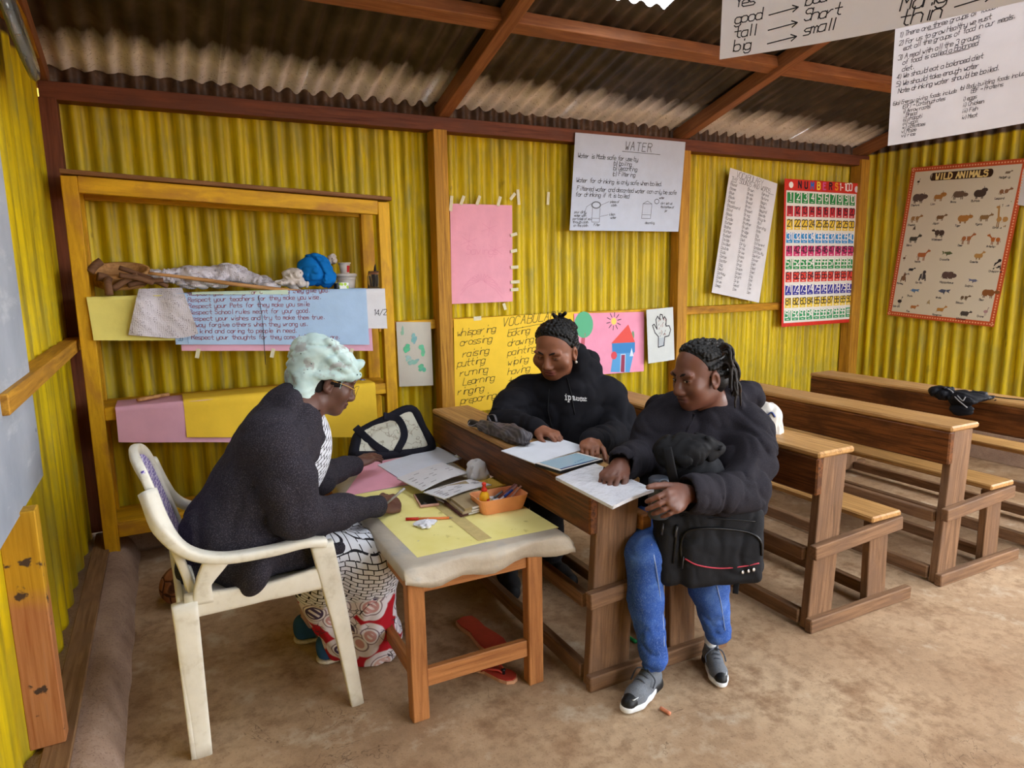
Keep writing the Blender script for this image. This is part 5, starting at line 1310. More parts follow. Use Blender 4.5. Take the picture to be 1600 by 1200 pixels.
# ---- woman in the black jacket at the near end of the bench
M_SKIN3 = skin('deep_brown_skin', '#6b4233', '#5c3531', .5)
W3h = Fig(on_y(1092, 585, 1.87), (-.97, .03, -.20), (0.03, .02, 1), 1.02)
f3 = nrm([-.55, -.83, 0]); B3 = basis(f3); R3 = rows(B3)
nk3 = on_y(1112, 640, 1.91); pel3 = np.array([1.63, 1.93, .49])
sR3, eR3, wR3 = on_y(1040, 650, 2.02), on_y(1003, 712, 1.97), on_z(968, 728, .765)
sL3, eL3, wL3 = on_y(1168, 672, 1.82), on_y(1160, 772, 1.61), on_z(1070, 772, .735)
S = Solid(); head(S, W3h, 1.0, 1.0)
S.cap(W3h.w(0, -.03, -.06), nk3, .05, .058, .03); S.cap(nk3, pel3+[0, 0, .05], .09, .10, .03)
S.chain([nk3, sR3, eR3, wR3], [.05, .042, .034, .026], .01); S.chain([nk3, sL3, eL3, wL3], [.05, .042, .034, .026], .01)
hand(S, wR3, (-.86, -.50, -.22), (-.45, -.25, .85), -1, (.55, .62, .72, .8), .0, (.35, .5), 1.0)
hand(S, wL3, (-.93, -.33, -.05), (.30, -.80, .52), 1, (.5, .55, .6, .65), .0, (.55, .25), 1.0, forearm=1)
kR3, aR3 = np.array([1.355, 1.715, .46]), on_z(1022, 1030, .12)
kL3, aL3 = np.array([1.58, 1.66, .43]), on_z(1122, 988, .13)
S.chain([pel3+[-.05, 0, -.01], kR3, kR3*.55+aR3*.45+[.0, .02, 0], aR3], [.08, .05, .04, .034], .01); S.chain([pel3+[.05, -.02, -.01], kL3, kL3*.55+aL3*.45+[0, .02, 0], aL3], [.08, .05, .04, .034], .01)
w3 = solid_obj('person', S, .0035, M_SKIN3, None, 1, lips_tint(W3h), label='woman in black jacket and blue jeans sitting at the near end of the bench', cat='person')
recentre(w3, (1.63, 1.93, 0)); eyes(W3h, w3, (.9, .1), .9)
M_JACK = cloth('black_wool_jacket', '#201e24', .18, .93, 360, .35, '#312f36'); M_LIN = cloth('dark_cuff_lining', '#2a282c', .1, .9)
C = Solid(); ax3 = nk3-pel3; mid3 = lambda t: pel3+ax3*t
C.ell(mid3(.12), (.19, .165, .16), R3, .04); C.ell(mid3(.42)+f3*.01, (.19, .155, .17), R3, .06); C.ell(mid3(.72), (.195, .14, .15), R3, .06); C.cap(nk3+[0, 0, -.03], nk3+[0, 0, .005], .09, .07, .05)
C.cap(sR3*.8+nk3*.2, sL3*.8+nk3*.2, .085, .085, .06)
uR = nrm(eR3-wR3); uL = nrm(eL3-wL3)
C.chain([sR3, (sR3+eR3)/2, eR3, wR3+uR*.05], [.085, .078, .068, .054], .035); C.chain([wR3+uR*.055, wR3+uR*.01], [.054, .056], .01)
C.chain([sL3, (sL3+eL3)/2+[.02, 0, 0], eL3, wL3+uL*.06], [.094, .092, .084, .058], .035); C.chain([wL3+uL*.065, wL3+uL*.02], [.056, .058], .01)
C.cap(wR3+uR*.015, wR3-uR*.03, .044, .046, .004, True); C.cap(wL3+uL*.025, wL3-uL*.03, .046, .048, .004, True)
C.chain([nk3+B3[1]*.07-B3[2]*.04, nk3+B3[0]*.08+B3[1]*.02-B3[2]*.01, nk3+B3[0]*.09-B3[1]*.05+B3[2]*.02, nk3-B3[1]*.10+B3[2]*.03, nk3-B3[0]*.09-B3[1]*.04+B3[2]*.01, nk3-B3[0]*.07+B3[1]*.03-B3[2]*.02, nk3+B3[1]*.07-B3[2]*.04], [.03, .032, .036, .04, .036, .032, .03], .02)
C.cap(nk3, nk3+[0, 0, .05], .08, .064, .04); C.chain([nk3+B3[1]*.075-B3[2]*.02, nk3+B3[0]*.075+B3[1]*.03+B3[2]*.015, nk3+B3[0]*.085-B3[1]*.03+B3[2]*.04], [.03, .034, .036], .02)
hd3 = on_y(1172, 614, 1.97); C.ell(hd3-[.02, .02, .01], (.05, .06, .045), None, .04); C.ell((hd3+nk3)/2-B3[1]*.04+[0, 0, .0], (.10, .06, .05), R3, .05); C.cap(hd3, nk3-B3[1]*.09, .045, .05, .04)
C.ell(W3h.w(0, .02, -.04), np.array((.078, .08, .085)), W3h.R, .008, True)
C.disp = folds(8, .012, None, 8.4); C.damp = .018
jk = solid_obj('jacket', C, .0065, M_JACK, w3, 1)
bvj = bvh_of(jk)
q = conform([on_y(a, b, 1.7) for a, b in ((1086, 645), (1075, 668), (1066, 690), (1058, 720))], bvj, ray(1075, 680), .002, .4)
sweep('jacket_placket', q, .016, .005, M_JACK, jk, n=3, sec=6)
# hair: cornrows and loose twisted locks
H = Solid(); h = W3h; hair_cap(H, h, .001, .023)
cornrow(H, h, 16, .014, (.045, -.09, .06), (.0085, .0098, .0085), 2.1)
solid_obj('hair', H, .003, M_HAIR, w3, 1)
n = NT('twisted_locks', .6, 0, .3); g = n.noise(40, 3); n.col(n.ramp(g, [(.35, hexc('#100c0b')), (.62, hexc('#1d1512')), (.75, hexc('#5a3824'))])); n.bump(n.noise(160, 2), .5, .003); M_LOCK = n.m
rs = random.Random(12)
for i in range(58):
    th = rs.uniform(-1.25, 1.25); el = rs.uniform(-.03, .095)
    a0 = np.array([math.sin(th)*.075, -.016-.085*math.cos(th), el]); L_ = rs.uniform(.11, .20)*(1 if abs(th) < .9 else .8)
    outw = np.array([math.sin(th)*.6, -math.cos(th), 0]); pts = [h.w(*(a0*.9))]; p = h.w(*a0); d = nrm(h.R.T@outw*1.0+np.array([0, 0, .3]))
    for k in range(6):
        p = p+d*L_/6; pts.append(p.copy()); d = nrm(d*.55+np.array([rs.uniform(-.35, .35), rs.uniform(-.35, .35), -.75-.1*k]))
    sweep('twisted_lock', pts, [.012, .013, .012, .011, .010, .008, .005], [.012, .013, .012, .011, .010, .008, .005], M_LOCK, w3, n=3, sec=7)
# jeans
n = NT('blue_denim', .8, 0, .15); g = n.noise(1, 3, .6, n.co((500, 500, 160))); a = n.noise(9, 4)
c = n.ramp(a, [(.3, hexc('#23407f')), (.55, hexc('#3358a6')), (.75, hexc('#5d82c8'))]); c = n.mix(n.math('MULTIPLY', n.step(g, .5, .7), .4), c, hexc('#8aa6dc')); n.col(c); n.bump(g, .3, .002); M_JEAN = n.m
C = Solid(); C.chain([pel3+[-.06, -.01, -.015], kR3, kR3*.55+aR3*.45+[.0, .02, 0], aR3+[0, 0, .0]], [.10, .064, .058, .044], .02); C.chain([pel3+[.05, -.03, -.015], kL3, kL3*.55+aL3*.45+[0, .02, 0], aL3], [.105, .078, .066, .044], .02); C.ell(pel3+[0, .02, 0], (.15, .12, .10), R3, .04)
f0 = folds(13, .004, np.diag([1, 1, 1.6]), 2.2)
C.disp = lambda P: f0(P)*np.where(P[..., 2] < .25, 1.7, .7); C.damp = .012
je = solid_obj('jeans', C, .0055, M_JEAN, w3, 1)
bvj = bvh_of(je); M_SEAM = plain('pale_seam_thread', '#93a8d2', .8)
for pts in (((1018, 850), (1024, 880), (1030, 920), (1036, 965), (1038, 1010)), ((1120, 915), (1126, 940), (1130, 965), (1133, 985))):
    q = stick_on(bvj, pts, .001)
    if len(q) > 2: sweep('seam', q, .004, .003, M_SEAM, je, n=4, sec=5)
# trainers
M_GREYKNIT = cloth('grey_knit_upper', '#6f747c', .1, .85, 500, .4, '#3d4148'); M_MID = plain('white_midsole', '#dfe3e8', .4); M_RUB = plain('black_rubber', '#121316', .45, .1); M_SOCK = cloth('white_sock', '#d8dade', .05, .9)
def trainer(heel, toe, zr=.0):
    heel = np.array(heel, float); toe = np.array(toe, float); d = toe-heel; f_ = Fig(heel, d, (0, 0, 1), np.linalg.norm(d)/.28)
    k = f_.sc; t = Solid(); cl = lambda S_: S_.rbox(f_.w(0, .14, -.072), np.array((.12, .3, .1))*k, .002, f_.R, .004, True)
    t.chain([f_.w(0, .035, .06), f_.w(0, .11, .058), f_.w(-.002, .19, .046), f_.w(-.006, .245, .036)], [.037*k, .04*k, .043*k, .032*k], .02); t.cap(f_.w(0, .04, .07), f_.w(0, .05, .115), .038*k, .040*k, .02); t.cap(f_.w(0, .09, .085), f_.w(0, .13, .075), .032*k, .03*k, .02)
    t.ell(f_.w(0, .055, .15), np.array((.030, .042, .05))*k, f_.R, .006, True); cl(t)
    sh_ = solid_obj('shoe', t, .0035, M_GREYKNIT, w3, 1)
    m_ = Solid(); m_.chain([f_.w(0, .03, .025), f_.w(0, .13, .022), f_.w(-.004, .2, .022), f_.w(-.008, .25, .022)], [.042*k, .042*k, .047*k, .035*k], .02)
    m_.rbox(f_.w(0, .14, -.1), np.array((.12, .3, .108))*k, .002, f_.R, .003, True); m_.rbox(f_.w(0, .14, .14), np.array((.12, .3, .104))*k, .002, f_.R, .003, True); m_.ell(f_.w(0, .0, .02), np.array((.08, .075, .05))*k, f_.R, .01, True)
    solid_obj('midsole', m_, .003, M_MID, sh_, 1)
    m_ = Solid(); m_.chain([f_.w(0, .025, .022), f_.w(0, .075, .02)], [.045*k, .042*k], .02); m_.rbox(f_.w(0, .05, -.1), np.array((.12, .3, .106))*k, .002, f_.R, .003, True); m_.rbox(f_.w(0, .05, .15), np.array((.12, .3, .104))*k, .002, f_.R, .003, True)
    solid_obj('air_heel', m_, .0035, M_RUB, sh_, 1)
    m_ = Solid(); m_.chain([f_.w(0, .035, .068), f_.w(0, .024, .125)], [.0385*k, .030*k], .01); m_.ell(f_.w(0, .06, .12), np.array((.032, .03, .08))*k, f_.R, .005, True); m_.rbox(f_.w(0, .12, .08), np.array((.1, .07, .2))*k, .002, f_.R, .004, True)
    solid_obj('heel_counter', m_, .003, M_RUB, sh_, 1)
    m_ = Solid(); m_.cap(f_.w(-.002, .2, .046), f_.w(-.006, .247, .036), .0437*k, .0335*k, .01); m_.ell(f_.w(0, .165, .075), np.array((.06, .058, .05))*k, f_.R, .006, True); cl(m_)
    solid_obj('toe_cap', m_, .003, M_RUB, sh_, 1)
    m_ = Solid(); m_.cap(f_.w(0, .045, .10), f_.w(0, .03, .17), .036*k, .034*k, .01); solid_obj('sock', m_, .004, M_SOCK, sh_, 1)
    ML = plain('grey_lace', '#454a54', .8)
    for j in range(5):
        y = .10+.026*j; zt = .128-.0120*j
        sweep('lace', [f_.w(-.028, y-.004, zt-.022), f_.w(-.012, y, zt-.002), f_.w(.012, y+.003, zt-.002), f_.w(.028, y-.004, zt-.022)], .007, .005, ML, sh_, n=4, sec=6)
    for s_ in (-1, 1):
        sweep('lace', [f_.w(0, .10, .13), f_.w(s_*.03, .125, .135), f_.w(s_*.052, .115, .10), f_.w(s_*.055, .14, .075)], .005, .005, ML, sh_, n=4, sec=6)
    # small white tick mark on the toe cap
    sw = [f_.w(.014, .250, .062), f_.w(.020, .248, .064), f_.w(.030, .226, .068)]
    sweep('tick_logo', sw, [.002, .005, .001], .0025, M_MID, sh_, n=4, sec=6)
    return sh_
hR = on_z(1066, 1058, .0); tR = on_z(978, 1118, .0); trainer((aR3[0]+.035, aR3[1]+.03, 0), tR)
tL = on_z(1131, 1077, 0); trainer((aL3[0]+.0, aL3[1]+.045, 0), tL)
# ------------------------------------------------------------------ things on the shelf rack
M_STICK = wood('bark_stick', '#6b4a34', '#4a3020', '#7d5a40', .8); M_LWOOD = wood('pale_wood_stick', '#c2925e', '#96693e', None, .7)
ZT, ZM, YF_ = 1.308, .802, 3.588
def drape(px0, px1, pyb, zedge, depth, skew=0.0, curl=.012, lift=.0, wig=.003):
    """sheet lying on a shelf and hanging over its front edge; px0..px1 columns, pyb lower edge row"""
    a = on_y(px0, pyb, YF_); b = on_y(px1, pyb, YF_); x0, x1 = a[0], b[0]; Lh = zedge-a[2]
    w = x1-x0; sk = (b[2]-a[2])
    def S(u, v):
        t = u/w; hang = Lh-sk*t
        vv = v-(Lh+depth-(hang+depth))*0
        d = v-Lh
        if d < 0:
            f = -d/Lh; return np.array([x0+u+skew*f, YF_-.004-lift-curl*f**2+wig*math.sin(u*14+f*3), zedge+.004+lift-f*hang])
        return np.array([x0+u, YF_-.004-lift+min(d, .02)*1.0+max(0, d-.02), zedge+.004+lift+.0*d])
    return Sheet(S, w, Lh+depth)
sh = drape(143, 274, 533, ZT, .12, .01); o = sh.paper('lemon_paper', M_LYEL, None, 10, 16, label='lemon yellow paper hanging over the left end of the top shelf', cat='paper'); recentre(o, sh.at(sh.w/2, .0))
sh = drape(284, 582, 549, ZT, .10, 0, .008, .0); o = sh.paper('pink_backing_paper', M_LPINK, None, 12, 16, label='pink paper peeping out below the blue handwritten rules sheet', cat='paper'); recentre(o, sh.at(sh.w/2, 0))
for u in (.08, .45, .88): board('tape', sh.at(sh.w*u, .01, .002), sh.at(sh.w*u-.012, .01, .002)-np.array([0, 0, .045]), .018, .0015, M_TAPE, o, (0, -1, 0), 0)
sh = drape(571, 604, 515, ZT, .16, .0, .006, .003); o = sh.paper('white_paper', M_WHITE, None, 6, 14, label='white paper hanging at the right end of the top shelf', cat='paper'); recentre(o, sh.at(sh.w/2, 0)); ik = Ink(sh, seed=31); ik.text(sh.w*.4, .07, '14/2', .03, BLACK, .003); ik.obj('handwriting', o)
sh = drape(275, 576, 541, ZT, .16, 0, .01, .006); o = sh.paper('rules_paper', M_LBLUE, None, 14, 18, label='light blue sheet of handwritten respect rules hanging over the top shelf', cat='paper'); recentre(o, sh.at(sh.w/2, 0))
ik = Ink(sh, seed=32); W = sh.w; rd = hexc('#8f4a5a')
for k, t in enumerate(('Respect your family for all the joy they give you.', 'Respect your teachers for they make you wise.', 'Respect your Pets for they make you smile', 'Respect School rules meant for your good.', 'Respect your wishes and try to make them true.', 'Alway forgive others when they wrong us.', 'Be kind and caring to people in need.', 'Respect your thoughts for they come tell who you are.')):
    ik.text(W*.075, .226-.0288*k, t, .020, rd, .0024, .08, .72 if k != 7 else .70, 0, .25)
for k, t in enumerate(('31', '32', '33')): ik.text(W*.012, .075-.0288*k, t, .015, hexc('#46688f'), .002)
ik.line([(W*.058, .005), (W*.058, .09)], .0015, hexc('#6a86b0'))
ik.obj('handwriting', o)
sweep('hanging_thread', [on_y(404, 462, 3.57), on_y(410, 500, 3.566), on_y(415, 570, 3.57)], .003, .003, plain('dark_thread', '#2a3038', .8), None, n=5, sec=5, label='thin dark thread dangling in front of the blue rules sheet', cat='thread')
sh = drape(300, 450, 464, ZT, .10, 0, .002, .009); o = sh.paper('mint_paper', paper_mat('pale_mint_paper', '#c3d6c2'), None, 8, 10, label='pale mint paper strip on the top shelf edge above the blue sheet', cat='paper'); recentre(o, sh.at(sh.w/2, 0))
# lower papers
sh = drape(186, 455, 690, ZM, .2, 0, .03); o = sh.paper('pink_sheet', M_LPINK, None, 12, 16, label='large dusty pink paper hanging from the middle shelf', cat='paper'); recentre(o, sh.at(sh.w/2, 0))
sh = drape(292, 590, 684, ZM, .2, 0, .025, .006); o = sh.paper('yellow_sheet', M_YELP, None, 12, 16, label='large plain yellow paper hanging from the middle shelf behind the headscarf', cat='paper'); recentre(o, sh.at(sh.w/2, 0))
a_, b_ = on_z(215, 625, ZM+.02), on_z(263, 616, ZM+.02)
sweep('wood_stick', [a_, (a_+b_)/2, b_], .022, .018, M_LWOOD, None, sec=10, label='short wooden stick lying on the pink paper on the middle shelf', cat='stick')
n = NT('blue_striped_plastic', .45, 0, .4); c = n.mix(n.step(n.wave(16, 9, None, 'DIAGONAL', 2), .72, .8), hexc('#d4d6e4'), hexc('#2c46b8')); n.col(c); n.bump(n.noise(20, 4), .4, .01); M_BAG = n.m
S = Solid(); cb = on_y(563, 607, 3.72); S.ell(cb, (.075, .06, .05), None, .02); S.ell(cb+[-.05, .02, .03], (.05, .05, .045), None, .02); S.ell(cb+[.02, -.02, -.02], (.06, .05, .025), None, .02); S.disp = folds(24, .012); S.damp = .015
o = solid_obj('plastic_bag', S, .005, M_BAG, None, 1, label='crumpled white plastic bag with blue stripes on the middle shelf', cat='bag'); recentre(o, cb-[0, 0, .05])
# sieve with handle
tz = ZT+.055; cs = on_y(187, 416, 3.79)
sv = empty('wooden_sieve', (cs[0], cs[1], ZT), 'round wooden sieve with a flat handle on the top shelf', 'sieve')
mw = T3(cs[0], cs[1]-.01, ZT+.06) @ RX(math.radians(16))
lathe('rim', [(.105, 0), (.112, .0), (.114, .05), (.128, .058), (.128, .07), (.112, .07), (.104, .03)], M_LWOOD, sv, mw, 36)
lathe('mesh_bottom', [(.104, .006), (.104, .01), (.0001, .01)], plain('woven_mesh', '#8a6a48', .8, .3, 200), sv, mw, 24)
sweep('handle', [(cs[0]+.09, cs[1]-.01, ZT+.085), (cs[0]+.2, cs[1]-.02, ZT+.075), (cs[0]+.34, cs[1]-.03, ZT+.06)], [.05, .07, .055], .012, M_LWOOD, sv, power=.2)
# sticks
rs = random.Random(9)
defs = [((140, 425), (158, 408), .018), ((152, 432), (172, 440), .02), ((186, 430), (240, 442), .013), ((176, 452), (215, 430), .015), ((200, 446), (255, 438), .012), ((186, 418), (262, 448), .011)]
for k, (a, b, r) in enumerate(defs):
    A = on_y(*a, 3.612+.009*k); B = on_y(*b, 3.625+.011*k); A[2] = max(A[2], ZT+r*.8); B[2] = max(B[2], ZT+r*.8)
    sweep('firewood_stick', [A, (A+B)/2+[0, 0, .006], B], r*2, r*2, M_STICK, None, sec=9, label='bark-covered stick in the small bundle beside the sieve', cat='stick', group='sticks on the top shelf')
A = on_y(168, 440, 3.592); o = sweep('bark_stick', [A+[0, .08, .012], A+[.0, .0, .0], A+[.002, -.03, -.035], A+[.004, -.035, -.06]], .034, .034, M_STICK, None, sec=10, label='thick bark stick poking down over the lemon paper', cat='stick')
A, B = on_y(232, 428, 3.62), on_y(480, 456, 3.60)
sweep('long_stick', [A+[0, 0, .004], (A*.7+B*.3)+[0, 0, .002], (A*.35+B*.65)+[0, 0, -.004], B], [.014, .018, .02, .016], [.014, .018, .02, .016], M_LWOOD, None, sec=9, label='long thin wooden stick lying along the front of the top shelf', cat='stick')
# lace cloth: a heap on the shelf and a corner hanging over the edge
n = NT('white_lace', .9, 0, .1)
vo = n.voro(120, None, 'F1', 'Distance', .4); pat = n.wave(9, 6, None, 'DIAGONAL', 2)
n.col(n.mix(n.math('MULTIPLY', n.step(vo, .30, .22), n.step(pat, .35, .6)), hexc('#cfc9d0'), hexc('#756c74'))); n.bump(n.math('ADD', vo, pat), .5, .004); M_LACE = n.m
lc = empty('lace_cloth', (.2, 3.72, ZT), 'white lace cloth heaped on the top shelf with a corner hanging down', 'cloth')
S = Solid()
for (px, py, Y, r) in ((250, 428, 3.76, (.07, .07, .035)), (300, 425, 3.78, (.09, .08, .04)), (355, 425, 3.80, (.10, .08, .055)), (395, 434, 3.78, (.08, .08, .03)), (320, 440, 3.68, (.13, .05, .02)), (420, 442, 3.70, (.06, .06, .02))):
    c = on_y(px, py, Y); c[2] = max(c[2]-.012, ZT+.02); S.ell(c, r, None, .04)
S.disp = folds(17, .014, None, 4.4); S.damp = .016
solid_obj('lace_heap', S, .006, M_LACE, lc, 1)
def Sl(u, v):
    b0 = on_y(199, 508, 3.565); f = 1-v/.26
    q = np.array([b0[0]+u*(.62+.38*(f))+.06*(1-f), 3.548-.008*math.sin(u*22+v*9)-.005*math.sin(u*40), 0])
    q[2] = ZT+.035-f*(.205+.03*math.sin(u*11))+.012*math.sin(u*17)*f; q[1] += .08*max(0, (v-.2)/.06)
    return q
sl = Sheet(Sl, .29, .26); sl.paper('lace_corner', M_LACE, lc, 26, 20, .002)
def crumple(name, c, r, mat, label, cat, freq=22, amp=.012, vox=.004, extra=(), seed=0.0, **kw):
    S = Solid(); S.ell(c, r, None, .02)
    for (d, rr) in extra: S.ell(np.array(c)+np.array(d), rr, None, .02)
    S.disp = folds(freq, amp, None, seed); S.damp = amp*1.3
    o = solid_obj(name, S, vox, mat, None, 1, label=label, cat=cat, **kw); recentre(o, (c[0], c[1], c[2]-r[2])); return o
n = NT('white_speckled_cotton', .9, 0, .1); c = n.mix(n.step(n.noise(60, 2), .66, .7), hexc('#cfc6bf'), hexc('#6a5648')); n.col(c); M_SPECK = n.m
c = on_y(457, 433, 3.67); crumple('speckled_cloth', c, (.055, .05, .05), M_SPECK, 'crumpled white speckled cloth beside the blue bundle', 'cloth', 20, .014, .005, (((-.04, 0, -.03), (.06, .05, .02)), ((.02, .0, -.035), (.06, .05, .025))), 2.0)
c = on_y(492, 423, 3.70); crumple('blue_cloth', c, (.085, .075, .085), cloth('bright_blue_cotton', '#0e6cb8', .15, .8), 'bundle of bright blue cloth on the top shelf', 'cloth', 13, .018, .005, (((.05, -.02, -.04), (.055, .05, .045)), ((-.03, .02, .03), (.06, .06, .045))), 6.0)
c = on_y(519, 405, 3.84); crumple('white_rag', c, (.025, .025, .03), M_SPECK, 'small white rag behind the paper cup', 'cloth', 30, .008, .004)
# tub, cup, jar, box
ct = on_y(541, 440, 3.79); M_WPL = plain('white_plastic_tub', '#cfc8c0', .45, .05)
tbx = empty('plastic_tub', (ct[0], ct[1], ZT), 'white plastic tub on the top shelf below the paper cup', 'tub')
lathe('tub_body', [(.042, 0), (.044, .002), (.054, .085), (.050, .085), (.041, .006), (.0001, .006)], M_WPL, tbx, T3(ct[0], ct[1], ZT))
lathe('tub_rim', [(.053, 0), (.059, 0), (.059, .014), (.054, .014)], M_WPL, tbx, T3(ct[0], ct[1], ZT+.072)); lathe('tub_ring', [(.049, 0), (.0545, 0), (.0545, .004), (.049, .004)], M_WPL, tbx, T3(ct[0], ct[1], ZT+.056)); lathe('lid', [(.0001, 0), (.053, 0), (.053, .005), (.0001, .005)], M_WPL, tbx, T3(ct[0], ct[1], ZT+.084))
cc_ = (ct[0]-.008, ct[1]-.01, ZT+.0895)
cp = empty('paper_cup', cc_, 'small white cup with a red label standing on the tub', 'cup')
lathe('cup_body', [(.024, 0), (.031, .055), (.029, .055), (.022, .003), (.0001, .003)], M_WPL, cp, T3(*cc_)); lathe('cup_rim', [(.030, .0), (.0345, .0), (.0345, .006), (.030, .006)], M_WPL, cp, T3(cc_[0], cc_[1], cc_[2]+.052))
V = []; F = []
for i in range(6):
    a = -1.35+.16*i
    for z in (.006, .042): r_ = .0243+.007*z/.055+.0005; V.append((cc_[0]+r_*math.cos(a), cc_[1]+r_*math.sin(a), cc_[2]+z))
for i in range(5): F.append((2*i, 2*i+2, 2*i+3, 2*i+1))
mesh_obj('red_label', V, F, plain('red_print', '#c02c30', .5), cp)
cj = on_y(585, 432, 3.74); cj = (cj[0], cj[1], ZT)
jar = empty('pen_jar', cj, 'clear plastic jar of pens at the right end of the top shelf', 'jar')
gm = NT('clear_plastic', .12, 0, .5); gm.col((.86, .84, .8, 1)); gm.b.inputs['Transmission Weight'].default_value = .9; gm.b.inputs['IOR'].default_value = 1.2
lathe('jar_body', [(.036, 0), (.040, .006), (.040, .07), (.032, .085), (.032, .10), (.0305, .10), (.0305, .084), (.0385, .069), (.0385, .008), (.0001, .008)], gm.m, jar, T3(*cj)); lathe('jar_collar', [(.032, .0), (.0355, .0), (.0355, .008), (.032, .008)], plain('orange_collar', '#b8805c', .5), jar, T3(cj[0], cj[1], cj[2]+.082))
rs = random.Random(7)
for k, c in enumerate(('#1c1a1e', '#3a3434', '#d8d4cc', '#2a2620', '#5a4a40', '#2c3040', '#141416')):
    a = rs.uniform(0, 6.28); r = rs.uniform(.006, .024)
    b0 = np.array([cj[0]+r*math.cos(a), cj[1]+r*math.sin(a), ZT+.012]); sweep('marker_pen', [b0, b0+[r*.3*math.cos(a), r*.3*math.sin(a), rs.uniform(.06, .075)]], .011, .011, plain('pen_colour', c, .4), None, sec=8, n=2, label='pen standing inside the clear jar on the top shelf', cat='pen', group='pens in the jar')
b0 = np.array([cj[0]+.004, cj[1]-.004, ZT+.012]); sweep('black_marker', [b0, b0+[.0, 0, .09], b0+[.003, 0, .125]], [.016, .016, .004], [.016, .016, .004], M_BLK, None, sec=10, label='black pointed marker sticking out of the clear jar', cat='marker')
cbx = on_y(535, 449, 3.63); n = NT('green_white_box', .6); c = n.mix(n.step(n.voro(45), .35, .38), hexc('#a8c84a'), hexc('#dfe2dc')); n.col(c)
V, F = boxmesh(.055, .04, .035, .003); o = mesh_obj('small_box', V, F, n.m, None, T3(cbx[0], cbx[1], ZT+.026) @ RZ(.3)); tag(o, 'small green and white carton in front of the tub', 'box')
V, F = boxmesh(.012, .03, .03, .003); mesh_obj('box_end', V, F, M_BLK, o, T3(cbx[0]-.034, cbx[1]-.005, ZT+.024) @ RZ(.3))

# ------------------------------------------------------------------ things on the low table
Z0 = TZ+.0012
def lay(name, q, mat, label, z=Z0, cat='paper', th=.0006, bow=.0, **kw):
    """q = pixel corners bl, br, tl on the plane z"""
    bl, br, tl = (on_z(*p, z) for p in q); du = br-bl; dv = tl-bl
    sh = flat_sheet(bl, br, tl, bow); o = sh.paper(name, mat, None, 8, 8, th, label=label, cat=cat, **kw); recentre(o, sh.at(sh.w/2, sh.h/2)); return sh, o
n = NT('stained_lemon_paper', .8, 0, .15); a = n.noise(16, 5, .65); c = n.mix(n.step(a, .6, .72), n.ramp(n.noise(5, 3), [(.3, hexc('#e9dc86')), (.7, hexc('#f4eaa0'))]), hexc('#b9ab62')); n.col(c); M_STAIN = n.m
sh, o = lay('table_paper', [(652, 871), (768, 845), (554, 773)], M_STAIN, 'stained lemon yellow paper on the near left half of the low table', Z0+.0008); 
sh, o = lay('table_paper', [(760, 847), (873, 824), (668, 775)], M_STAIN, 'stained lemon yellow paper on the near right half of the low table', Z0+.0014)
board('tape', sh.at(.005, .02, .0006), sh.at(.005, sh.h-.1, .0006), .05, .0004, plain('brown_tape', '#c9b77c', .4), o, (0, 0, 1), 0)
sh, o = lay('pink_table_paper', [(536, 776), (640, 756), (572, 724)], M_PINK, 'pink paper on the low table under her left hand', Z0+.002)
sh, o = lay('white_table_paper', [(625, 748), (722, 716), (590, 726)], paper_mat('ruled_white_paper', '#d3d8e4'), 'blank white paper pad on the low table beside the handbag', Z0+.006, th=.004)
# open record book
tilt = .012
def page(name, q, z, label):
    bl, br, tl = (on_z(*p, z) for p in q); bl = bl+[0, 0, .01]; sh = flat_sheet(bl, br, tl, .008)
    o = sh.paper(name, M_WHITE, rb, 10, 6, .004); ik = Ink(sh, seed=41); gy = hexc('#5a5660')
    for r in range(6):
        for k in range(5): 
            if ik.r.random() < .55: ik.rect(sh.w*(.08+.18*k), sh.h*(.12+.135*r), sh.w*(.08+.18*k)+ik.r.uniform(.015, .035), sh.h*(.12+.135*r)+.0045, gy)
        if r % 3 == 0: ik.line([(sh.w*.1, sh.h*(.1+.135*r)), (sh.w*.9, sh.h*(.1+.135*r))], .002, hexc('#b08a90'))
    ik.obj('print', o)
rb = empty('record_book', on_z(690, 770, Z0+.03), 'open printed record book lying on the stack of books', 'book')
page('left_page', [(659, 770), (731, 738), (620, 747)], Z0+.034, '')
page('right_page', [(694, 783), (768, 757), (661, 769)], Z0+.034, '')
# books under it
for k, (q, col) in enumerate((([(720, 804), (770, 790), (672, 766)], '#5c3a38'), ([(723, 800), (768, 787), (678, 763)], '#b5a48c'), ([(726, 795), (772, 782), (684, 762)], '#9c8a6a'))):
    bk_, o = lay('exercise_book', q, paper_mat('book_cover_%d' % k, col), ('dark red covered', 'cream paged', 'tan covered')[k]+' exercise book, %s of the stack on the low table' % ('lowest', 'middle', 'topmost')[k], Z0+.003+.0105*(k+1), 'book', .010, group='stacked exercise books')
    c0 = bk_.at(bk_.w/2, bk_.h/2); V, F = boxmesh(bk_.w*1.0, bk_.h*1.0, .006, 0)
    mesh_obj('pages', V, F, M_WHITE, o, frame(c0-[0, 0, .005], bk_.at(bk_.w, 0)-bk_.at(0, 0)) @ T3(.001, -.001, 0))
sh, o = lay('yellow_booklet', [(762, 764), (800, 754), (745, 752)], paper_mat('orange_yellow_cover', '#dcb24e'), 'yellow booklet lying behind the orange tray', Z0+.012, 'book', .006)
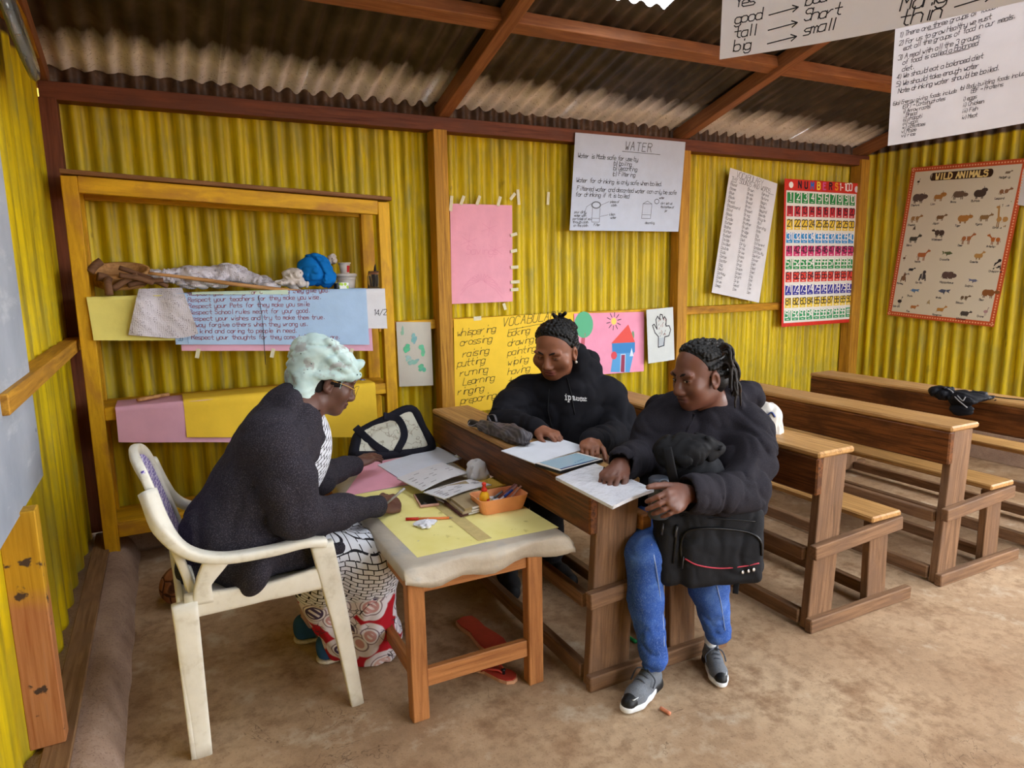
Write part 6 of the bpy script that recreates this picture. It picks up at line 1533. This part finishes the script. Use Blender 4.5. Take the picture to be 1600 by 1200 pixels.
# smartphone
p = on_z(666, 781, Z0+.007); ph = empty('smartphone', (p[0], p[1], Z0+.002), 'pink-edged smartphone with a dark screen on the yellow paper', 'phone')
d = on_z(657, 797, Z0)-on_z(643, 772, Z0); an = math.atan2(d[1], d[0])
pm = T3(p[0], p[1], Z0+.0075) @ RZ(an); V, F = boxmesh(.145, .074, .010, .004, 2); mesh_obj('phone_case', V, F, plain('rose_case', '#c89a8c', .4), ph, pm)
sc = NT('dark_glass_screen', .08, 0, .6); sc.col(hexc('#0d0c10')); V, F = boxmesh(.132, .064, .002, .001); mesh_obj('screen', V, F, sc.m, ph, pm @ T3(0, 0, .0052))
# red pen, grey pen
def pen(name, a, b, col, cap, label, z=None, r=.004):
    a = np.array(a, float); b = np.array(b, float); t = empty(name, (a+b)/2-[0, 0, r], label, 'pen')
    sweep('barrel', [a, b], r*2, r*2, plain('pen_barrel', col, .3), t, n=2, sec=8)
    d = nrm(b-a); sweep('cap', [b-d*.045, b], r*2.5, r*2.5, plain('pen_cap', cap, .35), t, n=2, sec=8); sweep('nib', [a, a-d*.012], [r*1.6, r*.4], [r*1.6, r*.4], plain('nib_metal', '#9a948c', .3, metal=.7), t, n=2, sec=8); return t
pen('red_pen', on_z(702, 809, Z0+.007), on_z(634, 811, Z0+.007), '#d8783c', '#c4301f', 'red-capped orange pen lying on the yellow paper', r=.0042)
pen('grey_pen', on_y(605, 786, 2.31), on_y(632, 763, 2.33), '#8f8c88', '#a5a29c', 'grey pen held in the right hand of the headscarf woman')
c = on_z(664, 818, Z0+.006); M_TISS = cloth('white_tissue', '#dcdde6', .05, .95)
crumple('crumpled_tissue', (c[0], c[1], Z0+.008), (.045, .022, .008), M_TISS, 'flattened crumpled tissue next to the red pen', 'tissue', 40, .006, .0025, (((-.01, -.03, 0), (.02, .018, .006)),), 1.0)
c = on_z(748, 742, Z0+.03); tr_ = None; S = Solid(); S.rbox((c[0], c[1]+.02, Z0+.042), (.037, .037, .045), .030, None, .01); S.rbox((c[0], c[1]+.02, Z0-.04), (.1, .1, .045), .002, None, .004, True); S.cap((c[0], c[1]+.02, Z0+.03), (c[0]+.03, c[1]-.0, Z0+.02), .03, .016, .02); S.cap((c[0], c[1]+.02, Z0+.08), (c[0], c[1]+.02, Z0+.12), .012, .012, .008, True); S.disp = folds(26, .012, np.diag([1, 1, .5]), 7.0); S.damp = .016
o = solid_obj('tissue_roll', S, .003, M_TISS, None, 1, label='squashed white toilet roll beside the record book', cat='tissue roll'); recentre(o, (c[0], c[1]+.02, Z0))
c = on_z(718, 710, Z0+.02); crumple('paper_ball', (c[0], c[1], Z0+.018), (.022, .018, .018), M_TISS, 'small balled-up tissue behind the toilet roll', 'tissue', 34, .008, .003)
# orange tray with its contents
M_ORG = plain('orange_plastic', '#eda06c', .4, .05)
tc_ = on_z(788, 800, Z0); an = math.atan2(*(lambda d: (d[1], d[0]))(on_z(823, 797, Z0)-on_z(760, 809, Z0)))
tm = T3(tc_[0], tc_[1]+.045, Z0+.002) @ RZ(an)
ty = empty('orange_tray', (tc_[0], tc_[1]+.045, Z0+.002), 'orange plastic tray holding glue and pencils on the low table', 'tray')
def ring(hx, hy, z, r=.02):
    out = []
    for (sx, sy, a0) in ((1, 1, 0), (-1, 1, 90), (-1, -1, 180), (1, -1, 270)):
        for k in range(5):
            a = math.radians(a0+22.5*k); out.append((sx*(hx-r)+r*math.cos(a), sy*(hy-r)+r*math.sin(a), z))
    return out
V = []; F = []
for R_ in (ring(.082, .05, 0), ring(.098, .062, .056), ring(.095, .059, .056), ring(.079, .047, .004)): V += R_
for k in range(3):
    for i in range(20): F.append((k*20+i, k*20+(i+1) % 20, (k+1)*20+(i+1) % 20, (k+1)*20+i))
F.append(tuple(range(20))[::-1]); F.append(tuple(range(60, 80)))
mesh_obj('tray_shell', V, F, M_ORG, ty, tm, False)
tw = lambda x, y, z: np.array(tm @ Vector((x, y, z)))
for k, (a, b, c, lb) in enumerate((((-.03, -.02, .012), (.085, .02, .064), '#b98a84', 'pink pencil leaning in the orange tray'), ((-.03, .0, .012), (.092, .03, .066), '#b98a84', 'pink pencil leaning in the orange tray'), ((-.02, .02, .012), (.09, .042, .066), '#9c6a6c', 'pink pencil leaning in the orange tray'), ((.0, -.03, .012), (.098, .008, .066), '#c49a90', 'pink pencil leaning in the orange tray'))):
    sweep('pencil', [tw(*a), tw(*b)], .008, .008, plain('pencil_paint', c, .5), None, n=2, sec=6, power=.5, label=lb, cat='pencil', group='pencils in the tray')
pen('blue_pen', tw(-.045, -.025, .016), tw(.055, -.005, .062), '#dfe2ea', '#2a4aa8', 'white pen with a blue cap in the orange tray')
pen('grey_ballpoint', tw(-.06, .01, .012), tw(.03, .03, .05), '#9aa0a8', '#6a7078', 'grey ballpoint lying inside the orange tray')
gb = tw(-.062, -.008, .006); gt = empty('glue_bottle', gb, 'yellow glue bottle with a red cap standing in the tray', 'bottle')
lathe('bottle_body', [(.0175, 0), (.019, .003), (.019, .05), (.016, .062), (.009, .07), (.009, .074)], plain('yellow_bottle', '#eab022', .35), gt, T3(*gb), 20)
lathe('bottle_cap', [(.011, .0), (.011, .008), (.007, .012), (.0065, .022), (.009, .026), (.006, .032), (.0001, .033)], plain('red_cap', '#cf3426', .35), gt, T3(gb[0], gb[1], gb[2]+.072), 18)
V = []; F = []
for i in range(7):
    a = -1.5+.2*i
    for z in (.012, .045): V.append((gb[0]+.0195*math.cos(a), gb[1]+.0195*math.sin(a), gb[2]+z))
for i in range(6): F.append((2*i, 2*i+2, 2*i+3, 2*i+1))
mesh_obj('bottle_label', V, F, plain('red_label_print', '#c83a2c', .5), gt)
# handbag leaning at the far end
n = NT('animal_print_canvas', .7, 0, .2); c = hexc('#d6d5c6'); g = n.noise(17, 3); v2 = n.voro(15, None, 'F1')
c = n.mix(n.math('MULTIPLY', n.step(n.math('ABSOLUTE', n.math('SUBTRACT', g, .5)), .022, .012), .75), c, hexc('#a39a86')); c = n.mix(n.math('MULTIPLY', n.step(n.noise(13, 4), .62, .66), n.step(n.noise(60, 2), .45, .5)), c, hexc('#6f9a80')); n.col(c); M_PRINT = n.m
M_NAVY = cloth('navy_webbing', '#23232c', .12, .85)
hb = empty('handbag', on_y(610, 720, 3.08), 'cream animal-print handbag with dark straps at the far end of the table', 'bag')
A, B, C_, D_ = on_y(552, 716, 3.08), on_y(671, 702, 3.12), on_y(640, 640, 3.20), on_y(562, 678, 3.17)
A[2] = max(A[2], Z0+.03); 
cen = (A+B+C_+D_)/4; ux = nrm(B-A); uz = nrm(C_+D_-A-B); un = np.cross(ux, uz); Rh = np.array([ux, un, uz])
def qp(s, t, o=0.0): return (A*(1-s)+B*s)*(1-t)+(D_*(1-s)+C_*s)*t+un*o
S = Solid()
for s in np.linspace(.08, .92, 9):
    for t in np.linspace(.1, .9, 6): S.ell(qp(s, t, .0), (.032, .026+.012*math.sin(math.pi*s)*math.sin(math.pi*t), .03), Rh, .02)
S.disp = folds(7, .006); S.damp = .01
bb = solid_obj('bag_body', S, .006, M_PRINT, hb, 1)
edge = [qp(0, 0), qp(.5, -.08), qp(1, 0), qp(1.03, .5), qp(1.0, .98), qp(.5, 1.02), qp(.02, 1.0), qp(-.02, .5), qp(0, 0)]
sweep('dark_border', [e+un*.004 for e in edge], .05, .07, M_NAVY, hb, un, n=6, sec=10)
sweep('base_panel', [qp(.0, -.02, .0), qp(.5, -.10, -.005), qp(1, -.02, .0)], .05, .055, M_NAVY, hb, n=6, sec=10)
bvb = bvh_of(bb)
for pts in (((556, 668), (568, 680), (585, 695), (605, 708)), ((600, 650), (622, 655), (632, 680), (620, 706))):
    q = conform([on_y(a, b, 3.05) for a, b in pts], bvb, ray(*pts[1]), .010, .4); sweep('strap', q, .036, .007, M_NAVY, hb, ray(600, 690), n=6, sec=8, power=.2)

# ------------------------------------------------------------------ things on the first desk
ZD = .7165
sh, o = lay('white_papers', [(838, 725), (922, 700), (783, 704)], paper_mat('clean_white_paper', '#dfe4ee'), 'loose white papers on the desk in front of the hoodie woman', ZD, th=.003, bow=.004)
tbm = [on_z(*q, ZD+.006) for q in ((842, 727), (908, 710), (934, 721), (872, 741))]; c = sum(tbm)/4; d = tbm[1]-tbm[0]; an = math.atan2(d[1], d[0])
tb_ = empty('tablet', (c[0], c[1], ZD), 'tablet computer with a lit grey-blue screen on the desk', 'tablet'); tm2 = T3(c[0], c[1], ZD+.0085) @ RZ(an)
V, F = boxmesh(.215, .128, .012, .004, 2); mesh_obj('tablet_case', V, F, M_BLK, tb_, tm2); V, F = boxmesh(.21, .123, .002, .001); mesh_obj('bezel', V, F, M_WPL, tb_, tm2 @ T3(0, 0, .006))
n = NT('tablet_screen', .1, 0, .6); x, y, z = n.xyz()[:3]; c_ = n.mix(n.step(y, -.05, -.046), hexc('#27406a'), hexc('#7c93a0')); n.col(c_); n.put(n.b.inputs['Emission Color'], c_); n.b.inputs['Emission Strength'].default_value = .35
V, F = boxmesh(.185, .112, .001, 0); scn = mesh_obj('screen', V, F, n.m, tb_, tm2 @ T3(0, 0, .0073))
for k in range(4): V, F = boxmesh(.006+.004*(k % 3), .0025, .0006, 0); mesh_obj('screen_text', V, F, plain('screen_text_blue', '#2c4a8c', .5), scn, tm2 @ T3(.0+.018*k, -.03+.004*k, .0081))
n = NT('clear_film_over_paper', .18, 0, .6); n.col(n.ramp(n.noise(5, 3), [(.3, hexc('#c9ccd6')), (.7, hexc('#e4e6ee'))])); n.bump(n.noise(9, 4, .7), .6, .02); M_FILM = n.m
sh, o = lay('paper_folder', [(957, 791), (1022, 764), (868, 745)], M_FILM, 'clear plastic sleeve full of white papers at the near end of the desk', ZD+.012, th=.010, bow=.003)
# furled umbrella
n = NT('grey_umbrella_fabric', .45, 0, .4); g = n.wave(32, 3, None, 'X', 2); n.col(n.ramp(g, [(.2, hexc('#3c393e')), (.6, hexc('#4c494f')), (.9, hexc('#5e5a61'))])); M_UMB = n.m
a, b = on_z(735, 660, ZD+.02), on_z(818, 683, ZD+.035); d = nrm(b-a)
um = empty('umbrella', (a+b)/2-[0, 0, .03], 'furled dark grey umbrella lying on the desk', 'umbrella')
S = Solid(); S.chain([a+d*.09, a+d*.2, a+d*.34, b], [.020, .030, .036, .033], .01)
perp = nrm(np.cross(d, [0, 0, 1])); S.disp = lambda P: .0045*np.sin(np.arctan2((P-a)@np.array([0, 0, 1.]), (P-a)@perp)*5+((P-a)@d)*26)+.003*vnoise(P*40); S.damp = .008
solid_obj('folded_canopy', S, .004, M_UMB, um, 1)
sweep('handle', [a-d*.0, a+d*.03, a+d*.10], [.03, .034, .026], [.03, .034, .026], M_BLK, um, sec=10); sweep('wrist_cord', [a+d*.01+[0, 0, .015], a+perp*.03+d*.03, a+perp*.04+d*.07, a+d*.09+[0, 0, .012]], .003, .003, plain('grey_cord', '#8a868c', .7), um, sec=5)
sweep('tie_strap', [a+d*.17+[0, 0, .028], a+d*.15+[0, 0, .05], a+d*.2+[0, 0, .06], a+d*.22+[0, 0, .034]], .012, .003, M_UMB, um, sec=6)
sweep('tip_cap', [b+d*.0, b+d*.012], .03, .03, M_BLK, um, sec=12)

# ------------------------------------------------------------------ backpack on the lap, bottle, other bags
M_PACK = cloth('charcoal_nylon', '#1d1e22', .12, .75, 600, .2, '#2b2c31'); M_PACK2 = cloth('black_nylon', '#141417', .12, .7, 600, .2); M_ZIP = plain('black_zip', '#0e0e10', .35)
bp = empty('backpack', on_y(1110, 900, 1.56), 'large black backpack with a red line standing on the lap', 'backpack')
cB = on_y(1118, 846, 1.625); cT = on_y(1075, 715, 1.66)
fB = nrm([-.36, -.93, .05]); RB = rows(basis(fB)); LB, FB, UB = basis(fB)
S = Solid(); S.rbox(cB+[0, 0, .01], (.155, .075, .145), .06, RB, .03); S.ell(on_y(1085, 745, 1.70), (.11, .07, .09), RB, .05); S.rbox(cB-LB*.165+FB*.0+[0, .0, -.0], (.045, .06, .13), .035, RB, .012)
S.rbox(cB+FB*.05-UB*.045, (.135, .035, .085), .03, RB, .012)
S.disp = folds(10, .006, None, 9.0); S.damp = .008
pk = solid_obj('pack_body', S, .0055, M_PACK, bp, 1)
bvp = bvh_of(pk)
def on_pack(pts, lift=.003): return [np.array(CAMP)+nrm(ray(*p))*((bvp.ray_cast(Vector(CAMP), Vector(nrm(ray(*p))))[3] or 2.0)-lift) for p in pts]
sweep('pocket_zip', on_pack([(1066, 880), (1064, 850), (1072, 832), (1090, 826), (1130, 826), (1170, 832), (1188, 845), (1190, 868)]), .011, .008, M_ZIP, pk, n=5, sec=6)
sweep('red_piping', on_pack([(1070, 873), (1090, 883), (1125, 888), (1160, 885), (1186, 880)], .004), .005, .005, plain('red_piping_colour', '#b03a4a', .6), pk, n=5, sec=6)
sweep('side_zip', on_pack([(1058, 820), (1055, 850), (1052, 880)]), .010, .008, M_ZIP, pk, n=4, sec=6); sweep('seam_line', on_pack([(1065, 806), (1110, 810), (1150, 812), (1180, 815)]), .004, .004, M_ZIP, pk, n=4, sec=6)
for q in ((1160, 894), (1169, 892), (1177, 890)):
    p = on_pack([q], .002)[0]; lathe('eyelet', [(.003, 0), (.006, 0), (.006, .003), (.003, .003)], plain('eyelet_metal', '#b8b8b8', .3, metal=.8), pk, frame(p, (1, 0, 0), tuple(-_fw)) , 12)
for q in ((1036, 818), (1057, 822), (1068, 870)):
    p = on_pack([q, (q[0]-2, q[1]+18)], .006); sweep('zip_pull', p, .008, .005, plain('zip_pull_metal', '#4a4a4e', .35, metal=.6), pk, n=2, sec=6)
S = Solid(); S.ell(on_y(1078, 700, 1.655), (.115, .07, .05), RB, .03); S.ell(on_y(1060, 712, 1.64), (.07, .06, .045), RB, .03); S.disp = folds(16, .012, None, 2.5); S.damp = .014
tf = solid_obj('top_flap', S, .0055, M_PACK2, bp, 1)
sweep('shoulder_strap', [on_y(1042, 700, 1.585), on_y(1047, 725, 1.56), on_y(1052, 748, 1.56), on_y(1058, 775, 1.575)], .03, .012, M_PACK2, bp, ray(1050, 740), n=5, sec=8, power=.25)
sweep('hanging_strap', [on_y(1152, 908, 1.54), on_y(1150, 917, 1.535), on_y(1149, 927, 1.515)], .018, .004, M_PACK2, bp, ray(1150, 915), n=4, sec=8, power=.2)
wb = on_y(1030, 752, 1.66); bo = empty('water_bottle', wb-[0, 0, .12], 'grey sports bottle lid showing beside the backpack', 'bottle')
lathe('bottle_body', [(.03, -.12), (.034, -.115), (.034, -.02), (.03, -.01), (.0001, -.01)], plain('smoky_bottle', '#3a4048', .3), bo, T3(*wb), 20); lathe('bottle_lid', [(.033, -.014), (.034, .008), (.028, .014), (.0001, .014)], plain('grey_lid', '#4a505c', .4), bo, T3(*wb), 20)
loop = [wb+.0*LB+np.array([-.01, -.034, 0])+.016*(math.cos(t)*np.array([.9, -.4, 0])+math.sin(t)*np.array([0, 0, 1])) for t in np.linspace(0, 6.28, 13)]
sweep('lid_loop', loop, .006, .006, plain('loop_grey', '#6b7280', .4), bo, n=3, sec=6)
S = Solid(); c = on_y(1198, 662, 2.02); c = np.array([2.20, 1.98, .79]); c = on_x(1200, 655, 2.22); S.ell(c, (.05, .06, .075), None, .03); S.ell(c+[0, 0, -.05], (.055, .065, .04), None, .03); S.disp = folds(12, .008); S.damp = .01
o = solid_obj('canvas_bag', S, .005, cloth('off_white_canvas', '#cfcbc4', .08, .85), None, 1, label='small off-white canvas bag with blue trim behind the jacket woman', cat='bag'); recentre(o, c-[0, 0, .09]); bvc = bvh_of(o)
q = conform([on_x(a, b, 2.1) for a, b in ((1188, 640), (1198, 648), (1206, 644), (1212, 652))], bvc, ray(1200, 648), .002, .3); sweep('blue_trim', q, .012, .005, plain('navy_trim', '#2c3f78', .7), o, n=4, sec=6)
# dark cloth on the farthest desk
zz_ = .72; c = on_z(1512, 622, zz_)
S = Solid(); S.ell((c[0], c[1], zz_+.012), (.10, .12, .022), None, .03); S.ell((c[0]-.05, c[1]+.09, zz_+.02), (.06, .07, .03), None, .03); S.ell((c[0]-.085, c[1]-.02, zz_-.03), (.022, .06, .05), None, .03)
S.disp = folds(15, .016, None, 5.0); S.damp = .018
o = solid_obj('dark_cloth', S, .006, cloth('black_shiny_cloth', '#17181d', .15, .6), None, 1, label='crumpled black cloth with pale piping on the farthest desk', cat='cloth'); recentre(o, (c[0], c[1], zz_)); bvk = bvh_of(o)
for pts in (((1478, 606), (1488, 612), (1494, 622), (1512, 638)), ((1496, 618), (1504, 626), (1508, 620))):
    q = conform([on_z(a, b, zz_) for a, b in pts], bvk, ray(1495, 620), .003, .4); sweep('piping', q, .007, .006, plain('grey_piping', '#8e8f94', .6), o, n=4, sec=6)
sweep('cord', [on_z(1540, 618, zz_+.004), on_z(1570, 622, zz_+.004), on_z(1600, 625, zz_+.004), on_z(1640, 632, zz_+.004)], .006, .006, M_BLK, o, n=4, sec=6)

# ------------------------------------------------------------------ things on the floor
cb = on_z(287, 945, 0); n = NT('worn_leather_ball', .8, 0, .15); v = n.voro(16, None, 'DISTANCE_TO_EDGE'); c = n.mix(n.step(v, .05, .02), n.ramp(n.noise(9, 4), [(.3, hexc('#7a4a2c')), (.7, hexc('#a06a44'))]), hexc('#4a2a18')); n.col(c); n.bump(n.step(v, .0, .08), .7, .01)
S = Solid(); S.ell((cb[0], cb[1]+.02, .085), (.088, .088, .085), None, .01); S.disp = lambda P: .003*vnoise(P*30); S.damp = .004
o = solid_obj('leather_ball', S, .004, n.m, None, 1, label='old brown leather ball under the shelf behind the plastic chair', cat='ball'); recentre(o, (cb[0], cb[1]+.02, 0))
M_RUBR = plain('red_rubber', '#a8382c', .5, .12); M_RSOLE = plain('tan_edge', '#c09070', .7, .1)
def sandal(hx, tx, label, strap):
    hx = np.array(hx, float); tx = np.array(tx, float); f_ = Fig(hx, tx-hx, (0, 0, 1), np.linalg.norm(tx-hx)/.25)
    t = empty('flip_flop', (hx+tx)/2, label, 'sandal', 'red flip-flops under the low table')
    out = [(0, -.0), (.030, .012), (.034, .05), (.030, .10), (.040, .16), (.043, .20), (.034, .235), (.012, .25), (-.015, .25), (-.036, .228), (-.040, .19), (-.034, .14), (-.028, .10), (-.034, .05), (-.030, .012)]
    for nm, z0, z1, sc, mt in (('sole', 0, .014, 1.0, M_RSOLE), ('footbed', .0142, .018, .95, M_RUBR)):
        V = [f_.w(x*sc, .125+(y-.125)*sc, z) for z in (z0, z1) for x, y in out]; m = len(out)
        F = [tuple(range(m))[::-1], tuple(range(m, 2*m))]+[(i, (i+1) % m, m+(i+1) % m, m+i) for i in range(m)]
        mesh_obj(nm, V, F, mt, t)
    if strap:
        for s in (-1, 1): sweep('strap', [f_.w(0, .185, .018), f_.w(s*.014, .165, .036), f_.w(s*.03, .12, .034), f_.w(s*.034, .09, .016)], [.008, .012, .016, .014], .005, M_RUBR, t, n=5, sec=6)
        lathe('toe_post', [(.006, 0), (.006, .012), (.009, .016), (.0001, .018)], M_BLK, t, T3(*f_.w(0, .185, .018)), 10)
sandal(on_z(722, 970, 0), on_z(784, 1024, 0), 'red flip-flop lying behind the table stretcher, the farther one', False)
sandal(on_z(735, 1038, 0), on_z(806, 1066, 0), 'red flip-flop with straps by the right table leg, the nearer one', True)
a, b = on_z(973, 989, .008), on_z(994, 1003, .008); sweep('green_cap', [a, (a+b)/2, b], .014, .014, plain('green_plastic', '#1c8a4c', .4), None, n=3, sec=8, label='small green plastic pen cap on the floor under the bench', cat='cap')
a, b = on_z(1032, 1106, .007), on_z(1047, 1115, .007); sweep('chalk', [a, (a+b)/2, b], .012, .012, plain('orange_chalk', '#d98a6a', .8), None, n=3, sec=8, label='stub of orange chalk on the floor beside the near trainer', cat='chalk')
